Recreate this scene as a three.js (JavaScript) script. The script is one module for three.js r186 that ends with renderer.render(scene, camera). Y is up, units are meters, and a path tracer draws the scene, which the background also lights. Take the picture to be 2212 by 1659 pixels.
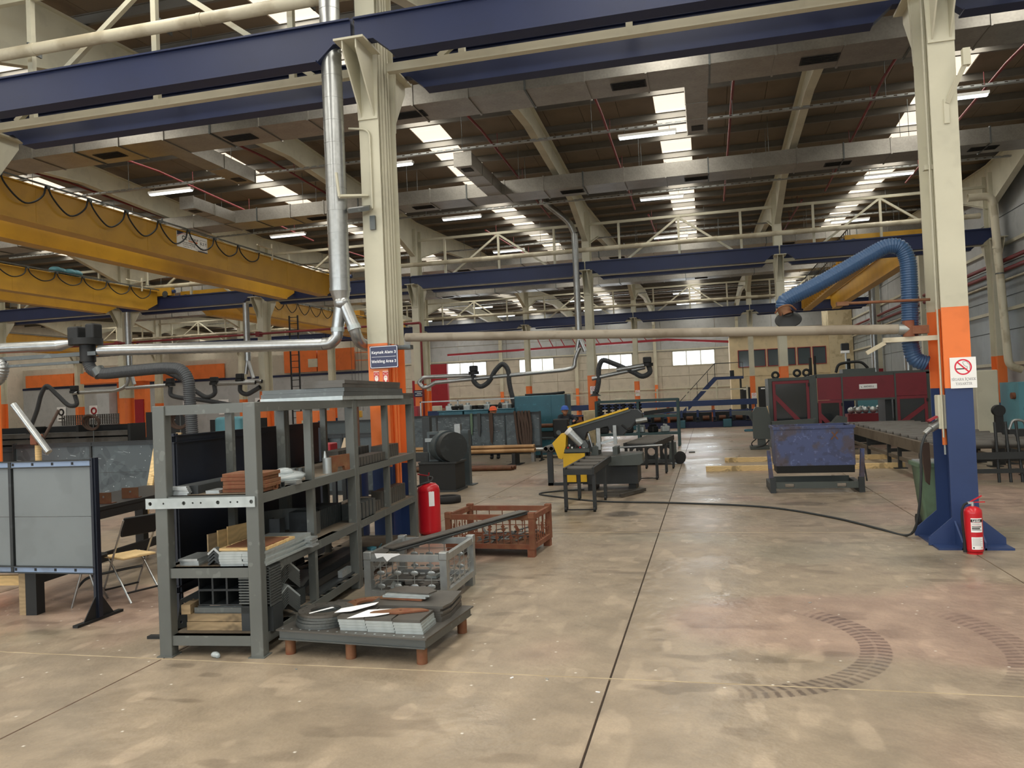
import * as THREE from 'three';
import { mergeGeometries } from 'three/addons/utils/BufferGeometryUtils.js';
import { RoundedBoxGeometry } from 'three/addons/geometries/RoundedBoxGeometry.js';
import { MarchingCubes } from 'three/addons/objects/MarchingCubes.js';
import { RectAreaLightUniformsLib } from 'three/addons/lights/RectAreaLightUniformsLib.js';

// ---------- camera, light, exposure ----------
const scene = new THREE.Scene();
const camera = new THREE.PerspectiveCamera(2 * Math.atan(829.5 / 1700) * 180 / Math.PI, 2212 / 1659, 0.05, 300);
camera.position.set(0, 2, 0);
camera.rotation.order = 'YXZ';
camera.rotation.set(1.05 * Math.PI / 180, 13.85 * Math.PI / 180, -2.43 * Math.PI / 180);
scene.add(camera);
RectAreaLightUniformsLib.init();
const renderer = new THREE.WebGLRenderer({ antialias: true });
renderer.toneMapping = THREE.LinearToneMapping;
renderer.toneMappingExposure = 0.95;
renderer.shadowMap.enabled = true;
scene.background = new THREE.Color(0.55, 0.68, 0.85);
const SKY_L = 7.6, SKY_GLOW = 1.15, WIN_L = 14, WIN_GLOW = 2.2, GATE_L = 13, LAMP_L = 14, LAMP_GLOW = 2.6;   // luminance of skylights, windows, lamps
const SKY_COL = new THREE.Color(1.0, 0.97, 0.88), WIN_COL = new THREE.Color(0.84, 0.93, 1.0), LAMP_COL = new THREE.Color(0.86, 0.96, 1.0);
function areaLight(color, L, w, h, pos, rx, ry) {
  const l = new THREE.RectAreaLight(color, L, w, h);
  l.position.set(...pos); l.rotation.order = 'YXZ'; l.rotation.set(rx, ry, 0); scene.add(l); return l;
}

// ---------- helpers ----------
let seed = 12345;
const rnd = () => { seed = (seed * 1664525 + 1013904223) >>> 0; return seed / 4294967296; };
const rr = (a, b) => a + (b - a) * rnd();
const PI = Math.PI, V = (x, y, z) => new THREE.Vector3(x, y, z);
const used = {};
const nm = n => { used[n] = (used[n] || 0) + 1; return used[n] > 1 ? n + '_' + String(used[n] - 1).padStart(3, '0') : n; };
function prep(g) {
  let q = g.index ? g.toNonIndexed() : g;
  for (const k of Object.keys(q.attributes)) if (k !== 'position' && k !== 'normal') q.deleteAttribute(k);
  return q;
}
function metreUV(g) {
  const p = g.attributes.position, n = p.count, uv = new Float32Array(n * 2);
  const a = V(), b = V(), c = V(), e = V(), f = V();
  for (let i = 0; i < n; i += 3) {
    a.fromBufferAttribute(p, i); b.fromBufferAttribute(p, i + 1); c.fromBufferAttribute(p, i + 2);
    e.subVectors(b, a); f.subVectors(c, a); e.cross(f);
    const x = Math.abs(e.x), y = Math.abs(e.y), z = Math.abs(e.z);
    for (let k = 0; k < 3; k++) {
      const v = [a, b, c][k], j = (i + k) * 2;
      if (y >= x && y >= z) { uv[j] = v.x; uv[j + 1] = v.z; } else if (x >= z) { uv[j] = v.z; uv[j + 1] = v.y; } else { uv[j] = v.x; uv[j + 1] = v.y; }
    }
  }
  g.setAttribute('uv', new THREE.BufferAttribute(uv, 2)); return g;
}
const join = geos => metreUV(mergeGeometries(geos.flat(9).map(prep), false));
function mesh(name, m, geos, parent) {
  const g = geos.isBufferGeometry && geos.userData.done ? geos : join([geos]);
  const o = new THREE.Mesh(g, m); o.name = name; o.castShadow = o.receiveShadow = true;
  (parent || scene).add(o); return o;
}
const part = (parent, name, m, ...geos) => mesh(name, m, geos, parent);
const share = (...geos) => { const g = join(geos); g.userData.done = true; return g; };
function tag(o, label, category, group) { o.userData.label = label; o.userData.category = category; if (group) o.userData.group = group; return o; }
function thing(name, label, category, pos = [0, 0, 0], ry = 0, group) {
  const o = new THREE.Group(); o.name = nm(name); o.position.set(...pos); o.rotation.y = ry; scene.add(o); return tag(o, label, category, group);
}
function solo(name, label, category, m, geos, pos = [0, 0, 0], ry = 0, group) {
  const o = mesh(nm(name), m, geos.isBufferGeometry ? geos : [geos]); o.position.set(...pos); o.rotation.y = ry; return tag(o, label, category, group);
}
const struct = o => { o.userData.kind = 'structure'; return o; };
function copy(o, label, pos, ry, group) {
  const c = o.clone(); c.name = nm(o.name.replace(/_\d{3}$/, '')); scene.add(c); c.userData = { ...o.userData };
  if (pos) c.position.set(...pos); if (ry !== undefined && ry !== null) c.rotation.y = ry;
  if (label) c.userData.label = label; if (group) c.userData.group = group; return c;
}
// geometry makers
const MX = (g, x = 0, y = 0, z = 0, rx = 0, ry = 0, rz = 0) => { const m = new THREE.Matrix4().makeRotationFromEuler(new THREE.Euler(rx, ry, rz)); m.setPosition(x, y, z); return g.applyMatrix4(m); };
const B = (w, h, d, x = 0, y = 0, z = 0, rx = 0, ry = 0, rz = 0) => MX(new THREE.BoxGeometry(w, h, d), x, y, z, rx, ry, rz);
const BB = (x0, x1, y0, y1, z0, z1) => B(Math.abs(x1 - x0), Math.abs(y1 - y0), Math.abs(z1 - z0), (x0 + x1) / 2, (y0 + y1) / 2, (z0 + z1) / 2);
const RB = (w, h, d, r, x = 0, y = 0, z = 0, rx = 0, ry = 0, rz = 0) => MX(new RoundedBoxGeometry(w, h, d, 2, r), x, y, z, rx, ry, rz);
function between(g, p, q) { // unit-y geometry of height |pq| centred, put between p and q
  const a = V(...p), b = V(...q), d = b.clone().sub(a).normalize();
  const m = new THREE.Matrix4().makeRotationFromQuaternion(new THREE.Quaternion().setFromUnitVectors(V(0, 1, 0), d)); m.setPosition(a.add(b).multiplyScalar(0.5)); return g.applyMatrix4(m);
}
const dist = (p, q) => Math.hypot(p[0] - q[0], p[1] - q[1], p[2] - q[2]);
const C = (p, q, r, seg = 12, r2) => between(new THREE.CylinderGeometry(r2 === undefined ? r : r2, r, dist(p, q), seg), p, q);
const BAR = (p, q, w, d) => between(new THREE.BoxGeometry(w, dist(p, q), d === undefined ? w : d), p, q);
// straight bar whose section stays upright: runs from p to q, w across (horizontal), h in the upright plane
function RAIL(p, q, w, h) {
  const L = dist(p, q), dx = q[0] - p[0], dy = q[1] - p[1], dz = q[2] - p[2];
  return MX(new THREE.BoxGeometry(w, h, L).applyMatrix4(new THREE.Matrix4().makeRotationX(-Math.atan2(dy, Math.hypot(dx, dz)))), (p[0] + q[0]) / 2, (p[1] + q[1]) / 2, (p[2] + q[2]) / 2, 0, Math.atan2(dx, dz), 0);
}
const TB = (pts, r, seg = 8, n = 0, closed = false) => new THREE.TubeGeometry(new THREE.CatmullRomCurve3(pts.map(p => V(...p)), closed, 'centripetal'), n || pts.length * 8, r, seg, closed);
// pipe with bends: straight runs joined by quadratic fillets of radius f
function PIPE(pts, r, f = 0.15, seg = 10) {
  const path = new THREE.CurvePath(), P = pts.map(p => V(...p)); let at = P[0];
  for (let i = 1; i < P.length; i++) {
    if (i === P.length - 1) { path.add(new THREE.LineCurve3(at, P[i])); break; }
    const a = P[i].clone().add(at.clone().sub(P[i]).setLength(Math.min(f, at.distanceTo(P[i]) * 0.49)));
    const b = P[i].clone().add(P[i + 1].clone().sub(P[i]).setLength(Math.min(f, P[i + 1].distanceTo(P[i]) * 0.49)));
    path.add(new THREE.LineCurve3(at, a)); path.add(new THREE.QuadraticBezierCurve3(a, P[i], b)); at = b;
  }
  const out = [];
  for (const c of path.curves) out.push(new THREE.TubeGeometry(c, c.isLineCurve3 ? 1 : 7, r, seg, false));
  return out;
}
const LA = (prof, seg = 24, x = 0, y = 0, z = 0, rx = 0, ry = 0, rz = 0) => MX(new THREE.LatheGeometry(prof.map(p => new THREE.Vector2(p[0], p[1])), seg), x, y, z, rx, ry, rz);
// polygon in XY, extruded d along z, centred on z; holes: list of polygons or [cx,cy,r]
function EX(poly, d, x = 0, y = 0, z = 0, rx = 0, ry = 0, rz = 0, holes = []) {
  const s = new THREE.Shape(poly.map(p => new THREE.Vector2(p[0], p[1])));
  for (const h of holes) {
    const pa = new THREE.Path();
    if (typeof h[0] === 'number') pa.absarc(h[0], h[1], h[2], 0, 2 * PI, true); else pa.setFromPoints(h.map(p => new THREE.Vector2(p[0], p[1])));
    s.holes.push(pa);
  }
  const g = new THREE.ExtrudeGeometry(s, { depth: d, bevelEnabled: false, curveSegments: 8 }); g.translate(0, 0, -d / 2); return MX(g, x, y, z, rx, ry, rz);
}
// polygon given as [z,y], extruded w along x about x
const EZ = (poly, w, x) => EX(poly.map(p => [-p[0], p[1]]), w, x, 0, 0, 0, PI / 2, 0);
const SPH = (r, x, y, z, sx = 1, sy = 1, sz = 1, seg = 14) => { const g = new THREE.SphereGeometry(r, seg, Math.ceil(seg * 0.7)); g.scale(sx, sy, sz); g.translate(x, y, z); return g; };
// ribbed hose along points: tube with ring corrugation
function HOSE(pts, r, pitch = 0.03, amp = 0.008, seg = 14) {
  const cu = new THREE.CatmullRomCurve3(pts.map(p => V(...p)), false, 'centripetal'), len = cu.getLength(), n = Math.round(len / pitch * 4);
  const g = new THREE.TubeGeometry(cu, n, r, seg, false), p = g.attributes.position, c = cu.getSpacedPoints(n), w = seg + 1, v = V();
  for (let i = 0; i <= n; i++) for (let j = 0; j < w; j++) {
    const k = i * w + j, ctr = cu.getPointAt(i / n); v.fromBufferAttribute(p, k).sub(ctr).setLength(r + amp * Math.sin(i / 4 * 2 * PI)).add(ctr); p.setXYZ(k, v.x, v.y, v.z);
  }
  g.computeVertexNormals(); return g;
}

// ---------- textures ----------
function hash(x, y, s) { let h = (x * 374761393 + y * 668265263 + s * 2147483647) | 0; h = Math.imul(h ^ (h >>> 13), 1274126177); return ((h ^ (h >>> 16)) >>> 0) / 4294967296; }
function vnoise(u, v, f, s) { // tileable value noise on 0..1
  const x = u * f, y = v * f, xi = Math.floor(x), yi = Math.floor(y); let a = x - xi, b = y - yi; a = a * a * (3 - 2 * a); b = b * b * (3 - 2 * b);
  const x0 = ((xi % f) + f) % f, x1 = (x0 + 1) % f, y0 = ((yi % f) + f) % f, y1 = (y0 + 1) % f;
  const p = hash(x0, y0, s), q = hash(x1, y0, s), r = hash(x0, y1, s), t = hash(x1, y1, s);
  return p + (q - p) * a + (r - p) * b + (p - q - r + t) * a * b;
}
function fbm(u, v, f, o, s) { let t = 0, a = 0.5, n = 0; for (let i = 0; i < o; i++) { t += a * vnoise(u, v, f, s + i * 7); n += a; a *= 0.5; f *= 2; } return t / n; }
const cl = (x, a = 0, b = 1) => x < a ? a : x > b ? b : x, sm = (a, b, x) => { x = cl((x - a) / (b - a)); return x * x * (3 - 2 * x); };
function tex(size, fn, srgb, rep = 1) {
  const d = new Uint8Array(size * size * 4);
  for (let j = 0; j < size; j++) for (let i = 0; i < size; i++) { const c = fn(i / size, j / size, i, j), k = (j * size + i) * 4; d[k] = cl(c[0], 0, 255); d[k + 1] = cl(c[1], 0, 255); d[k + 2] = cl(c[2], 0, 255); d[k + 3] = 255; }
  const t = new THREE.DataTexture(d, size, size); t.wrapS = t.wrapT = THREE.RepeatWrapping; t.magFilter = THREE.LinearFilter; t.minFilter = THREE.LinearMipmapLinearFilter; t.generateMipmaps = true;
  if (srgb) t.colorSpace = THREE.SRGBColorSpace; t.repeat.set(rep, rep); t.needsUpdate = true; return t;
}
const g3 = v => [v, v, v];
const TX = {
  paint: tex(256, (u, v) => g3(232 + 22 * fbm(u, v, 4, 5, 3) - 8 * sm(0.62, 0.75, fbm(u, v, 6, 4, 9))), true, 0.5),
  dirty: tex(512, (u, v) => { const a = fbm(u, v, 4, 6, 21), b = fbm(u, v, 12, 4, 33), s = sm(0.55, 0.72, a) * 0.5 + sm(0.6, 0.75, b) * 0.3; return [250 - 62 * s, 248 - 70 * s, 244 - 80 * s]; }, true, 0.45),
  scratch: tex(512, (u, v) => { let k = 215 + 40 * fbm(u, v, 5, 5, 41); const w = sm(0.74, 0.78, vnoise(u, v * 1, 64, 50)) * sm(0.6, 0.7, fbm(u, v, 8, 3, 51)); const w2 = sm(0.80, 0.84, fbm(u, v, 24, 2, 57)); return g3(k * 0.86 + 30 * Math.max(w * 0.6, w2)); }, true, 0.5),
  rust: tex(512, (u, v) => { const a = fbm(u, v, 6, 6, 61), b = fbm(u, v, 20, 4, 63); return [156 + 62 * a + 24 * b, 120 + 80 * a * b + 22 * b, 96 + 76 * a * b + 10 * b]; }, true, 0.8),
  galv: tex(512, (u, v) => { const c = Math.floor(vnoise(u, v, 40, 71) * 6) / 6, a = fbm(u, v, 6, 5, 73); return g3(214 + 16 * c + 26 * (a - 0.5)); }, true, 0.7),
  wood: tex(512, (u, v) => { const g = fbm(u, v * 1, 3, 3, 81), l = 0.5 + 0.5 * Math.sin((v * 26 + g * 5 + 0.3 * fbm(u, v, 40, 2, 84)) * 6.28); const k = 0.86 + 0.14 * l * fbm(u * 1, v, 8, 4, 88) - 0.25 * sm(0.62, 0.72, fbm(u, v, 5, 4, 89)); return [238 * k + 14, 222 * k + 12, 192 * k + 10]; }, true, 0.9),
  worn: tex(512, (u, v) => { const s = sm(0.5, 0.66, fbm(u, v, 5, 5, 301)), d = sm(0.55, 0.7, fbm(u, v, 14, 4, 311)) * 0.6, w = sm(0.72, 0.78, fbm(u, v, 30, 3, 321)); return [205 - 30 * d + 20 * s + 60 * w, 205 - 40 * d - 22 * s + 50 * w, 215 - 50 * d - 62 * s + 40 * w]; }, true, 0.7),
  bump: tex(512, (u, v) => g3(255 * fbm(u, v, 24, 5, 91)), false, 0.7),
  rough: tex(256, (u, v) => g3(110 + 120 * fbm(u, v, 6, 5, 95)), false, 0.4),
};
const M0 = (color, rough = 0.6, metal = 0, o = {}) => new THREE.MeshStandardMaterial({ color, roughness: rough, metalness: metal, ...o });
const MP = (color, rough, metal, map, o = {}) => M0(color, rough, metal, { map, ...o });
const BUMP = s => ({ bumpMap: TX.bump, bumpScale: s });
const M = {
  cream: MP('#d0ccb6', 0.55, 0, TX.paint), orange: MP('#f4803c', 0.5, 0, TX.paint), blue: MP('#273d6b', 0.5, 0, TX.paint), navy: MP('#14224a', 0.5, 0, TX.paint),
  creamPipe: MP('#cdc7b2', 0.5, 0, TX.dirty), dustPipe: MP('#958d80', 0.7, 0.1, TX.dirty), yellow: MP('#c9992c', 0.42, 0, TX.paint), sawYellow: MP('#e6b81f', 0.45, 0, TX.paint),
  galv: MP('#b9bcba', 0.38, 0.75, TX.galv), duct: MP('#b2aea6', 0.36, 0.8, TX.galv), galvPipe: MP('#c3c6c6', 0.3, 0.85, TX.galv),
  steel: MP('#7a7f7e', 0.42, 0.65, TX.scratch), zinc: MP('#c9d2d2', 0.4, 0.55, TX.galv), mill: MP('#64625f', 0.5, 0.55, TX.dirty), cutEdge: MP('#d3dadb', 0.35, 0.7, TX.galv),
  shelf: MP('#7d817d', 0.5, 0.25, TX.scratch), shelfDeck: MP('#6f6558', 0.75, 0.1, TX.dirty), darkGrey: MP('#3b4042', 0.5, 0.1, TX.scratch), black: MP('#17191a', 0.6, 0, TX.paint), screen: MP('#5b666a', 0.45, 0.15, TX.scratch),
  panelGrey: MP('#9da5a8', 0.45, 0.1, TX.paint), sheetGrey: MP('#7b8284', 0.42, 0.15, TX.paint), railBlue: MP('#8fa3c2', 0.5, 0.1, TX.dirty), navyDark: MP('#131a28', 0.5, 0, TX.paint),
  rust: MP('#9c8378', 0.8, 0.1, TX.rust), rustPlate: MP('#98897a', 0.75, 0.25, TX.rust), rustPipe: MP('#786a5e', 0.6, 0.35, TX.rust), copperTube: MP('#a9865e', 0.45, 0.5, TX.dirty), wood: MP('#e2cda6', 0.75, 0, TX.wood), woodGrey: MP('#a99d8c', 0.8, 0, TX.wood), woodPale: MP('#f6e6c2', 0.75, 0, TX.wood),
  redPipe: MP('#7c2226', 0.5, 0, TX.paint), red: M0('#c01a26', 0.28, 0, { }), redDull: MP('#9c1c28', 0.45, 0, TX.paint), machineRed: MP('#7d1f2c', 0.5, 0, TX.paint), machineGrey: MP('#4c524f', 0.5, 0.1, TX.paint), machineDark: MP('#2a2d2e', 0.5, 0.1, TX.paint),
  teal: MP('#3c7788', 0.35, 0.2, TX.scratch), tealLight: MP('#5f9aa8', 0.5, 0, TX.paint), greenShelf: MP('#2f4a4c', 0.5, 0.1, TX.paint), blueHop: MP('#56628a', 0.5, 0.1, TX.worn), greenBin: MP('#5c7560', 0.6, 0, TX.dirty),
  hoseBlue: M0('#2f4d70', 0.4), hoseDark: M0('#3c3f42', 0.6), rubber: M0('#1b1b1c', 0.75), cable: M0('#2d3133', 0.6), white: M0('#e9e9e6', 0.5), paper: M0('#f2f3f4', 0.8), brown: M0('#4a3a31', 0.85),
  wallPanel: MP('#cbc3b2', 0.7, 0, TX.paint), wallGrey: MP('#b9bcbd', 0.8, 0, TX.paint), roof: MP('#7b6d5b', 0.75, 0, TX.paint), purlin: MP('#7b776f', 0.55, 0.3, TX.paint), office: MP('#e3cfa6', 0.75, 0, TX.paint), beige: MP('#d6c8a6', 0.8, 0, TX.dirty),
  glassDark: new THREE.MeshPhysicalMaterial({ color: '#5a676c', roughness: 0.08, metalness: 0, transmission: 0.35, thickness: 0 }), glass: new THREE.MeshPhysicalMaterial({ color: '#9fb6bd', roughness: 0.06, transmission: 0.6, thickness: 0 }),
  acrylic: new THREE.MeshPhysicalMaterial({ color: '#3a4043', roughness: 0.1, transmission: 0.45, thickness: 0 }), film: new THREE.MeshPhysicalMaterial({ color: '#dfe6e8', roughness: 0.15, transmission: 0.6, thickness: 0 }),
  skin: M0('#b07a5c', 0.6), cloth: M0('#22262e', 0.9), clothRed: M0('#6a2f33', 0.9), hatOrange: M0('#e2541f', 0.4), hatBlue: M0('#2457b5', 0.4), mask: M0('#c9b79a', 0.6),
  joint: M0('#3a3129', 0.9), filler: MP('#b8a98f', 0.9, 0, TX.dirty),
};
M.marked = M0('#ffffff', 0.45, 0.15, { map: (() => { const t = canvas(512, 512, (x, w, h) => { x.fillStyle = '#4d565a'; x.fillRect(0, 0, w, h); for (let i = 0; i < 60; i++) { x.fillStyle = `rgba(${i % 2 ? '30,36,40' : '110,122,128'},0.22)`; x.beginPath(); x.ellipse(rr(0, w), rr(0, h), rr(10, 60), rr(6, 30), rr(0, 3), 0, 7); x.fill(); } x.strokeStyle = 'rgba(225,232,235,0.75)'; for (let i = 0; i < 46; i++) { x.lineWidth = rr(0.8, 2.6); const a = rr(0, w), b = rr(0, h), l = rr(3, 40); x.beginPath(); x.moveTo(a, b); x.lineTo(a + l, b + rr(-0.25, 0.3) * l); x.stroke(); } for (let i = 0; i < 60; i++) { x.fillStyle = 'rgba(220,226,230,0.8)'; x.fillRect(rr(0, w), rr(0, h), rr(1.5, 5), rr(1.5, 5)); } }); t.wrapS = t.wrapT = THREE.RepeatWrapping; t.repeat.set(0.6, 0.6); return t; })() });
const glow = (c, k) => new THREE.MeshStandardMaterial({ color: '#dddddd', emissive: c, emissiveIntensity: k, roughness: 0.6 });
M.sky = glow(new THREE.Color(1.0, 0.87, 0.70), SKY_GLOW); M.win = glow(WIN_COL, WIN_GLOW); M.lamp = glow(LAMP_COL, LAMP_GLOW);
function canvas(w, h, draw) {
  const c = document.createElement('canvas'); c.width = w; c.height = h; const x = c.getContext('2d'); draw(x, w, h);
  const t = new THREE.CanvasTexture(c); t.colorSpace = THREE.SRGBColorSpace; return t;
}
function print(parent, name, t, w, h, pos, ry = 0, rough = 0.45, rx = 0) { // flat printed sheet, faces +z before turning
  const g = new THREE.PlaneGeometry(w, h); g.userData.done = true; const o = new THREE.Mesh(g, M0('#ffffff', rough, 0, { map: t })); o.name = name; o.position.set(...pos); o.rotation.order = 'YXZ'; o.rotation.set(rx, ry, 0); o.castShadow = o.receiveShadow = true; parent.add(o); return o;
}
function rrect(x, a, b, w, h, r) { x.beginPath(); x.moveTo(a + r, b); x.lineTo(a + w - r, b); x.quadraticCurveTo(a + w, b, a + w, b + r); x.lineTo(a + w, b + h - r); x.quadraticCurveTo(a + w, b + h, a + w - r, b + h); x.lineTo(a + r, b + h); x.quadraticCurveTo(a, b + h, a, b + h - r); x.lineTo(a, b + r); x.quadraticCurveTo(a, b, a + r, b); x.closePath(); }
// ---------- the hall: floor, walls, roof ----------
const COLX = [-49.55, -42.05, -34.55, -27.05, -19.55, -12.05, -4.55, 2.95, 10.45], ROWZ = [10.7, -10.82, -32.3, -53.8, -75.1];
const XL = -57.5, XR = 10.95, ZF = -75.4, ZB = 10.95;
// floor: poured slabs, cut joints along z, filled joints along x
const floorNear = (() => {
  const N = 2048, S = 18, X0 = -9, Z0 = -20; // covers x -9..9, z -20..-2
  const track = (x, z, cx, cz, R, w, a0, a1) => {
    const d = Math.hypot(x - cx, z - cz), a = Math.atan2(z - cz, x - cx); if (Math.abs(d - R) > w || a < a0 || a > a1) return 0;
    const lug = Math.sin(a * R * 2 * PI / 0.075 + (d < R ? 1.6 : -0.4) * (d - R) * 20); const fade = sm(a0, a0 + 0.35, a) * (1 - sm(a1 - 0.35, a1, a));
    return fade * (0.25 + 0.75 * sm(-0.1, 0.5, lug)) * (Math.abs(d - R) < 0.012 ? 0.5 : 1);
  };
  return tex(N, (u, v) => {
    const x = X0 + u * S, z = Z0 + v * S;
    const a = fbm(u, v, 5, 4, 101), b = fbm(u, v, 16, 4, 111), c = fbm(u, v, 90, 3, 121), st = fbm(u * 0.5, v, 110, 2, 131), e = hash((u * N) | 0, (v * N) | 0, 5);
    let r = 152, g = 137, bl = 118;
    const k = 0.86 + 0.09 * a + 0.11 * b + 0.22 * (c - 0.5) + 0.06 * (e - 0.5);
    r *= k; g *= k; bl *= k;
    const red = sm(0.55, 0.68, fbm(u, v, 7, 3, 141)); r += 6 * red; bl += 1 * red; g -= 2 * red;
    const gr = sm(0.56, 0.7, fbm(u, v, 9, 3, 151)); r -= 5 * gr; g -= 1 * gr;
    const scuff = sm(0.60, 0.72, st) * sm(0.45, 0.6, b); r -= 20 * scuff; g -= 19 * scuff; bl -= 17 * scuff;
    const pale = sm(0.68, 0.76, fbm(u, v * 0.5, 90, 2, 161)) * 0.7; r += 22 * pale; g += 20 * pale; bl += 18 * pale;
    let t = Math.max(track(x, z, 0.02, -6.55, 1.13, 0.11, -1.0, 1.62), track(x, z, 0.55, -6.6, 1.58, 0.12, -0.75, 0.75) * 0.7); t *= 0.5 + 0.7 * b; r -= 52 * t; g -= 50 * t; bl -= 42 * t;
    const oil = (cx, cz, rx, rz) => 1 - sm(0.55, 1.0, Math.hypot((x - cx) / rx, (z - cz) / rz) + 0.5 * (b - 0.5)); const o = Math.max(oil(-1.45, -13.2, 0.42, 0.45), oil(2.6, -9.6, 0.9, 0.5) * 0.35, oil(1.5, -14.2, 0.5, 0.3) * 0.5, oil(-2.3, -13.2, 0.6, 0.3) * 0.6); r -= 62 * o; g -= 56 * o; bl -= 48 * o;
    if (hash((u * N / 2) | 0, (v * N / 2) | 0, 77) > 0.9993) { r = 215; g = 210; bl = 200; }
    return [r, g, bl];
  }, true, 1);
})();
floorNear.wrapS = floorNear.wrapT = THREE.ClampToEdgeWrapping; floorNear.repeat.set(1 / 18, 1 / 18); floorNear.offset.set(0.5, 20 / 18);
const floorFar = tex(1024, (u, v) => {
  const a = fbm(u, v, 3, 6, 201), b = fbm(u, v, 12, 5, 211), c = fbm(u, v, 60, 3, 221), s = sm(0.6, 0.72, fbm(u * 1, v, 40, 3, 231)) * sm(0.45, 0.6, b); const k = 0.80 + 0.16 * a + 0.17 * b + 0.16 * (c - 0.5) - 0.13 * s, red = sm(0.55, 0.68, fbm(u, v, 5, 4, 241));
  return [152 * k + 6 * red, 137 * k - 2 * red, 118 * k];
}, true, 1 / 9);
const fBump = TX.bump.clone(); fBump.repeat.set(0.55, 0.55);
const fRough = tex(512, (u, v) => g3(150 + 90 * (fbm(u, v, 5, 5, 251) - 0.35) - 40 * sm(0.5, 0.65, fbm(u, v, 9, 4, 261))), false, 1 / 7);
const mFloorN = M0('#ffffff', 0.66, 0, { map: floorNear, bumpMap: fBump, bumpScale: 0.006, roughnessMap: fRough }), mFloorF = M0('#ffffff', 0.6, 0, { map: floorFar, bumpMap: fBump, bumpScale: 0.006, roughnessMap: fRough });
const floor = new THREE.Group(); floor.name = 'floor'; scene.add(floor); struct(tag(floor, 'worn brown concrete floor of the hall cut into large slabs', 'floor'));
{
  part(floor, 'subfloor', M.joint, BB(XL, XR, -0.3, -0.012, ZF, ZB));
  const xs = [], zs = []; for (let k = -2; k <= 3; k++) xs.push(-0.75 + 3.65 * k); for (let k = -2; k <= 6; k++) zs.push(-5.56 - 5.86 * k);
  const X = [XL, ...xs, XR].filter((v, i, a) => !i || v > a[i - 1]), Z = [ZB, ...zs, ZF];
  for (let i = 0; i < X.length - 1; i++) for (let j = 0; j < Z.length - 1; j++) {
    const x0 = X[i] + (i ? 0.008 : 0), x1 = X[i + 1] - 0.008, z0 = Z[j] - 0.004, z1 = Z[j + 1] + 0.004; if (x1 - x0 < 0.1) continue;
    const near = x0 > -8.9 && x1 < 9.1 && z0 < -2 + 3 && z1 > -20;
    part(floor, 'slab', near && z0 < 0.4 ? mFloorN : mFloorF, BB(x0, x1, -0.2, 0, z0, z1));
  }
  for (const z of zs.slice(0, 6)) part(floor, 'joint_filler', M.filler, BB(-8.2, XR, -0.05, 0.0012, z - 0.007, z + 0.007));
}
// walls
const wallF = new THREE.Group(); wallF.name = 'wall_far'; scene.add(wallF); struct(tag(wallF, 'far end wall clad in beige sandwich panels under a row of windows', 'wall'));
part(wallF, 'core', M.wallPanel, BB(XL, XR, -0.2, 11.2, ZF - 0.3, ZF - 0.06));
{
  const wx = [[-25.3, -21.1], [-17.8, -14.3], [-10.1, -6.7], [-3, 0.9]], ys = [0, 1.15, 2.3, 3.45, 4.4];
  for (let x = -34; x < XR - 1; x += 2.5) for (let k = 0; k < 4; k++) part(wallF, 'panel', M.wallPanel, BB(x + 0.02, Math.min(x + 2.48, XR), ys[k] + 0.02, ys[k + 1] - 0.02, ZF - 0.06, ZF));
  let prev = -34; for (const [a, b] of [...wx, [XR, XR]]) { for (const [y0, y1] of [[4.42, 5.1], [5.12, 5.78]]) if (a > prev + 0.1) part(wallF, 'panel', M.wallPanel, BB(prev + 0.02, a - 0.02, y0, y1, ZF - 0.06, ZF)); prev = b; }
  for (let x = -34; x < XR - 1; x += 5) for (const [y0, y1] of [[5.8, 7.4], [7.45, 9.1], [9.15, 10.9]]) part(wallF, 'panel', M.wallGrey, BB(x + 0.02, Math.min(x + 4.98, XR), y0, y1, ZF - 0.06, ZF));
  part(wallF, 'panel', M.wallPanel, BB(XL, -34.02, 0, 10.9, ZF - 0.06, ZF));
  part(wallF, 'girt', M.cream, BB(-34, XR, 2.25, 2.37, ZF, ZF + 0.1)); part(wallF, 'girt', M.cream, BB(-34, XR, 5.86, 5.98, ZF, ZF + 0.1));
  wx.forEach(([a, b], i) => {
    const w = new THREE.Group(); w.name = 'window_' + (i + 1); w.position.set((a + b) / 2, 5.1, ZF); scene.add(w); struct(tag(w, ['bright high window in the far wall beside the wire cage', 'bright high window in the far wall behind the extraction pipe', 'bright high window in the far wall behind the bent hose arm', 'bright high window in the far wall beside the office stairs'][i], 'window'));
    const W = b - a; part(w, 'frame', M.cream, BB(-W / 2, W / 2, -0.72, -0.64, -0.06, 0.05), BB(-W / 2, W / 2, 0.62, 0.7, -0.06, 0.05), BB(-W / 2, -W / 2 + 0.07, -0.7, 0.7, -0.06, 0.05), BB(W / 2 - 0.07, W / 2, -0.7, 0.7, -0.06, 0.05));
    for (const m of [-1, 1]) part(w, 'mullion', M.cream, BB(m * W / 6 - 0.03, m * W / 6 + 0.03, -0.66, 0.64, -0.05, 0.03));
    for (let k = 0; k < 3; k++) part(w, 'window_pane', M.win, BB(-W / 2 + 0.06 + k * W / 3, -W / 2 - 0.02 + (k + 1) * W / 3, -0.65, 0.63, -0.05, -0.03));
    areaLight(WIN_COL, WIN_L, W - 0.1, 1.25, [(a + b) / 2, 5.1, ZF + 0.07], 0, PI);
  });
}
const wallB = struct(tag(mesh('wall_back', M.wallPanel, [BB(XL, XR, -0.2, 11.2, ZB + 0.05, ZB + 0.3)]), 'end wall behind the camera position', 'wall'));
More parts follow.
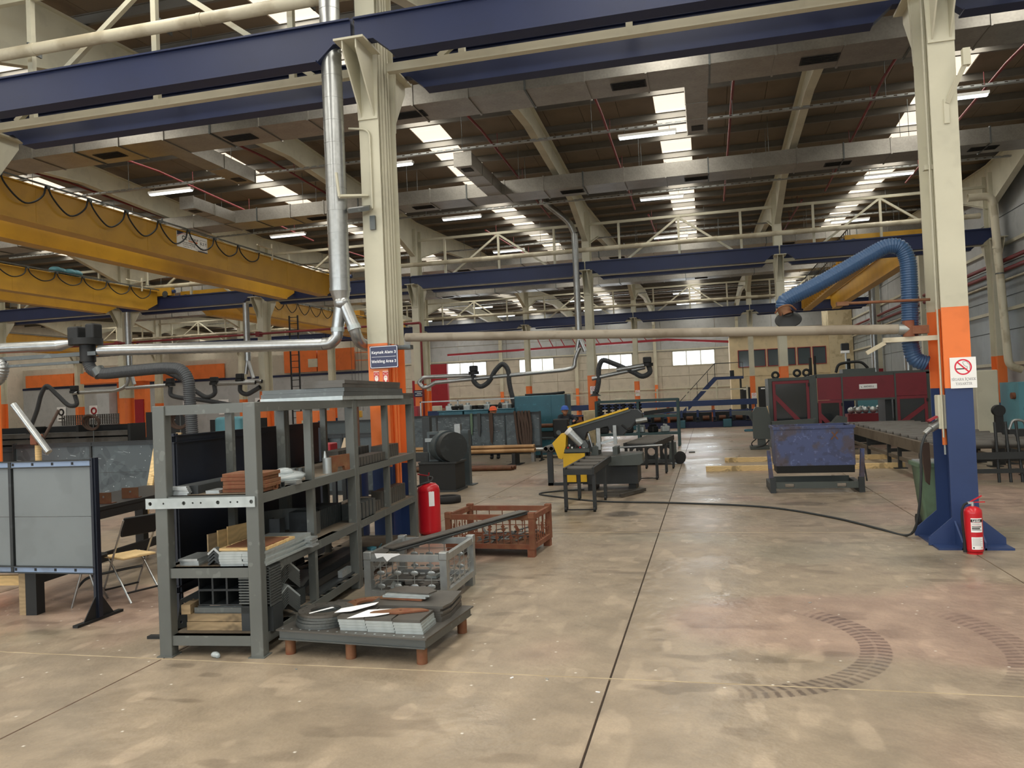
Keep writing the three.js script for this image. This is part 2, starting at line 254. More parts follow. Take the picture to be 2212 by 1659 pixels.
for (let i = 0; i < 6; i++) { // daylight windows high in the wall behind the camera, like those of the far wall
  const x = -33 + 7.5 * i, w = new THREE.Group(); w.name = 'window_' + (5 + i); w.position.set(x, 4.6, ZB); scene.add(w); struct(tag(w, 'bright window in the end wall opposite the far windows', 'window', 'windows of the near end wall'));
  part(w, 'window_pane', M.win, BB(-2, 2, -1.2, 1.2, 0, 0.04)); part(w, 'frame', M.cream, BB(-2.1, 2.1, -1.3, -1.2, -0.05, 0.05), BB(-2.1, 2.1, 1.2, 1.3, -0.05, 0.05), BB(-2.1, -2, -1.2, 1.2, -0.05, 0.05), BB(2, 2.1, -1.2, 1.2, -0.05, 0.05));
  areaLight(WIN_COL, GATE_L, 3.9, 2.3, [x, 4.6, ZB - 0.07], 0, 0);
}
struct(tag(mesh('wall_left', M.wallPanel, [BB(XL - 0.3, XL, -0.2, 11.2, ZF, ZB)]), 'long side wall at the crane end of the hall', 'wall'));
const wallR = new THREE.Group(); wallR.name = 'wall_right'; scene.add(wallR); struct(tag(wallR, 'grimy grey panelled side wall behind the teal cabinet and roller conveyor', 'wall'));
part(wallR, 'core', M.wallGrey, BB(XR + 0.06, XR + 0.3, -0.2, 11.2, ZF, ZB));
{
  const ys = [0, 1.25, 2.5, 3.75, 5, 6.2, 8, 10.9];
  for (let z = -16; z > -74; z -= 3.58) for (let k = 0; k < 7; k++) part(wallR, 'panel', k === 3 || k === 2 || k === 4 ? M.panelGrey : M.wallGrey, BB(XR, XR + 0.06, ys[k] + 0.02, ys[k + 1] - 0.02, z - 3.55, z - 0.03));
  for (const y of [2.5, 4.5, 6.9]) part(wallR, 'girt', M.cream, BB(XR - 0.1, XR, y - 0.06, y + 0.06, -74, -14));
}
// far left partition with orange hoarding
const wallP = new THREE.Group(); wallP.name = 'wall_partition'; scene.add(wallP); struct(tag(wallP, 'pale grey partition wall with a navy line and orange boards above', 'wall'));
part(wallP, 'wall_section', M.wallGrey, BB(XL, -23.5, 0, 4.45, -56.4, -56.1)); part(wallP, 'navy_band', M.navy, BB(XL, -23.5, 4.45, 4.62, -56.42, -56.05)); part(wallP, 'wall_section', M.wallPanel, BB(XL, -23.5, 4.62, 6.2, -56.4, -56.15));
for (const [a, b, y0, y1] of [[-32.2, -29.4, 4.75, 6.45], [-29.3, -26.2, 4.75, 6.45], [-42, -37.6, 4.66, 5.8], [-46.9, -42.1, 4.66, 5.8], [-52, -47, 4.66, 5.75], [-57, -52.1, 4.66, 5.7]]) part(wallP, 'orange_board', M.orange, BB(a, b, y0, y1, -56.05, -55.9));
part(wallP, 'notice_board', M.cream, BB(-30.1, -29.3, 5.1, 5.75, -55.9, -55.86));
part(wallP, 'rail', M.orange, BB(-26.1, -24.5, 6.0, 6.06, -56, -55.94), BB(-26.1, -24.5, 5.4, 5.46, -56, -55.94), BB(-24.56, -24.5, 4.6, 6.06, -56, -55.94));

// ---------- columns ----------
const colSeg = (y0, y1) => [BB(-0.15, 0.15, y0, y1, 0.305, 0.33), BB(-0.15, 0.15, y0, y1, -0.33, -0.305), BB(-0.009, 0.009, y0, y1, -0.305, 0.305)];
const corbel = s => [BB(-0.22, 0.22, 7.02, 7.05, s * 0.33, s * 0.93), ...[-0.1, 0.1].map(x => EZ([[s * 0.33, 7.02], [s * 0.9, 7.02], [s * 0.9, 6.9], [s * 0.33, 6.1]], 0.02, x)), EX([[-0.15, 6.1], [0.15, 6.1], [0.18, 7.02], [-0.18, 7.02]], 0.02, 0, 0, s * 0.345)];
const gSegs = {};
function column(name, label, x, z, blueTop, orangeTop, opts = {}) {
  const o = thing(name, label, 'column', [x, 0, z], 0, opts.group); struct(o);
  const seg = (a, b) => gSegs[a + '_' + b] || (gSegs[a + '_' + b] = share(colSeg(a, b)));
  if (opts.wide) { part(o, 'base_plate', M.blue, BB(-0.38, 0.42, 0, 0.025, -0.6, 0.6)); for (const sx of [-1, 1]) for (const z of [0.32, -0.32]) part(o, 'gusset', M.blue, EX([[0.15, 0], [0.42, 0], [0.42, 0.09], [0.15, 0.33]].map(p => [p[0] * sx, p[1]]), 0.02, 0, 0.01, z)); for (const sx of [-0.12, 0.12]) part(o, 'gusset', M.blue, EZ([[0.33, 0], [0.6, 0], [0.6, 0.09], [0.33, 0.3]], 0.02, sx)); }
  if (blueTop > 0) part(o, 'blue_base', M.blue, seg(0, blueTop)); part(o, 'orange_band', M.orange, seg(blueTop, orangeTop)); part(o, 'cream_shaft', M.cream, seg(orangeTop, 9.5));
  part(o, 'corbel', M.cream, gSegs.cf || (gSegs.cf = share(corbel(1)))); part(o, 'corbel', M.cream, gSegs.cb || (gSegs.cb = share(corbel(-1))));
  return o;
}
const colC = column('welding_area_column', 'steel column with orange band and blue welding area sign', COLX[6], ROWZ[1], 1.1, 2.87, {});
for (const [dx, dz, r] of [[0.1, 0.12, 0.022], [0.1, 0.02, 0.03], [0.1, -0.1, 0.022], [0.1, -0.2, 0.018]]) part(colC, 'conduit', M.cream, C([dx, 2.87, dz], [dx, 9.4, dz], r, 10));
for (const [dx, dz, r] of [[0.1, 0.02, 0.03], [0.1, -0.1, 0.022]]) part(colC, 'conduit', M.orange, C([dx, 0.6, dz], [dx, 2.87, dz], r, 10));
part(colC, 'floodlight_arm', M.cream, BAR([-0.05, 5.0, 0.35], [-0.3, 4.92, 0.75], 0.04), BAR([-0.3, 4.92, 0.75], [-0.32, 5.25, 0.78], 0.03)); part(colC, 'floodlight_head', M.steel, B(0.3, 0.06, 0.2, -0.12, 4.78, 0.5, 0.35, 0.3, 0), B(0.08, 0.2, 0.04, 0.02, 4.6, 0.36));
part(colC, 'conduit', M.cream, PIPE([[-0.3, 6.0, 0.36], [0.02, 5.95, 0.36], [0.02, 4.8, 0.36]], 0.016, 0.12, 8));
part(colC, 'pipe_bracket', M.steel, BB(0.15, 0.42, 2.78, 2.84, 0.0, 0.12));
const colR = column('no_smoking_column', 'steel column with blue base, orange band and large no smoking notice', COLX[7], ROWZ[1], 1.9, 2.88, { wide: true });
part(colR, 'downpipe', M.cream, C([-0.12, 2.88, 0.08], [-0.12, 9.4, 0.08], 0.028, 12)); part(colR, 'downpipe', M.orange, C([-0.12, 1.2, 0.08], [-0.12, 2.88, 0.08], 0.028, 12)); part(colR, 'conduit', M.cream, C([-0.16, 1.3, 0.2], [-0.16, 9.4, 0.2], 0.012, 8)); part(colR, 'pipe_tip', M.zinc, C([-0.12, 1.08, 0.08], [-0.12, 1.2, 0.08], 0.014, 8));
part(colR, 'pipe_clamp', M.cream, BB(-0.2, 0.0, 4.62, 4.68, 0.04, 0.12)); part(colR, 'hook_bracket', M.cream, BAR([0.03, 5.35, 0.34], [0.2, 5.75, 0.55], 0.05, 0.04), BB(0.16, 0.24, 5.7, 5.9, 0.5, 0.58), BB(-0.01, 0.05, 5.1, 5.4, 0.33, 0.35));
const cl1 = 'cream steel column with orange band in the back rows';
for (const [ri, xs] of [[1, [-12.05, -19.55]], [2, COLX], [3, COLX.slice(0, 8)]]) for (const x of xs) column('hall_column', cl1, x, ROWZ[ri], x < 0 && ri === 1 ? 0 : 1.1, ri === 1 ? 2.87 : 2.8, { group: 'columns of the back rows' });
for (const x of COLX.slice(1, 8)) { const o = thing('wall_column', 'slim cream column with orange foot standing against the far wall', 'column', [x, 0, ZF + 0.3], 0, 'columns along the far wall'); struct(o); part(o, 'orange_foot', M.orange, BB(-0.13, 0.13, 0, 2.7, -0.2, 0.2)); part(o, 'cream_shaft', M.cream, BB(-0.13, 0.13, 2.7, 9.9, -0.2, 0.2)); }
for (const z of [-21.5, -43, -53.8, -64]) { const o = thing('wall_column', 'slim cream column with red foot standing against the side wall', 'column', [XR - 0.25, 0, z], 0, 'columns along the side wall'); struct(o); part(o, 'red_foot', M.redDull, BB(-0.15, 0.15, 0, 2.9, -0.13, 0.13)); part(o, 'cream_shaft', M.cream, BB(-0.15, 0.15, 2.9, 9.9, -0.13, 0.13)); }

// ---------- crane runways, bracing, rafters ----------
const gBeam = share(EX([[-3.72, 7.06], [-3.45, 7.06], [-3.2, 6.85], [3.2, 6.85], [3.45, 7.06], [3.72, 7.06], [3.72, 7.36], [-3.72, 7.36]], 0.16), BB(-3.2, 3.2, 6.83, 6.855, -0.13, 0.13), BB(-3.72, 3.72, 7.345, 7.37, -0.13, 0.13), BB(-3.72, 3.72, 7.37, 7.41, -0.025, 0.025));
const gTube = share(BB(-3.55, 3.55, 6.88, 7.0, -0.06, 0.06)), gTop = share(BB(-3.6, 3.6, 9.0, 9.1, -0.05, 0.05)), gVert = share(BB(-0.045, 0.045, 7.0, 9.0, -0.045, 0.045)), gDia = s => share(BAR([0, 9.0, 0], [s * 2.75, 7.0, 0], 0.08)), gD1 = gDia(1), gD2 = gDia(-1);
for (let r = 1; r <= 3; r++) for (let i = 0; i < 8; i++) {
  const x = (COLX[i] + COLX[i + 1]) / 2, z = ROWZ[r]; if (r === 1 && i < 3) continue;
  for (const s of [1, -1]) { const o = solo('crane_runway_beam', 'blue steel crane runway beam between two column brackets', 'beam', M.navy, gBeam, [x, 0, z + s * 0.68], 0, 'crane runway beams'); struct(o); }
  const b = thing('wind_bracing', 'cream tubular bracing frame above the crane runway', 'bracing', [x, 0, z], 0, 'bracing frames of the column rows'); struct(b);
  part(b, 'bottom_chord', M.cream, gTube); part(b, 'top_chord', M.cream, gTop); for (const dx of [-2.4, 0, 2.4]) { const v = part(b, 'vertical', M.cream, gVert); v.position.x = dx; } part(b, 'diagonal', M.cream, gD1); part(b, 'diagonal', M.cream, gD2);
}
const ROOF_E = 10.1, ROOF_R = 10.6;
const rafterGeo = (L) => { const h = L / 2, bot = [[0, 8.3], [-0.25, 8.3], [-3.6, 9.25], [-h, 9.65], [-L + 3.6, 9.25], [-L + 0.25, 8.3], [-L, 8.3]], top = [[-L, 9.84], [-h, 10.34], [0, 9.84]]; const strip = (pts, d) => pts.slice(0, -1).map((p, i) => RAIL([0, p[1] + d, p[0]], [0, pts[i + 1][1] + d, pts[i + 1][0]], 0.22, 0.025)); return share(EZ([...bot, ...top], 0.014, 0), strip(bot.slice(1, 6), 0), strip(top, 0)); };
for (let b = 0; b < 4; b++) {
  const L = ROWZ[b] - ROWZ[b + 1], g = rafterGeo(L);
  for (const x of COLX) { if (b === 0 && x < -20) continue; const o = solo('roof_rafter', 'haunched cream steel rafter spanning the bay under the roof', 'rafter', M.cream, g, [x, 0, ROWZ[b]], 0, 'roof rafters'); struct(o); }
}
const ceiling = new THREE.Group(); ceiling.name = 'ceiling'; scene.add(ceiling); struct(tag(ceiling, 'low pitched roof of beige panels on purlins', 'ceiling'));
const SKX = []; for (let k = -7; k <= 1; k++) SKX.push(-0.62 + 7.5 * k);
const PURL = 6, gPane = {}, gPanel = {};
for (let b = 0; b < 4; b++) {
  const L = ROWZ[b] - ROWZ[b + 1], h = L / 2, sl = Math.hypot(h, ROOF_R - ROOF_E), an = Math.atan2(ROOF_R - ROOF_E, h);
  for (const s of [1, -1]) {
    const zc = ROWZ[b] - h + s * h / 2, yc = (ROOF_E + ROOF_R) / 2, rx = s * an; // roof falls towards +z for s=1
    const put = (name, m, g, x) => { const o = part(ceiling, name, m, g); o.position.set(x, yc, zc); o.rotation.x = rx; return o; };
    const strips = []; let a = XL; for (const sx of SKX) { const hw = b === 0 ? 1.0 : 0.5; strips.push([a, sx - hw]); a = sx + hw; } strips.push([a, XR]);
    for (const [x0, x1] of strips) {
      const n = (b === 1 && x0 > -31) || (b === 2 && x0 > -40) ? Math.round((x1 - x0) / 1.08) : 1, w = (x1 - x0) / n;
      for (let i = 0; i < n; i++) { const key = b + '_' + w.toFixed(3); put('roof_panel', M.roof, gPanel[key] || (gPanel[key] = share(B(w - (n > 1 ? 0.014 : 0), 0.08, sl, 0, 0.04, 0))), x0 + (i + 0.5) * w); }
    }
    put('roof_deck', M.roof, share(BB(XL, XR, 0.1, 0.2, -sl / 2 - 0.05, sl / 2 + 0.05)), 0);
    for (let k = 0; k < PURL; k++) { const t = (k + 0.5) / PURL - 0.5; const o = put('purlin', M.purlin, gSegs.pu || (gSegs.pu = share(BB(XL, XR, -0.2, -0.19, -0.05, 0.03), BB(XL, XR, -0.2, 0, -0.006, 0.006), BB(XL, XR, -0.012, 0, -0.03, 0.05))), 0); o.position.y += Math.sin(-rx) * t * sl; o.position.z += Math.cos(rx) * t * sl; }
    for (const sx of SKX) {
      if (b === 0 && sx < -25) continue;
      const o = thing('skylight', 'strip of translucent roof light panes between the beige roof panels', 'skylight', [sx, yc, zc], 0, 'roof light strips'); o.rotation.x = rx; struct(o);
      const g = gPane[b] || (gPane[b] = share(B(b === 0 ? 2.0 : 1.0, 0.012, sl / PURL - 0.03, 0, 0.03, 0)));
      for (let k = 0; k < PURL; k++) { const p = part(o, 'skylight_pane', M.sky, g); p.position.z = ((k + 0.5) / PURL - 0.5) * sl + sl / PURL / 2 * 0; }
      areaLight(SKY_COL, SKY_L, b === 0 ? 1.96 : 0.96, sl - 0.1, [sx, yc + 0.005, zc], -PI / 2 + rx, 0);
    }
  }
}
// ---------- overhead services ----------
// rectangular galvanised ducts
const gDuctSec = share(BB(0.012, 1.298, 0, 0.45, -1.1, 0)), gDuctFl = share(BB(-0.02, 0.02, -0.025, 0.475, -1.125, 0.025)), gGrille = share(BB(-0.38, 0.38, -0.012, 0, -0.2, 0.2), [-0.14, -0.07, 0, 0.07, 0.14].map(z => B(0.7, 0.012, 0.03, 0, -0.016, z, 0.6)));
function duct(label, x0, n, z, vents, y = 8.75) {
  const o = thing('ventilation_duct', label, 'duct', [x0, y, z], 0);
  for (let i = 0; i < n; i++) { const s = part(o, 'duct_section', M.duct, gDuctSec); s.position.x = i * 1.31; const f = part(o, 'joint_flange', i % 3 ? M.duct : M.steel, gDuctFl); f.position.x = i * 1.31; }
  for (const v of vents) { const g = part(o, 'grille', M.black, gGrille); g.position.set(v - x0, 0, -0.55); }
  for (let i = 1; i < n; i += 3) part(o, 'hanger_rod', M.steel, C([i * 1.31 + 0.5, 0.45, -0.05], [i * 1.31 + 0.5, 1.55, -0.05], 0.008, 6), C([i * 1.31 + 0.5, 0.45, -1.05], [i * 1.31 + 0.5, 1.55, -1.05], 0.008, 6));
  return o;
}
function branch(o, x, z0, z1, w = 0.55) { // branch duct of a duct thing, in its own coordinates
  const n = Math.max(2, Math.round(Math.abs(z1 - z0) / 1.3)); for (let i = 0; i < n; i++) { const a = z0 + (z1 - z0) * i / n, b = z0 + (z1 - z0) * (i + 1) / n; part(o, 'branch_section', M.duct, BB(x - w / 2, x + w / 2, 0.02, 0.4, a, b)); part(o, 'joint_flange', M.duct, BB(x - w / 2 - 0.02, x + w / 2 + 0.02, 0, 0.42, b - 0.015, b + 0.015)); }
  part(o, 'grille', M.black, B(0.3, 0.012, 0.35, x, 0.012, z1 - Math.sign(z1 - z0) * 0.45));
}
const duct1 = duct('long galvanised duct with five grilles just behind the front crane runway', -31.07, 32, -16.75, [-14.74, -10.92, -6.45, -1.35, 2.58, 7]); branch(duct1, 18.0, -1.1, -4.2); branch(duct1, 31.15, -1.1, -4.5, 0.5);
const duct2 = duct('long galvanised duct below the roof ridge with a stub reaching forward', -31.07, 32, -25.15, [-13.2, -9.2, -4, 0, 4.2, 8.2]); branch(duct2, 24.55, 0, 3.5, 0.5); branch(duct2, 14.6, 0, 2.4, 0.5);
duct('galvanised duct high in the bay behind the second crane runway', -40.2, 39, -38.5, [-20, -12, -4, 4]); duct('galvanised duct high in the bay before the far wall', -40.2, 39, -48, [-16, -8, 0]);

// lamps on cable trays
const gLampH = share(EX([[-0.09, 0.07], [0.09, 0.07], [0.08, 0], [-0.08, 0]], 1.56, 0, 0, 0, 0, PI / 2)), gLampD = share(EX([[-0.078, 0], [0.078, 0], [0.05, -0.045], [-0.05, -0.045]], 1.5, 0, 0, 0, 0, PI / 2)), gLampHang = share(C([-0.6, 0.07, 0], [-0.6, 0.2, 0], 0.006, 6), C([0.6, 0.07, 0], [0.6, 0.2, 0], 0.006, 6));
const LX = [-38.4, -31, -23.6, -16.2, -8.8, -1.25, 6.3];
const lampRow = (z, xs, y = 9) => xs.forEach(x => {
  const o = thing('batten_light', 'lit tube batten light hanging below a cable tray under the roof', 'light', [x, y, z], 0, 'batten lights under the roof'); part(o, 'housing', M.white, gLampH); part(o, 'lamp_diffuser', M.lamp, gLampD); part(o, 'hanger', M.steel, gLampHang);
  areaLight(LAMP_COL, LAMP_L, 1.5, 0.12, [x, y - 0.055, z], -PI / 2, 0);
});
const trayWhere = ['just behind the front crane runway', 'under the ridge of the first bay', 'just before the second crane runway', 'just behind the second crane runway', 'under the ridge of the second bay', 'just before the third crane runway', 'just behind the third crane runway', 'under the ridge of the last bay', 'close to the far wall'];
function tray(z, x0, x1, y = 9.2) {
  const o = thing('cable_tray', 'perforated cable tray with batten lights ' + trayWhere.shift(), 'cable tray', [0, y, z], 0, 'cable trays under the roof');
  part(o, 'tray_base', M.galv, BB(x0, x1, 0, 0.006, -0.06, 0.06)); for (const s of [-1, 1]) { const g = []; for (let x = x0; x < x1; x += 0.25) g.push(BB(x, x + 0.17, 0.012, 0.05, s * 0.058, s * 0.062)); g.push(BB(x0, x1, 0, 0.014, s * 0.058, s * 0.062), BB(x0, x1, 0.046, 0.056, s * 0.058, s * 0.062)); part(o, 'tray_side', M.galv, g); }
  for (let x = x0 + 1; x < x1; x += 3.75) part(o, 'hanger_rod', M.steel, C([x, 0.05, 0], [x, 1.1, 0], 0.008, 6)); part(o, 'cable', M.cable, C([x0, 0.025, 0], [x1, 0.025, 0], 0.018, 6));
}
for (const z of [-14.5, -21.6, -28.8]) { lampRow(z, LX.slice(2)); tray(z, -30, 10); }
for (const z of [-36.2, -43.2, -50.2]) { lampRow(z, LX); tray(z, -42, 10); }
for (const z of [-57.5, -64.6, -71.5]) { lampRow(z, LX.slice(1)); tray(z, -40, 10); }
// sprinkler mains along the bays
for (const [b, xs] of [[1, [-27.2, -23.4, -20, -16.6, -12.8, -5.9, -2.45, 1.0, 4.7, 7.5]], [2, [-24, -16.5, -9, -2, 4]]]) for (const x of xs) {
  const z0 = ROWZ[b] - 0.6, z1 = ROWZ[b + 1] + 0.6, m = (z0 + z1) / 2, o = thing('sprinkler_pipe', 'thin red sprinkler pipe running along the bay below the purlins', 'pipe', [x, 0, 0], 0, 'sprinkler pipes below the roof');
  part(o, 'pipe', M.redPipe, C([0, 9.35, z0], [0, 9.7, m], 0.035, 8), C([0, 9.7, m], [0, 9.35, z1], 0.035, 8));
  for (let k = 0; k < 6; k++) { const z = z0 + (z1 - z0) * (k + 0.5) / 6, y = 9.35 + 0.35 * (1 - Math.abs(z - m) / (z0 - m)); part(o, 'hanger', M.redPipe, C([0.03, y, z], [0.03, y + 0.5, z], 0.01, 6)); }
}
// cream pipe in front of each row, on the bracing
for (const [r, x0, x1, y] of [[1, -30, 10, 8.0], [2, -50, 10, 7.95], [3, -50, 10, 7.95]]) { const o = thing('roof_drain_pipe', ['', 'thick cream pipe fixed in front of the nearest bracing frames', 'thick cream pipe fixed in front of the second row of bracing', 'thick cream pipe fixed in front of the third row of bracing'][r], 'pipe', [0, y, ROWZ[r] + 0.3], 0); part(o, 'pipe', M.creamPipe, C([x0, 0, 0], [x1, 0, 0], 0.095, 14)); for (let x = x0 + 1; x < x1; x += 3.1) part(o, 'coupling', M.creamPipe, C([x, 0, 0], [x + 0.08, 0, 0], 0.102, 14)); for (let x = x0 + 2; x < x1; x += 2.5) part(o, 'clamp', M.steel, BB(x, x + 0.03, -0.02, 0.14, -0.28, 0.0)); }
// red fire main at the second row
{ const o = thing('fire_main', 'thin red pipe running across below the yellow cranes', 'pipe', [0, 5.4, -31.76]); part(o, 'pipe', M.redPipe, C([-45, 0, 0], [-12.3, 0, 0], 0.05, 8)); part(o, 'drop_pipe', M.redPipe, PIPE([[-12.3, 0, 0], [-11.75, 0, 0], [-11.75, -5.2, 0]], 0.05, 0.1, 8)); for (const x of [-34.55, -27.05, -19.55]) part(o, 'clamp', M.redPipe, BB(x - 0.1, x + 0.1, -0.12, 0.1, -0.2, 0.05)); }

// ---------- overhead travelling cranes ----------
const craneSign = (() => canvas(640, 250, (x, w, h) => {
  x.fillStyle = '#f1efe9'; x.fillRect(0, 0, w, h); x.fillStyle = '#1c2440'; x.beginPath(); x.moveTo(0, 0); x.lineTo(150, 0); x.lineTo(0, 70); x.fill(); x.strokeStyle = '#c03a2a'; x.lineWidth = 7; x.beginPath(); x.moveTo(0, 95); x.quadraticCurveTo(60, 20, 200, 18); x.stroke(); x.fillStyle = '#1c2440'; x.fillRect(430, 236, 210, 14);
  x.fillStyle = '#101010'; x.lineWidth = 13; x.strokeStyle = '#101010'; x.beginPath(); x.arc(135, 90, 30, 0.6, 5.6); x.stroke(); x.font = 'bold 74px sans-serif'; x.fillText('K', 158, 118); x.font = 'bold 54px sans-serif'; x.fillText('GÜRALP', 235, 95);
  x.fillStyle = '#d06a1a'; x.fillRect(235, 106, 190, 24); x.fillStyle = '#fff'; x.font = 'bold 18px sans-serif'; x.fillText('VİNÇ & MAKİNA', 245, 124); x.fillStyle = '#101010'; x.font = 'bold 28px sans-serif'; x.fillText('www.guralpvinc.com', 100, 165); x.fillText('Tel: 0(262) 658 17 88', 105, 198); x.font = 'bold 24px sans-serif'; x.fillText('0 (262) 658 17 87', 120, 230);
  x.strokeStyle = '#101010'; x.lineWidth = 4; rrect(x, 480, 50, 145, 180, 14); x.stroke(); x.font = 'bold 62px sans-serif'; x.fillText('6.3 T', 484, 130); x.font = 'bold 40px sans-serif'; x.fillText('60/12', 500, 205);
}))();
function crane(label, x, z0, z1, gap, opts = {}) { // two girders along z between rows at z0 (near) and z1 (far); x = face of the girder on the +x side
  const o = thing('overhead_crane', label, 'crane', [x, 0, 0], 0), a = z0 - 0.95, b = z1 + 0.95, prof = [[a, 7.05], [a - 0.7, 6.72], [b + 0.7, 6.72], [b, 7.05], [b, 7.62], [a, 7.62]];
  const girder = (dx, name) => part(o, name, M.yellow, EZ(prof, 0.34, dx - 0.2), EZ([[a - 0.7, 6.7], [b + 0.7, 6.7], [b + 0.7, 6.73], [a - 0.7, 6.73]], 0.44, dx - 0.2), EZ([[a, 7.6], [b, 7.6], [b, 7.63], [a, 7.63]], 0.42, dx - 0.2));
  const g1 = girder(0, 'girder'); girder(-gap, 'girder');
  for (let k = 1; k < 5; k++) part(g1, 'seam', M.yellow, BB(-0.035, -0.025, 6.74, 7.6, a + (b - a) * k / 5 - 0.006, a + (b - a) * k / 5 + 0.006));
  for (const z of [z0 - 0.68, z1 + 0.68]) { part(o, 'end_carriage', M.yellow, BB(-gap - 1.0, 0.6, 7.43, 7.8, z - 0.14, z + 0.14)); for (const dx of [-gap - 0.7, 0.3]) part(o, 'wheel', M.steel, C([dx, 7.5, z - 0.16], [dx, 7.5, z + 0.16], 0.15, 16)); for (const dx of [-gap - 1.0, 0.6]) part(o, 'buffer', M.blue, C([dx, 7.62, z], [dx + Math.sign(dx + gap / 2) * 0.12, 7.62, z], 0.08, 12)); }
  part(o, 'rail', M.steel, BB(-0.22, -0.18, 7.63, 7.67, b, a), BB(-gap - 0.22, -gap - 0.18, 7.63, 7.67, b, a));
  part(o, 'festoon_rail', M.steel, BB(0.06, 0.1, 7.66, 7.7, b, a)); for (let z = a - 1; z > b; z -= 2.5) part(o, 'rail_bracket', M.galv, BB(-0.1, 0.14, 7.63, 7.66, z - 0.04, z + 0.04));
  const step = 1.35, zz = opts.festoon || []; for (let z = zz[0]; z > zz[1]; z -= step) { const dp = 0.5 + 0.08 * Math.sin(z * 5); part(o, 'festoon_cable', M.black, TB([[0.08, 7.66, z], [0.085, 7.45, z - 0.1], [0.09, 7.66 - dp, z - step * 0.48], [0.085, 7.4, z - step * 0.88], [0.08, 7.66, z - step * 0.95]], 0.022, 6, 20)); part(o, 'cable_trolley', M.steel, BB(0.05, 0.11, 7.6, 7.66, z - 0.05, z + 0.05)); }
  if (opts.sign) { part(o, 'sign_board', M.white, BB(-0.03, -0.012, 7.1, 7.58, opts.sign - 1.5, opts.sign)); print(o, 'sign_print', craneSign, 1.5, 0.48, [-0.009, 7.34, opts.sign - 0.75], PI / 2, 0.5); }
  if (opts.post) part(o, 'end_stop_post', M.creamPipe, BB(0.06, 0.11, 7.5, 8.1, opts.post - 0.03, opts.post + 0.03), BB(0.06, 0.11, 7.88, 7.93, opts.post, opts.post + 1.0));
  if (opts.hoist) { const z = opts.hoist; part(o, 'hoist_trolley', M.yellow, BB(-gap - 0.3, 0.0, 7.68, 7.85, z - 0.6, z + 0.6), BB(-gap + 0.2, -0.4, 7.85, 8.2, z - 0.35, z + 0.35)); part(o, 'hoist_drum', M.steel, C([-gap + 0.3, 8.0, z - 0.5], [-0.5, 8.0, z - 0.5], 0.2, 16)); for (const d of [-0.35, -0.12, 0.12, 0.35]) part(o, 'hoist_cable', M.cable, C([-gap / 2 + d, 1.6, z], [-gap / 2 + d, 7.7, z], 0.012, 6)); part(o, 'hook_block', M.yellow, RB(0.5, 0.45, 0.3, 0.06, -gap / 2, 1.4, z)); part(o, 'hook', M.steel, TB([[-gap / 2, 1.2, z], [-gap / 2, 1.05, z], [-gap / 2 + 0.13, 0.9, z], [-gap / 2, 0.78, z], [-gap / 2 - 0.14, 0.9, z]], 0.035, 8)); }
  return o;
}
crane('yellow double girder crane with festoon cables and white rating sign', -15.5, ROWZ[1], ROWZ[2], 1.9, { festoon: [-11.9, -24.6], sign: -20.9, post: -26.2 });
crane('yellow double girder crane with blue sheet on top beyond the signed crane', -24.4, ROWZ[1], ROWZ[2], 2.2, { festoon: [-16, -30.2], post: -30.2 });
crane('yellow double girder crane with sagging cables in the second bay', -21.4, ROWZ[2], ROWZ[3], 1.9, { festoon: [-36, -44], sign: -44.4, post: -45.6, hoist: -48 });
const craneR = crane('gold girder crane with railing near the side wall above the drill line', 8.2, ROWZ[2], ROWZ[3], 1.7, {});
{ const gr = []; for (let z = -36; z > -52; z -= 0.5) gr.push(BB(-1.98, -1.95, 7.65, 8.7, z - 0.015, z + 0.015)); for (const y of [8.2, 8.7]) gr.push(BB(-1.98, -1.95, y - 0.02, y + 0.02, -52, -36)); part(craneR, 'guard_rail', M.black, gr); const br = []; for (let z = -34.5; z > -52; z -= 0.9) br.push(BB(-2.0, -1.35, 7.55, 7.65, z - 0.06, z + 0.06), EZ([[z - 0.03, 6.8], [z + 0.03, 6.8], [z + 0.03, 7.55], [z - 0.03, 7.55]], 0.3, -2.1)); part(craneR, 'walkway_bracket', M.yellow, br); }
crane('pale yellow crane far across the hall over the grey partition', -44, ROWZ[2], ROWZ[3], 2, {});
{ const o = solo('plastic_sheet', 'crumpled pale blue plastic sheet lying on top of a yellow girder', 'sheet', M.tealLight, [0, 1, 2, 3].map(i => SPH(0.28, -24.5 + rr(-0.1, 0.1), 7.78, -25.6 - i * 0.33, 0.8, 0.5, 1, 9))); }
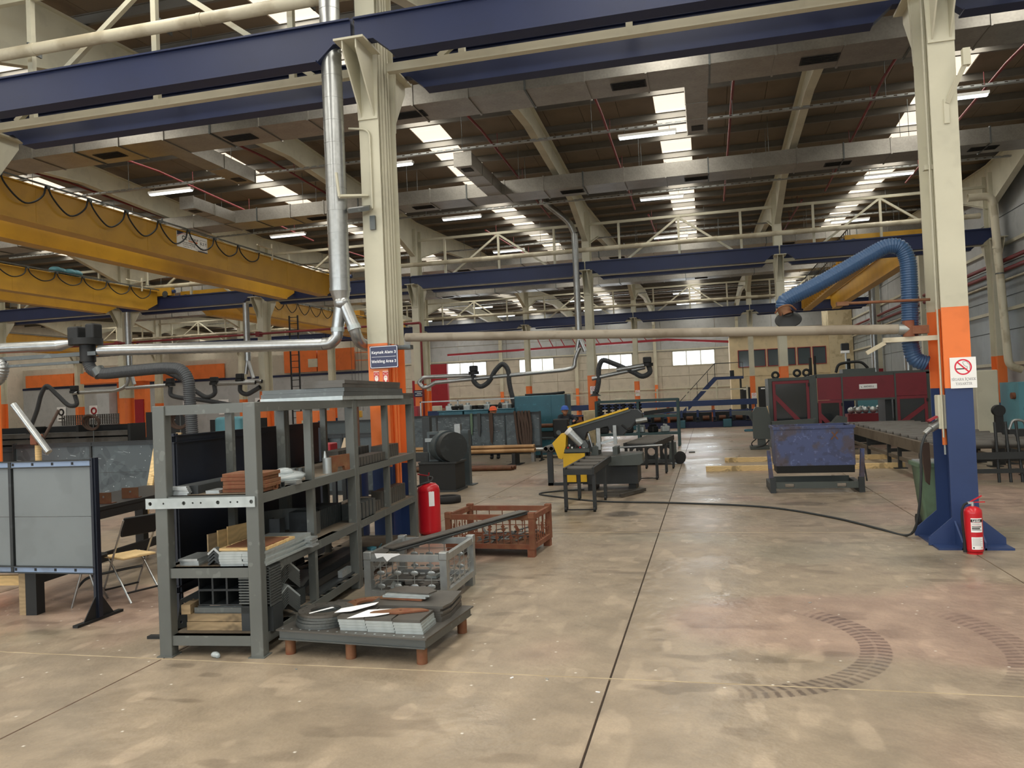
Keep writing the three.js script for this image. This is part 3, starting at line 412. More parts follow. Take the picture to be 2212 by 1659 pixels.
// ---------- fume extraction at the front row ----------
{ // vertical duct beside the sign column with its two branches
  const o = thing('extraction_riser', 'tall galvanised riser duct splitting into a Y beside the sign column', 'duct', [-4.95, 0, -10.25]);
  part(o, 'riser', M.galvPipe, C([-0.03, 3.66, 0], [-0.03, 9.6, 0], 0.145, 20)); for (let y = 3.8; y < 9.5; y += 0.32) part(o, 'spiral_seam', M.galvPipe, C([-0.03, y, 0], [-0.03, y + 0.012, 0], 0.149, 20));
  part(o, 'collar', M.galvPipe, C([-0.03, 3.62, 0], [-0.03, 3.67, 0], 0.152, 20)); part(o, 'taper', M.galvPipe, C([-0.02, 3.5, 0], [-0.03, 3.64, 0], 0.11, 20, 0.147), SPH(0.12, -0.01, 3.46, 0));
  part(o, 'branch_leg', M.galvPipe, C([-0.02, 3.5, 0], [-0.09, 3.1, 0], 0.088, 16)); part(o, 'branch_leg', M.galvPipe, C([0.0, 3.5, 0], [0.16, 3.1, 0], 0.088, 16)); part(o, 'band_clamp', M.zinc, C([-0.093, 3.05, 0], [-0.093, 3.11, 0], 0.094, 16)); part(o, 'band_clamp', M.zinc, C([0.15, 3.13, 0], [0.172, 3.06, 0], 0.094, 16));
  part(o, 'elbow', M.galvPipe, TB([[-0.093, 3.08, 0], [-0.11, 2.98, 0], [-0.2, 2.9, 0], [-0.32, 2.885, 0]], 0.083, 14, 12)); part(o, 'elbow', M.galvPipe, TB([[0.16, 3.09, 0], [0.175, 2.98, -0.04], [0.165, 2.9, -0.16], [0.15, 2.86, -0.5]], 0.083, 14, 12));
}
{
  const o = thing('swing_fume_extractor', 'horizontal galvanised spiral pipe reaching out from the riser with a dark ribbed hose', 'extraction arm', [0, 0, 0]);
  part(o, 'spiral_pipe', M.galvPipe, C([-5.27, 2.885, -10.25], [-9.0, 3.0, -10.2], 0.083, 16)); for (let k = 1; k < 30; k++) { const x = -5.3 - k * 0.122, y = 2.886 + k * 0.0037; part(o, 'spiral_seam', M.galvPipe, C([x, y, -10.25], [x - 0.012, y, -10.25], 0.086, 16)); }
  part(o, 'swivel_drum', M.black, C([-9.25, 3.1, -10.2], [-9.25, 3.2, -10.2], 0.24, 22)); part(o, 'fan_housing', M.black, RB(0.2, 0.22, 0.22, 0.03, -9.4, 3.28, -10.2)); part(o, 'motor_box', M.black, RB(0.16, 0.24, 0.2, 0.03, -9.1, 3.3, -10.2)); part(o, 'hose_collar', M.black, C([-9.22, 2.84, -10.2], [-9.22, 3.1, -10.2], 0.115, 18));
  part(o, 'support_beam', M.steel, BB(-12, -9.0, 2.93, 2.99, -10.17, -10.11), BB(-12, -9.3, 2.82, 2.86, -10.17, -10.11));
  part(o, 'hose', M.hoseDark, HOSE([[-9.22, 2.84, -10.2], [-9.16, 2.72, -10.2], [-9.0, 2.655, -10.2], [-8.5, 2.66, -10.2], [-7.8, 2.67, -10.2], [-7.58, 2.63, -10.2], [-7.47, 2.48, -10.2], [-7.45, 2.2, -10.2], [-7.42, 1.5, -10.2]], 0.085, 0.03, 0.005)); part(o, 'hose_clamp', M.steel, C([-9.06, 2.72, -10.2], [-8.99, 2.62, -10.2], 0.1, 16));
  part(o, 'hood', M.black, LA([[0.09, 0.2], [0.1, 0.1], [0.2, 0], [0.19, 0]], 20, -7.42, 1.3, -10.2));
}
{
  const o = thing('extraction_pipe', 'galvanised spiral pipe with cone leading in from beyond the swivel drum', 'pipe', [0, 0, 0]); part(o, 'pipe', M.galvPipe, C([-9.75, 3.12, -10.2], [-13, 3.18, -10.2], 0.085, 16)); part(o, 'cone', M.galvPipe, C([-9.48, 3.15, -10.2], [-9.75, 3.12, -10.2], 0.05, 16, 0.09)); part(o, 'flex_hose', M.galvPipe, HOSE([[-11.4, 2.95, -10.1], [-11.0, 2.95, -10.1], [-10.75, 2.85, -10.1], [-10.8, 2.68, -10.1], [-11.1, 2.55, -10.1]], 0.1, 0.035, 0.006));
}
{ // long dusty pipe to the no smoking column, blue hose arm
  const o = thing('extraction_boom', 'long dusty grey pipe boom spanning between the two front columns', 'pipe', [0, 0, 0]); part(o, 'pipe', M.dustPipe, C([-4.2, 2.95, -10.72], [2.4, 2.66, -10.72], 0.062, 16)); part(o, 'joint', M.galv, C([2.36, 2.66, -10.72], [2.48, 2.65, -10.72], 0.07, 16)); part(o, 'swivel', M.rust, C([2.48, 2.56, -10.72], [2.48, 2.76, -10.72], 0.07, 16), B(0.2, 0.1, 0.12, 2.6, 2.64, -10.72)); part(o, 'bracket', M.creamPipe, RAIL([1.98, 2.38, -10.72], [2.2, 2.5, -10.72], 0.05, 0.05), BB(2.18, 2.8, 2.5, 2.56, -10.75, -10.69)); part(o, 'rust_bar', M.rustPlate, C([1.75, 3.03, -10.75], [2.75, 3.01, -10.75], 0.018, 8), BB(1.66, 1.8, 3.0, 3.05, -10.8, -10.7));
}
{
  const o = thing('blue_fume_extractor', 'thick blue ribbed extraction hose arching down to a black round hood', 'extraction arm', [0, 0, -10.95]); const P = [[2.72, 2.22], [2.6, 2.28], [2.55, 2.45], [2.56, 2.9], [2.57, 3.3], [2.555, 3.58], [2.48, 3.72], [2.34, 3.745], [2.1, 3.64], [1.75, 3.46], [1.4, 3.29], [1.15, 3.18], [1.05, 3.12], [1.03, 3.03]].map(p => [p[0], p[1], 0]);
  part(o, 'hose', M.hoseBlue, HOSE(P, 0.098, 0.032, 0.006, 18)); part(o, 'inner_band', M.hoseBlue, C([2.56, 3.0, 0], [2.56, 3.05, 0], 0.107, 18));
  part(o, 'hood_neck', M.rustPlate, C([1.03, 3.04, 0.02], [1.07, 2.93, 0.06], 0.085, 18)); const hd = LA([[0.07, 0.09], [0.075, 0.05], [0.165, -0.02], [0.17, -0.03], [0.155, -0.025], [0.065, 0.05], [0.06, 0.06], [0.001, 0.06]], 28); MX(hd, 1.08, 2.9, 0.08, 0.75, 0, 0.1); part(o, 'hood', M.black, hd); part(o, 'handle', M.rustPlate, TB([[0.92, 2.97, 0.1], [0.98, 3.04, 0.14], [1.1, 3.06, 0.15], [1.18, 3.0, 0.1]], 0.012, 6)); const ring = new THREE.TorusGeometry(0.06, 0.007, 6, 20); MX(ring, 1.06, 2.96, 0.03, 2.3, 0, 0); part(o, 'guard_ring', M.steel, ring);
}
{ // welding area sign
  const o = thing('welding_area_sign', 'navy sign reading welding area with white lettering and border', 'sign', [-4.44, 2.67, -10.455]); part(o, 'plate', M.navy, RB(0.43, 0.32, 0.012, 0.005)); print(o, 'lettering', canvas(516, 384, (x, w, h) => { x.fillStyle = '#22284f'; x.fillRect(0, 0, w, h); x.strokeStyle = '#f4f4f4'; x.lineWidth = 9; rrect(x, 12, 12, w - 24, h - 24, 26); x.stroke(); x.fillStyle = '#f4f4f4'; x.font = 'bold 66px sans-serif'; x.textAlign = 'center'; x.fillText('Kaynak Alanı 3', w / 2, 135, 450); x.fillRect(36, 186, w - 72, 6); x.fillText('Welding Area 3', w / 2, 290, 450); }), 0.43, 0.32, [0, 0, 0.0075], 0, 0.35);
  for (const [dx, l] of [[-0.08, 'red hand glove sticker beside the column edge under the navy sign'], [0.06, 'red hand glove sticker under the corner of the navy sign']]) { const p = solo('safety_sticker', 'red sticker with white glove symbol below the navy sign', 'sticker', M.white, [B(0.085, 0.2, 0.002)], [-4.5 + dx, 2.37, -10.487], 0, 'stickers below the navy sign'); print(p, 'print', stickerTex(), 0.083, 0.198, [0, 0, 0.0015]); }
}
function stickerTex() { return stickerTex.t || (stickerTex.t = canvas(128, 300, (x, w, h) => { x.fillStyle = '#c7392f'; x.fillRect(0, 0, w, h); x.fillStyle = '#f3e9df'; x.fillRect(0, 0, w, 14); x.beginPath(); x.ellipse(64, 60, 46, 26, 0, 0, 7); x.strokeStyle = '#f3e9df'; x.lineWidth = 6; x.stroke(); rrect(x, 22, 100, 84, 110, 40); x.fill(); x.fillRect(46, 200, 36, 100); x.fillStyle = '#c7392f'; x.fillRect(40, 130, 48, 10); })); }
function noSmokeTex() { return noSmokeTex.t || (noSmokeTex.t = canvas(400, 520, (x, w, h) => { x.fillStyle = '#f1f1ef'; x.fillRect(0, 0, w, h); x.fillStyle = '#16191f'; x.fillRect(90, 186, 130, 18); x.fillStyle = '#8a8a88'; x.fillRect(222, 186, 34, 18); x.strokeStyle = '#4a4c50'; x.lineWidth = 6; x.beginPath(); x.moveTo(262, 200); x.lineTo(262, 160); x.quadraticCurveTo(215, 150, 205, 110); x.quadraticCurveTo(180, 70, 230, 72); x.quadraticCurveTo(262, 58, 268, 100); x.lineTo(300, 130); x.lineTo(300, 200); x.stroke(); x.strokeStyle = '#d8203c'; x.lineWidth = 24; x.beginPath(); x.arc(200, 165, 122, 0, 7); x.stroke(); x.beginPath(); x.moveTo(114, 80); x.lineTo(286, 250); x.stroke(); x.fillStyle = '#2b3038'; x.font = '58px serif'; x.textAlign = 'center'; x.fillText('SİGARA İÇMEK', w / 2, 392, 372); x.fillText('YASAKTIR', w / 2, 466, 250); })); }
function noSmoking(label, pos, w, group) { const o = thing('no_smoking_sign', label, 'sign', pos, 0, group); part(o, 'plate', M.white, RB(w, w * 1.3, 0.01, 0.004)); print(o, 'print', noSmokeTex(), w, w * 1.3, [0, 0, 0.0062], 0, 0.35); return o; }
noSmoking('large white no smoking notice on the blue and orange column', [3.0, 2.08, -10.475], 0.285);
noSmoking('small no smoking notice on a back column beside the bent hose arm', [-4.48, 2.2, -31.95], 0.24); noSmoking('small no smoking notice on the back column by the drill cabinet', [2.98, 1.5, -53.4], 0.3); noSmoking('small no smoking notice on a far column above the green rack', [-4.5, 2.0, -53.4], 0.3);
// ---------- foreground: steel shelving with stock ----------
const SO = [-3.55, -5.68], ST = 5 * PI / 180;
const sp = (x, y, z) => [SO[0] + x * Math.cos(ST) + z * Math.sin(ST), y, SO[1] - x * Math.sin(ST) + z * Math.cos(ST)];
{
  const o = thing('shelving_unit', 'long grey welded steel shelving unit stacked with metal stock', 'shelf', [SO[0], 0, SO[1]], ST);
  const post = (x, z, w, d) => part(o, 'post', M.shelf, RB(w, 2.06, d, 0.008, x, 1.03, z));
  for (const x of [-0.055, -0.855]) { post(x, -0.05, 0.11, 0.1); post(x, -2.28, 0.1, 0.06); post(x, -2.36, 0.09, 0.06); post(x, -4.6, 0.1, 0.1); for (const z of [-1.16, -3.48]) { for (const [a, b] of [[0, 0.66], [0.72, 1.24], [1.31, 2.0]]) part(o, 'upright', M.shelf, BB(x - 0.035, x + 0.035, a, b, z - 0.03, z + 0.03)); } }
  for (const x of [-0.055, -0.855]) part(o, 'foot_plate', M.shelf, BB(x - 0.07, x + 0.07, 0, 0.008, -0.12, 0.02));
  for (const y of [2.02, 1.27, 0.68, 0.13]) for (const x of [-0.045, -0.865]) for (const [z0, z1] of [[-0.1, -2.25], [-2.39, -4.55]]) part(o, 'side_rail', M.shelf, BB(x - 0.035, x + 0.035, y - 0.04, y + 0.04, z0, z1));
  for (const y of [2.02, 0.68, 0.13]) for (const z of [-0.05, -4.6, -2.32]) part(o, 'cross_rail', M.shelf, BB(-0.8, -0.11, y - 0.04, y + 0.04, z - 0.035, z + 0.035));
  part(o, 'perforated_rail', M.zinc, EX([[-0.98, 1.215], [-0.02, 1.215], [-0.02, 1.3], [-0.98, 1.3]], 0.012, 0, 0, 0.012, 0, 0, 0, [-0.94, -0.64, -0.34, -0.05].map(x => [x, 1.258, 0.016]).concat([-0.82, -0.56, -0.49, -0.23, -0.17].map(x => [x, 1.258, 0.008])))); part(o, 'cross_rail', M.shelf, BB(-0.8, -0.11, 1.23, 1.31, -0.085, -0.015)); part(o, 'cross_rail', M.shelf, BB(-0.8, -0.11, 1.23, 1.31, -4.63, -4.57));
  for (const y of [1.31, 0.72, 0.17]) for (const [z0, z1] of [[-0.02, -1.15], [-1.16, -2.3], [-2.34, -3.47], [-3.48, -4.62]]) part(o, 'shelf_deck', M.shelfDeck, BB(-0.89, -0.02, y - 0.012, y, z0 - 0.003, z1 + 0.003));
}
let gcount = 0;
const item = (name, label, cat, m, geos, x, y, z, ry = 0, group) => solo(name, label, cat, m, geos, sp(x, y, z), ST + ry, group);
// plates lying on top
for (let i = 0; i < 3; i++) item('steel_plate', 'thick pale steel plate in the low stack on top of the shelving', 'plate', i ? M.steel : M.zinc, [BB(-0.46 + rr(-0.01, 0.01), 0.46, 0, 0.043, -1.1, 1.08 - i * 0.012)], -0.45, 2.061 + i * 0.0445, -3.0, rr(-0.012, 0.012), 'pale plates on top of the shelving');
for (let i = 0; i < 2; i++) item('steel_plate', 'narrow brown grey plate on the pale plates atop the shelving', 'plate', M.mill, [BB(-0.2, 0.25, 0, 0.038, -1.0, 1.06)], -0.24, 2.195 + i * 0.0395, -2.98 - i * 0.04, rr(-0.02, 0.02), 'upper plates on top of the shelving');
for (let i = 0; i < 4; i++) item('steel_flat', 'dark rusty flat bar on the end of the shelving top', 'bar', M.mill, [BB(-0.09, 0.09, 0, 0.035, -0.24, 0.24)], -0.1 - (i % 2) * 0.2, 2.061 + Math.floor(i / 2) * 0.037, -4.4, rr(-0.05, 0.05), 'rusty flats on the shelving end');
// upper deck, y 1.31
const stackZ = (name, label, cat, m, n, w, h, len, x, y, z, group, jit = 0.012) => { for (let i = 0; i < n; i++) item(name, label, cat, m, [BB(-w / 2, w / 2, 0, h, -len, 0)], x + rr(-jit, jit), y + i * (h + 0.0008), z + rr(-jit, jit), rr(-0.02, 0.02), group); };
stackZ('flat_bar', 'dark flat bar with bright cut end in the small pile beside the post', 'bar', M.cutEdge, 5, 0.17, 0.014, 0.05, -0.76, 1.31, -0.1, 'flat bars beside the shelf post'); item('flat_bar', 'wide dark flat bar lying behind the bright cut ends', 'bar', M.darkGrey, [BB(-0.1, 0.1, 0, 0.07, -0.95, 0)], -0.72, 1.31, -0.17);
stackZ('flat_bar', 'short bright flat offcut beside the rusty blocks', 'bar', M.cutEdge, 2, 0.12, 0.012, 0.2, -0.5, 1.31, -0.16, 'short bright offcuts');
for (let i = 0; i < 5; i++) item('rusty_block', 'rust brown flat block in the pile on the upper deck', 'block', M.rustPlate, [RB(0.38, 0.031, 0.3, 0.004, 0.19, 0.0155, -0.15)], -0.42 + rr(-0.015, 0.012), 1.31 + i * 0.0315, -0.2 + rr(-0.015, 0.015), rr(-0.03, 0.03), 'rusty blocks on the upper deck');
const tubeSec = (w, t, L) => EX([[-w / 2, 0], [w / 2, 0], [w / 2, w], [-w / 2, w]], L, 0, 0, -L / 2, 0, 0, 0, [[[-w / 2 + t, t], [w / 2 - t, t], [w / 2 - t, w - t], [-w / 2 + t, w - t]].reverse()]);
for (let i = 0; i < 4; i++) item('square_tube', 'short rusty square tube piled against the shelf post', 'tube', M.rustPlate, [tubeSec(0.05, 0.006, 0.3)], -0.09 + (i === 3 ? 0.06 : 0), 1.31 + (i === 3 ? 0 : i * 0.0505), -0.28 - (i === 3 ? 0.1 : 0), PI / 2 * 0 + 1.2, 'rusty tubes by the post');
item('square_tube', 'single steel square tube with open end on the upper deck', 'tube', M.steel, [tubeSec(0.05, 0.005, 0.4)], -0.02, 1.31, -0.5, 1.2);
item('plastic_bag', 'crumpled clear plastic film over bright parts on the upper deck', 'plastic', M.film, [SPH(0.16, 0, 0.055, 0, 1.1, 0.34, 1.4, 10), SPH(0.09, 0.02, 0.1, 0.08, 1, 0.5, 1, 9)], -0.2, 1.31, -0.95); stackZ('bright_flat', 'bright zinc flat under the plastic film', 'bar', M.cutEdge, 3, 0.3, 0.012, 0.12, -0.14, 1.31, -0.72, 'zinc flats under the film');
for (let i = 0; i < 3; i++) item('steel_bush', 'dark steel bush with bright rim behind the film', 'bush', M.steel, [C([0, 0, 0], [0, 0.09, 0], 0.03, 12)], -0.35 + i * 0.07, 1.31, -1.45, 0, 'steel bushes on the deck'); item('chrome_sleeve', 'tall chromed sleeve standing on the upper deck', 'sleeve', M.cutEdge, [C([0, 0, 0], [0, 0.16, 0], 0.045, 16), C([-0.02, 0.16, 0], [-0.02, 0.23, 0], 0.02, 8, 0.008)], -0.12, 1.31, -1.75); item('rusty_bracket', 'rust brown cut plate bracket beside the chromed sleeve', 'bracket', M.rustPlate, [EX([[-0.17, 0], [-0.08, 0], [-0.06, 0.05], [0.06, 0.05], [0.08, 0], [0.17, 0], [0.17, 0.17], [-0.17, 0.17]], 0.03)], -0.08, 1.31, -2.0, PI / 2 - 0.2);
const bracketRow = (label, n, x, y, z, dz, h, w, group, m = M.mill) => { for (let i = 0; i < n; i++) item('clip_plate', label, 'clip', m, [BB(-w / 2, w / 2, 0, h, -dz * 0.32, dz * 0.32)], x, y, z - i * dz, rr(-0.04, 0.04), group); };
bracketRow('small dark clip plate standing in the row on the upper deck', 10, -0.14, 1.31, -2.5, 0.1, 0.1, 0.18, 'clip plates on the upper deck'); bracketRow('upright dark clip plate near the orange column on the upper deck', 9, -0.45, 1.31, -2.7, 0.12, 0.17, 0.2, 'upright clips near the orange column'); bracketRow('ribbed dark clip plate at the end of the upper deck', 8, -0.2, 1.31, -3.6, 0.085, 0.16, 0.16, 'ribbed clips at the deck end');
// middle deck, y 0.72
stackZ('flat_bar', 'white ended flat bar by the shelf post on the middle deck', 'bar', M.cutEdge, 3, 0.17, 0.018, 0.3, -0.7, 0.72, -0.12, 'white ended bars on the middle deck');
for (let i = 0; i < 3; i++) item('board_offcut', 'upright wooden board offcut leaning on the middle deck', 'board', i ? M.wood : M.woodGrey, [BB(-0.008, 0.008, 0, 0.2 + 0.02 * i, -0.28, 0)], -0.72 + i * 0.05, 0.72, -0.46 - i * 0.08, -0.3, 'upright board offcuts');
const angleGeo = (a, t, L) => EX([[0, 0], [t, 0], [t * 0.7 + a * 0.7, -a * 0.7 + t * 0.2], [a * 0.7, -a * 0.7 - t], [0, -t * 1.4], [-a * 0.7, -a * 0.7 - t], [-a * 0.7 - t * 0.7, -a * 0.7 + t * 0.2]], L, 0, a * 0.7 + t, -L / 2);
for (let i = 0; i < 4; i++) item('angle_bar', 'nested steel angle with bright end on the middle deck', 'angle', i === 3 ? M.cutEdge : M.darkGrey, [angleGeo(0.07, 0.012, i === 3 ? 0.06 : 0.75)], -0.47, 0.72 + i * 0.028, -0.12, 0.05, 'nested angles on the middle deck');
for (let j = 0; j < 2; j++) stackZ('flat_bar', 'zinc flat bar with pale wood on top in the wide pile', 'bar', M.zinc, 6, 0.2, 0.019, 0.9, -0.3 + j * 0.205, 0.72, -0.08, 'zinc flats in the wide pile', 0.008); for (let j = 0; j < 3; j++) item('wooden_lath', 'pale wooden lath lying on the zinc flats', 'lath', M.wood, [BB(-0.22, 0.2, 0, 0.02, -0.16, 0)], -0.2, 0.84, -0.12 - j * 0.19, rr(-0.03, 0.03), 'laths on the zinc flats');
for (let r = 0; r < 3; r++) for (let c = 0; c < 9; c++) item('square_tube', 'small rust brown square tube end in the neat pile on the middle deck', 'tube', M.rustPlate, [tubeSec(0.048, 0.006, 0.35)], -0.03, 0.72 + r * 0.049, -0.18 - c * 0.05, PI / 2, 'tube ends on the middle deck');
stackZ('bright_flat', 'bright zinc flat on the deck next to the rusty tube ends', 'bar', M.cutEdge, 5, 0.24, 0.016, 0.14, -0.06, 0.72, -0.86, 'bright zinc flats by the tube ends', 0.02);
item('channel_bracket', 'dark U shaped steel bracket with holes on the middle deck', 'bracket', M.darkGrey, [BB(-0.06, 0.06, 0, 0.2, -0.01, 0), BB(-0.06, -0.05, 0, 0.2, -0.1, 0), BB(0.05, 0.06, 0, 0.2, -0.1, 0)], -0.5, 0.72, -1.3); item('half_ring', 'large dull half ring of bent plate at the rear of the middle deck', 'ring', M.steel, [new THREE.CylinderGeometry(0.32, 0.32, 0.22, 28, 1, true, 0, PI).translate(0, 0.11, 0), new THREE.CylinderGeometry(0.3, 0.3, 0.22, 28, 1, true, 0, PI).translate(0, 0.11, 0)], -0.5, 0.72, -1.6, 1.4);
bracketRow('dark channel clip in the long row on the middle deck', 16, -0.4, 0.72, -1.75, 0.045, 0.2, 0.3, 'channel clips on the middle deck', M.darkGrey); bracketRow('small dark block in the row on the middle deck end', 9, -0.15, 0.72, -2.5, 0.09, 0.12, 0.16, 'blocks on the middle deck end'); bracketRow('upright ribbed clip on the middle deck beside the extinguisher', 12, -0.16, 0.72, -3.4, 0.085, 0.2, 0.14, 'ribbed clips beside the extinguisher'); bracketRow('grey angle piece stacked on the middle deck', 5, -0.14, 0.72, -2.45, 0.12, 0.18, 0.2, 'angle pieces on the middle deck', M.steel);
// bottom deck, y 0.17
for (let i = 0; i < 2; i++) item('timber_batten', 'weathered wooden batten framing the bottom deck stock', 'batten', M.woodGrey, [RB(0.66, 0.07, 0.07, 0.004, 0.33, 0.035, -0.035)], -0.76, 0.17 + i * 0.072, -0.16 - 0.01 * i, 0.0, 'battens on the bottom deck'); item('timber_batten', 'short wooden batten set crosswise at the deck edge', 'batten', M.woodGrey, [RB(0.08, 0.08, 0.4, 0.004, 0, 0.04, -0.2)], -0.74, 0.314, -0.12, 0.1); item('channel_bar', 'grey steel channel on the lower wooden batten', 'bar', M.steel, [BB(0, 0.6, 0, 0.008, -0.06, 0), BB(0, 0.6, 0, 0.05, -0.006, 0), BB(0, 0.6, 0, 0.05, -0.06, -0.054)], -0.68, 0.315, -0.15);
for (let r = 0; r < 2; r++) for (let c = 0; c < 3; c++) item('box_section', 'dark box section with bright open end on the bottom deck', 'tube', M.darkGrey, [tubeSec(0.125, 0.006, 0.5), EX([[-0.0625, 0], [0.0625, 0], [0.0625, 0.125], [-0.0625, 0.125]], 0.004, 0, 0, 0.003, 0, 0, 0, [[[-0.055, 0.0075], [0.055, 0.0075], [0.055, 0.1175], [-0.055, 0.1175]].reverse()])], -0.6 + c * 0.128, 0.372 + r * 0.127, -0.2, 0.03, 'box sections on the bottom deck');
item('bolt_plate', 'dark perforated gusset plate leaning at the bottom deck edge', 'plate', M.darkGrey, [EX([[-0.14, 0], [0.12, 0], [0.14, 0.22], [0.06, 0.3], [-0.1, 0.24]], 0.012, 0, 0, 0, 0, 0, 0, [[-0.1, 0.05, 0.012], [-0.1, 0.12, 0.012], [-0.08, 0.2, 0.012], [0, 0.22, 0.012], [0.08, 0.18, 0.012], [0.08, 0.08, 0.012]])], -0.78, 0.17, -0.3, 0.7);
for (let i = 0; i < 14; i++) item('louvre_plate', 'grey folded plate in the tall ribbed stack on the bottom deck', 'plate', M.steel, [EX([[-0.14, 0], [0.14, 0.0], [0.14, 0.012], [-0.14, 0.012]], 0.2, 0, 0, -0.1), BB(0.13, 0.14, -0.02, 0.012, -0.2, 0)], -0.12, 0.4 + i * 0.0225, -0.12, 0, 'ribbed stack of folded plates'); item('support_block', 'dark support block under the ribbed stack', 'block', M.darkGrey, [BB(-0.14, 0.14, 0, 0.205, -0.18, 0)], -0.12, 0.17, -0.15);
item('wrapped_bundle', 'wrapped zinc bundle lying above the box sections', 'bundle', M.zinc, [RB(0.34, 0.09, 0.2, 0.02, 0, 0.045, -0.1), RB(0.3, 0.03, 0.18, 0.01, 0, 0.1, -0.1)], -0.4, 0.627, -0.2);
for (let s = 0; s < 2; s++) for (let i = 0; i < 8; i++) item('folded_angle', s ? 'bent steel angle in the leaning pile past the post' : 'bent steel angle in the chevron pile at the deck edge', 'angle', i === 7 ? M.zinc : M.steel, [angleGeo(0.16, 0.01, 0.24)], -0.02 - s * 0.16, 0.19 + i * 0.021 + s * 0.14, -0.52 - s * 0.36, 0.9, s ? 'leaning angle pile' : 'chevron angle pile'); item('support_block', 'dark block carrying the leaning angle pile', 'block', M.darkGrey, [BB(-0.1, 0.1, 0, 0.15, -0.12, 0.12)], -0.2, 0.17, -0.94);
for (let i = 0; i < 5; i++) item('long_flat', 'long dark steel flat lying along the bottom deck', 'bar', i % 2 ? M.mill : M.darkGrey, [BB(-0.06, 0.06, 0, 0.02, -2.4, 0)], -0.12 - i * 0.14, 0.17, -1.3, rr(-0.012, 0.012), 'long flats on the bottom deck'); item('sheet_offcut', 'pale stained sheet metal offcut on the bottom deck', 'sheet', M.galv, [BB(-0.2, 0.2, 0, 0.006, -1.0, 0)], -0.5, 0.195, -1.35, 0.25); bracketRow('little bright ended stud on the bottom deck', 8, -0.1, 0.195, -1.95, 0.035, 0.07, 0.05, 'studs on the bottom deck', M.cutEdge);
item('oil_can', 'small teal oil can with thin spout on the bottom deck', 'can', M.teal, [LA([[0, 0], [0.09, 0], [0.085, 0.02], [0.055, 0.14], [0.06, 0.15], [0.02, 0.16], [0.001, 0.16]], 18), C([0.03, 0.06, 0.02], [0.14, 0.2, 0.04], 0.012, 8, 0.005)], -0.1, 0.17, -2.95);

// ---------- pallet with rings and plates ----------
const PT = -5 * PI / 180, PO = [-3.45, -5.76]; const pp = (x, y, z) => [PO[0] + x * Math.cos(PT) + z * Math.sin(PT), y, PO[1] - x * Math.sin(PT) + z * Math.cos(PT)]; // local x right, z back negative
{
  const o = thing('steel_pallet', 'low steel pallet on round pipe stub legs', 'pallet', [PO[0], 0, PO[1]], PT); part(o, 'top_plate', M.mill, BB(-0.02, 1.32, 0.2, 0.212, -0.94, 0.02));
  for (const [z0, z1] of [[-0.05, 0], [-0.92, -0.87]]) part(o, 'edge_channel', M.steel, BB(0, 1.3, 0.13, 0.2, z0, z1), BB(0, 1.3, 0.13, 0.14, z0 - 0.02, z1 + 0.015)); for (const [x0, x1] of [[0, 0.05], [1.25, 1.3]]) part(o, 'edge_channel', M.steel, BB(x0, x1, 0.13, 0.2, -0.87, -0.05));
  for (const x of [0.06, 0.62, 1.24]) for (const z of [-0.06, -0.86]) part(o, 'pipe_leg', M.rustPlate, C([x, 0, z], [x, 0.13, z], 0.042, 18)); for (let i = 0; i < 16; i++) part(o, 'bolt_hole', M.cutEdge, C([0.02 + i * 0.084, 0.21, -0.02], [0.02 + i * 0.084, 0.214, -0.02], 0.009, 8));
}
const ringGeo = share(EX(Array.from({ length: 40 }, (_, i) => [0.225 * Math.cos(i * PI / 20), 0.225 * Math.sin(i * PI / 20)]), 0.02, 0, 0.011, 0, -PI / 2, 0, 0, [[0, 0, 0.125], ...Array.from({ length: 12 }, (_, i) => [0.185 * Math.cos(i * PI / 6), 0.185 * Math.sin(i * PI / 6), 0.009])]), LA([[0.213, 0.0], [0.222, 0.003]], 30));
for (let i = 0; i < 5; i++) { const p = pp(0.28 + rr(-0.012, 0.012), 0.213 + i * 0.0225, -0.24 + rr(-0.012, 0.012)); solo('flange_ring', 'drilled steel flange ring in the stack at the pallet corner', 'ring', i === 4 ? M.mill : M.steel, ringGeo, p, rr(0, 3), 'flange rings in the corner stack'); }
for (let i = 0; i < 2; i++) solo('flange_ring', 'rusty drilled flange ring lying further back on the pallet', 'ring', i ? M.rustPlate : M.steel, ringGeo, pp(0.44, 0.213 + i * 0.0225, -0.72), rr(0, 3), 'rings further back on the pallet');
for (let c = 0; c < 3; c++) for (let i = 0; i < 5; i++) { const m = i === 4 ? M.mill : M.zinc; solo('cut_plate', ['bright edged cut plate in the pile beside the flange rings', 'bright edged cut plate in the middle pile of the pallet', 'bright edged cut plate in the outer pile of the pallet'][c], 'plate', m, [BB(-0.115, 0.115, 0, 0.021, -0.3, 0)], pp(0.62 + c * 0.245 + (4 - i) * 0.006, 0.213 + i * 0.0218, -0.07), rr(-0.01, 0.01), 'cut plates ' + ['by the rings', 'in the middle', 'on the outside'][c]); }
for (let i = 0; i < 6; i++) solo('cut_plate', 'large grey plate in the rear pile of the pallet', 'plate', M.mill, [EX([[-0.33, -0.26], [0.33, -0.26], [0.36, -0.12], [0.33, 0.26], [-0.33, 0.26]], 0.02, 0, 0.01, 0, -PI / 2)], pp(0.9 + rr(-0.01, 0.01), 0.213 + i * 0.0208, -0.66), rr(-0.015, 0.015), 'rear plates on the pallet');
solo('wedge_plate', 'orange brown pointed plate lying across the cut plates', 'plate', M.rustPlate, [EX([[-0.22, -0.02], [0.02, -0.05], [0.25, 0.03], [0.18, 0.08], [0.0, 0.1], [-0.2, 0.02]], 0.012, 0, 0.006, 0, -PI / 2, 0, 0, [[0.02, 0.03, 0.012]])], pp(0.95, 0.324, -0.24), 0.15);
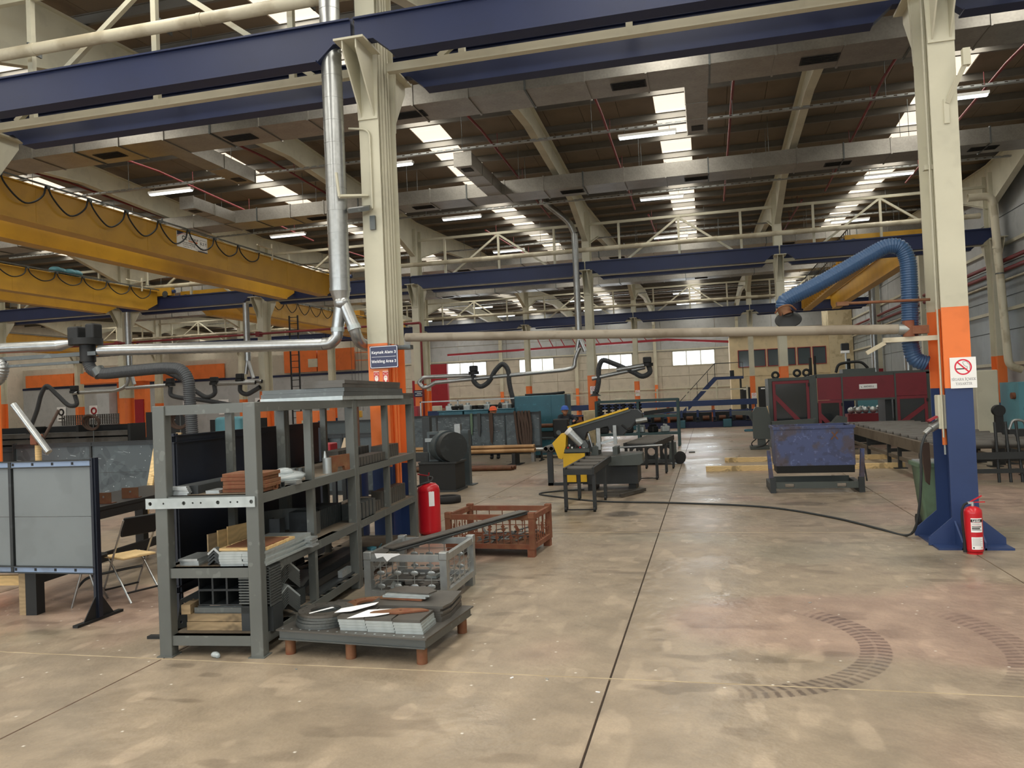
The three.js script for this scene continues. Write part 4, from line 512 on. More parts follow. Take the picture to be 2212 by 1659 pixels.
for (let i = 0; i < 3; i++) solo('bright_strip', 'pale rust streaked strip on the rear plates', 'bar', i ? M.zinc : M.rustPlate, [BB(-0.2, 0.2, 0, 0.016, -0.05, 0.05)], pp(0.82 + i * 0.03, 0.34 + i * 0.017, -0.6), -0.12 + i * 0.04, 'strips on the rear plates'); solo('plate_offcut', 'grey trapezoid plate offcut lying over the strips', 'plate', M.mill, [EX([[-0.2, -0.08], [0.22, -0.1], [0.24, 0.02], [0.1, 0.12], [-0.15, 0.1]], 0.012, 0, 0.006, 0, -PI / 2)], pp(0.86, 0.392, -0.66), -0.1);
const paperGeo = (pts, sag) => { const g = EX(pts, 0.002, 0, 0, 0, -PI / 2); const p = g.attributes.position; for (let i = 0; i < p.count; i++) p.setY(i, p.getY(i) + sag * Math.sin(p.getX(i) * 9) * 0.5 + sag * p.getX(i)); g.computeVertexNormals(); return g; };
solo('paper_sheet', 'white paper sheet draped from the ring stack to the plates', 'paper', M.paper, [paperGeo([[-0.12, -0.06], [0.02, -0.1], [0.2, 0.02], [0.22, 0.1], [0.06, 0.06], [-0.08, 0.05]], 0.02)], pp(0.52, 0.338, -0.24), 0.3); solo('paper_sheet', 'white folded paper under the pointed plate', 'paper', M.paper, [paperGeo([[-0.16, -0.1], [0.06, -0.08], [0.16, -0.02], [0.14, 0.12], [-0.06, 0.13]], 0.01)], pp(0.75, 0.327, -0.16), 0.1); solo('paper_sheet', 'curled white paper strip inside the flange ring', 'paper', M.paper, [paperGeo([[-0.1, -0.01], [0.1, -0.015], [0.09, 0.015], [-0.1, 0.012]], 0.02)], pp(0.3, 0.335, -0.16), 0.7);

// ---------- stillages ----------
function stillage(name, label, m, cx, cz, ry, w, d, h, style) {
  const o = thing(name, label, 'stillage', [cx, 0, cz], ry), X = w / 2, Z = d / 2, b = 0.1;
  for (const sx of [-1, 1]) for (const sz of [-1, 1]) { part(o, 'corner_post', m, BB(sx * X - sx * 0.07, sx * X, b, h, sz * Z - sz * 0.07, sz * Z)); part(o, 'corner_cap', m, RB(0.085, 0.08, 0.085, 0.01, sx * (X - 0.037), h - 0.02, sz * (Z - 0.037))); part(o, 'foot', m, BB(sx * X - sx * 0.1, sx * X - sx * 0.01, 0, b, sz * Z - sz * 0.1, sz * Z - sz * 0.01)); }
  for (const sz of [-1, 1]) { part(o, 'top_rail', m, BB(-X + 0.07, X - 0.07, h - 0.075, h - 0.01, sz * Z - sz * 0.05, sz * Z - sz * 0.005)); part(o, 'bottom_rail', m, BB(-X + 0.07, X - 0.07, b, b + 0.06, sz * Z - sz * 0.05, sz * Z - sz * 0.005)); } for (const sx of [-1, 1]) { part(o, 'top_rail', m, BB(sx * X - sx * 0.05, sx * X - sx * 0.005, h - 0.075, h - 0.01, -Z + 0.07, Z - 0.07)); part(o, 'bottom_rail', m, BB(sx * X - sx * 0.05, sx * X - sx * 0.005, b, b + 0.06, -Z + 0.07, Z - 0.07)); }
  part(o, 'floor_plate', m === M.rust ? M.rustPlate : M.mill, BB(-X + 0.02, X - 0.02, b, b + 0.012, -Z + 0.02, Z - 0.02));
  const side = (len, put) => { const g = []; if (style === 'oval') { const n = Math.round(len / 0.165); for (let i = 0; i < n; i++) { const x = -len / 2 + (i + 0.5) * len / n; g.push(C([x, b + 0.05, 0], [x, h - 0.07, 0], 0.005, 5)); for (let r = 0; r < 3; r++) { const y = b + 0.1 + r * 0.13; g.push(SPH(0.045, x, y, 0, 1, 0.55, 0.12, 10)); if (i < n - 1) g.push(B(0.05, 0.014, 0.006, x + len / n / 2, y, 0)); if (r < 2) g.push(C([x - len / n / 2, y + 0.065, 0], [x + len / n / 2, y + 0.065, 0], 0.003, 4)); } } } else { const n = Math.round(len / 0.095); for (let i = 0; i < n; i++) { const x = -len / 2 + (i + 0.5) * len / n; g.push(C([x, b + 0.03, 0], [x, h - 0.06 - (i % 2) * 0.1, 0.0], 0.007, 5)); g.push(B(0.045, 0.045, 0.006, x, b + 0.14 + (i % 2) * 0.1, 0, 0, 0, PI / 4)); } g.push(C([-len / 2, b + 0.17, 0], [len / 2, b + 0.17, 0], 0.006, 5)); } return part(o, 'lattice', m, g); };
  for (const s of [-1, 1]) { const a = side(w - 0.16); a.position.z = s * (Z - 0.028); const c = side(d - 0.16); c.rotation.y = PI / 2; c.position.x = s * (X - 0.028); }
  return o;
}
stillage('wire_stillage', 'galvanised wire stillage with oval lattice sides beside the shelving', M.galv, -2.95, -7.74, 0.01, 0.86, 1.0, 0.52, 'oval'); stillage('wire_stillage', 'rusty brown wire stillage holding steel offcuts', M.rust, -2.74, -10.1, -0.07, 1.2, 0.86, 0.54, 'spike');
for (let i = 0; i < 2; i++) solo('steel_strip', i ? 'lower dark steel strip lying slantwise across both stillages' : 'upper dusty steel strip lying slantwise across both stillages', 'bar', i ? M.darkGrey : M.mill, [RAIL([-3.2 + i * 0.06, 0.515 + 0.022 * (1 - i), -7.45], [-2.32 + i * 0.03, 0.545 + 0.022 * (1 - i), -9.75], 0.14, 0.014)]);
solo('torn_paper', 'torn white paper hanging on the galvanised stillage rim', 'paper', M.paper, [EX([[-0.13, 0.03], [-0.11, -0.02], [-0.04, 0.0], [0.0, -0.05], [0.05, -0.01], [0.14, 0.02], [0.13, 0.03]], 0.003)], [-3.12, 0.5, -7.225], 0);
{ const g = M.darkGrey; for (let i = 0; i < 46; i++) { const L = rr(0.1, 0.34), m = [M.darkGrey, M.mill, M.steel, M.zinc][Math.floor(rnd() * 3.4)]; solo('steel_offcut', 'thin steel offcut in the heap inside the rusty stillage', 'offcut', m, [B(L, 0.008, 0.035)], [-2.62 + rr(-0.38, 0.38), 0.135 + 0.11 * (i / 46) * (1) + 0.01, -10.1 + rr(-0.25, 0.25)], 0, 'offcuts in the rusty stillage').rotation.set(rr(-0.25, 0.25), rr(0, 3.1), rr(-0.25, 0.25)); }
  for (let i = 0; i < 12; i++) solo('small_part', 'small dark or bright steel part lying inside the galvanised stillage', 'part', i % 4 ? M.mill : M.zinc, [B(rr(0.08, 0.25), 0.03, rr(0.06, 0.12))], [-2.95 + rr(-0.28, 0.28), 0.13 + 0.02 * (i % 4), -7.75 + rr(-0.33, 0.33)], rr(0, 3), 'parts in the galvanised stillage'); }

// ---------- fire extinguishers ----------
{
  const o = thing('large_extinguisher', 'big red fire extinguisher with white label beyond the shelving end', 'extinguisher', [-4.16, 0, -11.3]); part(o, 'cylinder', M.red, LA([[0.001, 0.0], [0.13, 0.0], [0.165, 0.03], [0.17, 0.06], [0.17, 0.66], [0.155, 0.72], [0.11, 0.765], [0.05, 0.78], [0.001, 0.785]], 32)); part(o, 'weld_seam', M.red, C([0, 0.07, 0], [0, 0.076, 0], 0.1725, 32), C([0, 0.655, 0], [0, 0.661, 0], 0.1725, 32));
  const lab = new THREE.CylinderGeometry(0.172, 0.172, 0.22, 10, 1, true, 0.35, 0.5); lab.translate(0, 0.55, 0); part(o, 'label', M.paper, lab); part(o, 'valve', M.steel, C([0, 0.78, 0], [0, 0.88, 0], 0.022, 12), B(0.05, 0.03, 0.03, 0.02, 0.86, 0)); part(o, 'lever', M.redDull, BAR([0, 0.88, 0], [-0.16, 0.91, 0.02], 0.018, 0.01), BAR([0.01, 0.88, 0], [0.02, 0.93, 0], 0.016)); part(o, 'hose', M.cable, TB([[0.0, 0.84, 0], [0.08, 0.86, 0.02], [0.07, 0.81, 0.05], [-0.05, 0.77, 0.12], [-0.2, 0.68, 0.12], [-0.24, 0.4, 0.08]], 0.014, 8, 30));
}
{
  const o = thing('small_extinguisher', 'bright red fire extinguisher with two white labels at the column foot', 'extinguisher', [2.9, 0, -10.05]); part(o, 'cylinder', M.red, LA([[0.001, 0.012], [0.08, 0.012], [0.094, 0.04], [0.095, 0.06], [0.095, 0.46], [0.09, 0.5], [0.06, 0.53], [0.03, 0.54], [0.001, 0.545]], 32)); part(o, 'base_ring', M.red, C([0, 0, 0], [0, 0.03, 0], 0.082, 28)); part(o, 'valve', M.cutEdge, C([0, 0.54, 0], [0, 0.585, 0], 0.018, 12), B(0.06, 0.024, 0.03, -0.02, 0.58, 0)); part(o, 'lever', M.red, BAR([-0.03, 0.585, 0], [0.1, 0.66, 0], 0.012, 0.02)); part(o, 'lever', M.red, BAR([-0.01, 0.585, 0], [0.13, 0.588, 0], 0.01, 0.02)); part(o, 'hose', M.rubber, TB([[-0.04, 0.58, 0], [-0.09, 0.56, 0.02], [-0.12, 0.48, 0.03], [-0.118, 0.3, 0.03], [-0.11, 0.16, 0.03]], 0.013, 8, 26)); part(o, 'nozzle', M.rubber, C([-0.11, 0.16, 0.03], [-0.108, 0.02, 0.03], 0.014, 10, 0.02));
  const curved = (t, y, h) => { const g = new THREE.CylinderGeometry(0.0962, 0.0962, h, 16, 1, true, -0.55, 1.35); g.userData.done = true; g.translate(0, y, 0); const m = new THREE.Mesh(g, M0('#ffffff', 0.4, 0, { map: t })); m.name = 'label'; m.castShadow = m.receiveShadow = true; o.add(m); };
  curved(canvas(300, 260, (x, w, h) => { x.fillStyle = '#f1f0ee'; x.fillRect(0, 0, w, h); x.fillStyle = '#1b1b1b'; x.fillRect(0, 20, w, 54); x.fillStyle = '#f3f3f3'; x.font = 'bold 58px sans-serif'; x.fillText('Lardan', 40, 66, 220); x.strokeStyle = '#c03'; x.lineWidth = 4; x.strokeRect(12, 82, w - 24, 50); x.fillStyle = '#333'; for (let i = 0; i < 4; i++) x.fillRect(24, 94 + i * 9, 180 + 40 * (i % 2), 3); x.fillRect(20, 150, 240, 18); x.fillRect(20, 178, 200, 26); x.fillRect(20, 214, 250, 10); }), 0.335, 0.16); curved(canvas(300, 240, (x, w, h) => { x.fillStyle = '#eceae8'; x.fillRect(0, 0, w, h); x.fillStyle = '#777'; for (let i = 0; i < 11; i++) x.fillRect(20, 18 + i * 14, 200 + 50 * ((i * 7) % 3) / 2, 4); x.fillStyle = '#333'; x.beginPath(); x.arc(46, 206, 18, 0, 7); x.fill(); x.fillStyle = '#d0641c'; x.beginPath(); x.arc(255, 206, 16, 0, 7); x.fill(); }), 0.13, 0.14);
}
// ---------- wheeled bin, socket box, cable by the column ----------
{
  const o = thing('wheeled_bin', 'faded green wheeled plastic bin tucked behind the column', 'bin', [2.95, 0, -11.66]); const prism = (w0, w1, y0, y1) => { const g = new THREE.CylinderGeometry(w1 * 0.7071, w0 * 0.7071, y1 - y0, 4, 1); g.rotateY(PI / 4); g.translate(0, (y0 + y1) / 2, 0); return g; };
  part(o, 'body', M.greenBin, prism(0.36, 0.5, 0.06, 0.88)); part(o, 'rim', M.greenBin, BB(-0.28, 0.28, 0.86, 0.91, -0.28, 0.28)); part(o, 'liner', M.film, BB(-0.24, 0.24, 0.9, 0.93, -0.24, 0.24)); for (const x of [-0.2, 0.2]) part(o, 'wheel', M.rubber, C([x - 0.03, 0.09, -0.2], [x + 0.03, 0.09, -0.2], 0.09, 16)); part(o, 'foot', M.greenBin, BB(-0.15, 0.15, 0, 0.08, 0.08, 0.15));
}
{
  const o = thing('power_socket', 'grey industrial socket with cable plugged in on the column side', 'socket', [2.78, 1.55, -10.72]); part(o, 'box', M.cream, RB(0.1, 0.42, 0.16, 0.012, 0.02, 0.06, 0)); part(o, 'socket_body', M.galv, C([-0.02, -0.08, 0.02], [-0.12, -0.14, 0.06], 0.05, 14)); part(o, 'cover_flap', M.redDull, B(0.11, 0.02, 0.1, -0.09, -0.02, 0.04, 0, 0, 0.5)); part(o, 'plug', M.galv, C([-0.11, -0.13, 0.05], [-0.2, -0.2, 0.09], 0.032, 12));
}
solo('power_cable', 'black power cable drooping from the column and trailing over the floor to the saw', 'cable', M.cable, [TB([[2.6, 1.36, -10.63], [2.53, 1.2, -10.6], [2.52, 0.8, -10.65], [2.5, 0.4, -10.75], [2.47, 0.12, -10.9], [2.42, 0.018, -11.1], [2.2, 0.016, -11.6], [1.75, 0.016, -12.6], [0.84, 0.016, -13.76], [-0.7, 0.016, -14.36], [-1.98, 0.016, -14.63], [-2.9, 0.016, -15.3], [-3.44, 0.016, -15.9], [-3.1, 0.016, -16.3], [-2.6, 0.016, -16.5]], 0.016, 6, 120)]);
solo('hung_rag', 'dirty grey cloth hanging on the column below the socket', 'rag', M.brown, [EX([[-0.05, 0], [0.05, 0], [0.06, -0.3], [0.03, -0.55], [-0.02, -0.5], [-0.05, -0.25]], 0.02)], [2.72, 1.2, -11.2], 0.4);
// ---------- welding screens and work place beside the shelving ----------
function screen(name, label, m, railM, L, y0, y1, pos, ry, opts = {}) { // runs along local x, 0..L
  const o = thing(name, label, 'screen', pos, ry), n = opts.n || Math.max(1, Math.round(L / 1.0));
  for (let i = 0; i < n; i++) { const a = L * i / n, b = L * (i + 1) / n, ym = (y0 + y1) / 2 + 0.0; if (opts.split) { part(o, 'sheet', m, BB(a + 0.03, b - 0.03, y0 + 0.06, ym - 0.002, -0.006, 0.006)); part(o, 'sheet', m, BB(a + 0.03, b - 0.03, ym + 0.002, y1 - 0.06, -0.006, 0.006)); } else part(o, 'sheet', m, BB(a + 0.02, b - 0.02, y0 + 0.04, y1 - 0.04, -0.006, 0.006)); }
  for (let i = 1; i < n; i++) part(o, 'stile', railM, BB(L * i / n - 0.018, L * i / n + 0.018, y0, y1, -0.02, 0.025));
  for (const [a, b] of [[y1 - 0.07, y1], [y0, y0 + 0.07]]) { part(o, 'rail', opts.holes ? M.railBlue : railM, BB(0, L, a, b, -0.018, 0.018)); part(o, 'rail_lip', railM, BB(0, L, b - 0.01, b, -0.02, 0.04), BB(0, L, a, a + 0.01, -0.02, 0.04)); if (opts.holes) for (let x = 0.12; x < L; x += 0.24) part(o, 'rail_hole', M.black, BB(x - 0.014, x + 0.014, (a + b) / 2 - 0.014, (a + b) / 2 + 0.014, 0.016, 0.0195)); }
  for (const x of opts.posts || [0, L]) { part(o, 'post', opts.postM || railM, BB(x - 0.03, x + 0.03, 0.02, y1 + 0.015, -0.025, 0.025), BB(x - 0.012, x + 0.012, 0.02, y1 + 0.015, -0.04, 0.04)); part(o, 'foot', M.black, BB(x - 0.03, x + 0.03, 0, 0.025, -0.3, 0.3)); part(o, 'foot_gusset', M.black, EZ([[-0.2, 0.02], [0.2, 0.02], [0.02, 0.26], [-0.02, 0.26]], 0.01, x)); }
  return o;
}
screen('welding_screen', 'grey sheet metal welding screen with blue perforated rails', M.sheetGrey, M.darkGrey, 3.0, 0.45, 1.575, [-8.9, 0, -6.56], 0, { n: 3, split: true, holes: true, posts: [3.0, 0.2], postM: M.navyDark });
screen('welding_screen', 'near black welding screen standing behind the shelving', M.navyDark, M.navyDark, 3.3, 0.4, 1.8, sp(-1.04, 0, -0.45), ST + PI / 2, { n: 3, posts: [0.05, 3.4] });
screen('welding_screen', 'scratched dark steel screen behind the work table', M.marked, M.darkGrey, 3.2, 0.5, 1.56, [-11.9, 0, -11.4], 0, { n: 2, split: true });
screen('welding_screen', 'black screen beside the scratched screen', M.black, M.black, 2.2, 0.3, 1.5, [-14.2, 0, -11.5], 0, { n: 1 });
screen('welding_screen', 'dull grey screen hung with rags behind the shelving', M.screen, M.darkGrey, 2.2, 0.5, 1.53, [-7.1, 0, -12.2], 0, { n: 2 });
screen('welding_screen', 'low dark screen enclosing the welding bay beyond the positioner', M.marked, M.darkGrey, 4.6, 0.42, 1.55, [-9.75, 0, -24.4], 0, { n: 4, split: true });
screen('welding_screen', 'dark screen left of the welding bay behind the red cabinet', M.screen, M.darkGrey, 2.6, 0.42, 1.5, [-12.6, 0, -24.2], 0.05, { n: 2, split: true });
for (const [x, w, l, m] of [[-6.75, 0.12, 1.0, M.brown], [-7.15, 0.1, 0.75, M.hoseDark], [-7.4, 0.07, 0.7, M.greenBin]]) solo('hung_sling', { [M.brown.uuid]: 'brown cloth sling hanging over the welding bay screen', [M.hoseDark.uuid]: 'grey cloth glove strip hanging over the welding bay screen', [M.greenBin.uuid]: 'green lifting sling hanging over the welding bay screen' }[m.uuid], 'sling', m, [EX([[-w / 2, 0.02], [w / 2, 0.02], [w * 0.6, -l * 0.5], [w * 0.2, -l], [-w * 0.3, -l * 0.9], [-w * 0.5, -l * 0.4]], 0.04)], [x, 1.55, -24.34]);
{ const o = thing('lifting_sling', 'thick brown bundle of lifting slings draped over the screen end', 'sling', [-5.7, 1.57, -24.33]); for (let i = 0; i < 4; i++) part(o, 'loop', M.brown, TB([[-0.25 + i * 0.12, 0.02, 0.02], [-0.2 + i * 0.1, -0.5, 0.05], [-0.12 + i * 0.09, -1.1 + 0.1 * (i % 2), 0.06], [0.0 + i * 0.07, -1.22 + 0.1 * (i % 2), 0.06], [0.03 + i * 0.08, -0.6, 0.05], [-0.12 + i * 0.11, 0.02, 0.02]], 0.045, 7, 30)); }
// work table, chair, bits
{ const o = thing('work_table', 'long dark steel work table on square legs', 'table', [-7.23, 0, -8.09], 0.12); part(o, 'table_top', M.black, BB(-0.5, 0.45, 0.93, 0.97, -1.75, 1.45)); part(o, 'wooden_packer', M.woodGrey, BB(0.14, 0.22, 0, 0.93, 1.4, 1.5)); for (const [x, z, m] of [[0.28, 1.45, M.black], [0.28, -1.5, M.black], [-0.4, 1.45, M.black], [-0.4, -1.5, M.black]]) { part(o, 'leg', m, BB(x - 0.06, x + 0.06, 0, 0.93, z - 0.06, z + 0.06)); } part(o, 'stretcher', M.black, BB(0.25, 0.31, 0.3, 0.4, -1.44, 1.39)); part(o, 'stretcher', M.wood, BB(-0.34, 0.22, 0.3, 0.4, 1.42, 1.48)); part(o, 'apron', M.black, BB(0.4, 0.44, 0.83, 0.93, -1.7, 1.42)); }
for (const [x, z, r, s] of [[-6.95, -8.3, 0.3, 1], [-7.0, -8.85, -0.6, 1.1], [-6.9, -7.8, 0.1, 0.9], [-7.1, -9.4, 0.2, 1.15]]) solo('corner_bracket', 'brown folded corner bracket with a hole on the work table', 'bracket', M.rustPipe, [EX([[-0.1, 0], [0.1, 0], [0.1, 0.13], [-0.1, 0.13]], 0.008, 0, 0, 0, 0, 0, 0, [[0, 0.08, 0.014]]), BB(-0.1, 0.1, 0, 0.008, -0.1, 0)], [x, 0.971, z], r, 'brackets on the work table');
{ const o = thing('folding_chair', 'black folding chair with silver crossed legs and pale seat', 'chair', [-6.2, 0, -7.4], -1.9); const tu = (p, q) => C(p, q, 0.011, 8); for (const x of [-0.2, 0.2]) { part(o, 'leg', M.galvPipe, tu([x, 0, 0.28], [x, 0.88, -0.2])); part(o, 'leg', M.galvPipe, tu([x * 0.9, 0, -0.26], [x * 0.9, 0.47, 0.16])); } part(o, 'crossbar', M.black, tu([-0.2, 0.1, 0.22], [0.2, 0.1, 0.22]), tu([-0.18, 0.1, -0.18], [0.18, 0.1, -0.18])); part(o, 'seat', M.woodPale, RB(0.38, 0.025, 0.38, 0.01, 0, 0.46, 0.04)); part(o, 'backrest', M.black, RB(0.4, 0.22, 0.03, 0.012, 0, 0.8, -0.17, -0.35)); }
{ const o = thing('tubular_stand', 'silver tubular A frame stand under the grey screen', 'stand', [-6.4, 0, -6.95], 0.2); for (const s of [-1, 1]) part(o, 'leg', M.galvPipe, C([s * 0.16, 0, 0], [0.0, 0.5, 0], 0.012, 8)); part(o, 'leg', M.galvPipe, C([0, 0, -0.4], [0, 0.5, 0], 0.012, 8)); part(o, 'hoop', M.cable, TB([[-0.1, 0.2, 0], [-0.05, 0.28, -0.1], [0.2, 0.32, -0.3], [0.4, 0.34, -0.4]], 0.014, 6)); part(o, 'seat', M.black, C([0, 0.5, -0.1], [0, 0.53, -0.1], 0.16, 18)); }
{ const o = thing('wooden_ladder', 'pale wooden ladder leaning beside the scratched screen', 'ladder', [-8.05, 0, -10.1]); part(o, 'side_rail', M.woodPale, BAR([0, 0, 0.35], [0.05, 1.7, -0.1], 0.09, 0.03)); part(o, 'side_rail', M.woodGrey, BAR([0.42, 0, 0.35], [0.4, 1.7, -0.1], 0.09, 0.03)); for (const t of [0.2, 0.42, 0.64, 0.86]) part(o, 'rung', M.wood, C([0.05 * t, 1.7 * t, 0.35 - 0.45 * t], [0.42, 1.7 * t, 0.35 - 0.45 * t], 0.022, 8)); }
{ const o = thing('crossed_post', 'wooden post with a slanted steel tube fixed across its top', 'post', [-8.7, 0, -8.7]); part(o, 'post', M.wood, C([0, 0, 0], [0, 1.75, 0], 0.04, 10)); part(o, 'cross_tube', M.galvPipe, C([-0.3, 2.2, 0.08], [0.25, 1.55, 0.08], 0.045, 12)); part(o, 'brace', M.brown, C([0.0, 1.6, 0], [0.3, 2.1, -0.05], 0.02, 8)); part(o, 'clamp', M.rust, RB(0.12, 0.14, 0.12, 0.02, 0, 1.72, 0.02)); }
solo('tool_box', 'red tool box on the rear of the shelving bay', 'box', M.redDull, [RB(0.34, 0.3, 0.3, 0.02, 0, 0.15, 0)], [-5.72, 1.14, -11.0], 0.1); solo('tool_stand', 'dark steel stand under the red tool box', 'stand', M.darkGrey, [BB(-0.3, 0.3, 1.09, 1.14, -0.25, 0.25), BB(-0.28, -0.22, 0, 1.09, -0.2, -0.14), BB(0.22, 0.28, 0, 1.09, -0.2, -0.14), BB(-0.28, -0.22, 0, 1.09, 0.14, 0.2), BB(0.22, 0.28, 0, 1.09, 0.14, 0.2)], [-5.72, 0, -11.0]);
{ const o = thing('welding_machine', 'red wheeled welding machine behind the shelving', 'machine', [-5.0, 0, -8.3], 0.1); part(o, 'body', M.redDull, RB(0.4, 0.5, 0.7, 0.03, 0, 0.52, 0)); part(o, 'door_panel', M.black, BB(-0.17, 0.17, 0.4, 0.72, 0.35, 0.36)); for (const x of [-0.2, 0.2]) part(o, 'wheel', M.rubber, C([x - 0.03, 0.13, -0.2], [x + 0.03, 0.13, -0.2], 0.13, 16)); part(o, 'caster', M.rubber, C([-0.02, 0.05, 0.28], [0.02, 0.05, 0.28], 0.05, 12)); part(o, 'deck', M.black, BB(-0.2, 0.2, 0.24, 0.28, -0.4, 0.42), BB(-0.03, 0.03, 0.05, 0.25, 0.25, 0.31), BB(-0.21, 0.21, 0.11, 0.15, -0.22, -0.18)); }
{ const o = thing('gas_cylinder', 'tall dark blue gas cylinder beside the orange column', 'cylinder', [-5.25, 0, -11.15]); part(o, 'bottle', M.blue, LA([[0.001, 0], [0.15, 0], [0.16, 0.03], [0.16, 1.0], [0.12, 1.12], [0.05, 1.18], [0.001, 1.18]], 22)); part(o, 'valve', M.steel, C([0, 1.18, 0], [0, 1.28, 0], 0.025, 10)); part(o, 'red_hose', M.redDull, TB([[0.02, 1.24, 0], [0.25, 1.25, 0.1], [0.4, 1.1, 0.2], [0.45, 0.85, 0.25]], 0.013, 6)); }
solo('welding_glove_rag', 'pale canvas rag hanging on the rag screen', 'rag', M.mask, [EX([[-0.15, -0.1], [0.1, -0.12], [0.12, 0.1], [0.02, 0.26], [-0.02, 0.26]], 0.02)], [-5.9, 1.2, -12.13]); solo('work_jacket', 'dark work jacket hanging on the rag screen', 'jacket', M.darkGrey, [EX([[-0.12, -0.25], [0.14, -0.25], [0.16, 0.05], [0.03, 0.25], [-0.03, 0.25], [-0.15, 0.05]], 0.06)], [-6.3, 1.25, -12.12]);

// ---------- welding positioner and steel stock in the middle ----------
{ const o = thing('welding_positioner', 'dark grey welding positioner with round headstock and clamp arm', 'machine', [-5.75, 0, -16.9]); part(o, 'base_box', M.black, BB(-0.55, 0.3, 0.04, 0.62, -0.35, 0.35)); part(o, 'base_flange', M.darkGrey, BB(-0.6, 0.34, 0, 0.04, -0.4, 0.4)); part(o, 'top_flange', M.darkGrey, BB(-0.55, 0.34, 0.62, 0.66, -0.38, 0.38)); part(o, 'head_drum', M.screen, C([-0.12, 0.98, -0.12], [0.1, 0.98, 0.12], 0.36, 28)); part(o, 'head_ring', M.darkGrey, C([0.08, 0.98, 0.1], [0.28, 0.98, 0.32], 0.33, 28)); part(o, 'column', M.screen, BB(-0.42, -0.16, 0.66, 1.32, -0.15, 0.1)); part(o, 'column_slot', M.black, BB(-0.36, -0.22, 0.7, 1.26, 0.1, 0.105)); part(o, 'clamp_bar', M.panelGrey, BB(-0.45, 0.1, 1.1, 1.18, 0.1, 0.16)); part(o, 'clamp_bolt', M.black, C([0.02, 1.14, 0.16], [0.02, 1.14, 0.2], 0.03, 8)); part(o, 'arm', M.darkGrey, BB(-0.95, -0.4, 0.66, 0.86, -0.12, 0.12)); }
for (const [x, z, h, m] of [[-6.45, -17.6, 1.65, M.darkGrey], [-7.3, -22.6, 1.3, M.galv], [-5.6, -17.9, 1.3, M.screen]]) solo('stock_post', { 1.65: 'tall dark stock post beside the positioner', 1.3: 'square upright stock post near the welding bay' }[h], 'post', m, [BB(-0.09, 0.09, 0, h, -0.09, 0.09), BB(-0.2, 0.2, 0, 0.02, -0.2, 0.2)], [x, 0, z], 0, h === 1.3 ? 'stock posts near the welding bay' : undefined);
{ const o = thing('tyre_ring', 'short dark rubber ring lying on the floor behind the extinguisher', 'ring', [-5.05, 0, -14.8]); part(o, 'ring', M.rubber, LA([[0.17, 0], [0.25, 0], [0.26, 0.06], [0.25, 0.13], [0.19, 0.14], [0.17, 0.12], [0.17, 0]], 24)); }
for (let i = 0; i < 9; i++) { const up = i < 5, z = up ? -23.3 + (i % 3) * 0.13 : -21.6 + (i - 5) * 0.12, y = up ? 0.42 + Math.floor(i / 3) * 0.11 : 0.065; solo('steel_pipe', up ? 'golden brown steel pipe lying on the trestle before the welding bay' : 'rusty steel pipe lying on the floor before the welding bay', 'pipe', up ? M.copperTube : M.rustPipe, [LA([[0.05, 0], [0.06, 0], [0.06, 4.6], [0.05, 4.6], [0.05, 0]], 16, 0, 0, 0, 0, 0, PI / 2)], [up ? -5.1 + rr(-0.04, 0.04) : -5.35 + rr(-0.05, 0.05), y, z], 0, up ? 'pipes on the trestle' : 'pipes on the floor'); }
for (const x of [-8.6, -5.7]) solo('pipe_trestle', 'low dark trestle carrying the golden pipes', 'trestle', M.black, [BB(-0.05, 0.05, 0, 0.35, -0.3, 0.3), BB(-0.2, 0.2, 0, 0.02, -0.35, 0.35)], [x, 0, -23.2], 0, 'trestles under the golden pipes'); solo('galvanised_tube', 'long pale galvanised tube on the foot of the welding bay screen', 'tube', M.galvPipe, [C([-8.2, 0.36, -24.1], [-5.0, 0.38, -24.1], 0.06, 12), BB(-8, -7.9, 0, 0.31, -24.2, -24), BB(-5.4, -5.3, 0, 0.32, -24.2, -24)]);
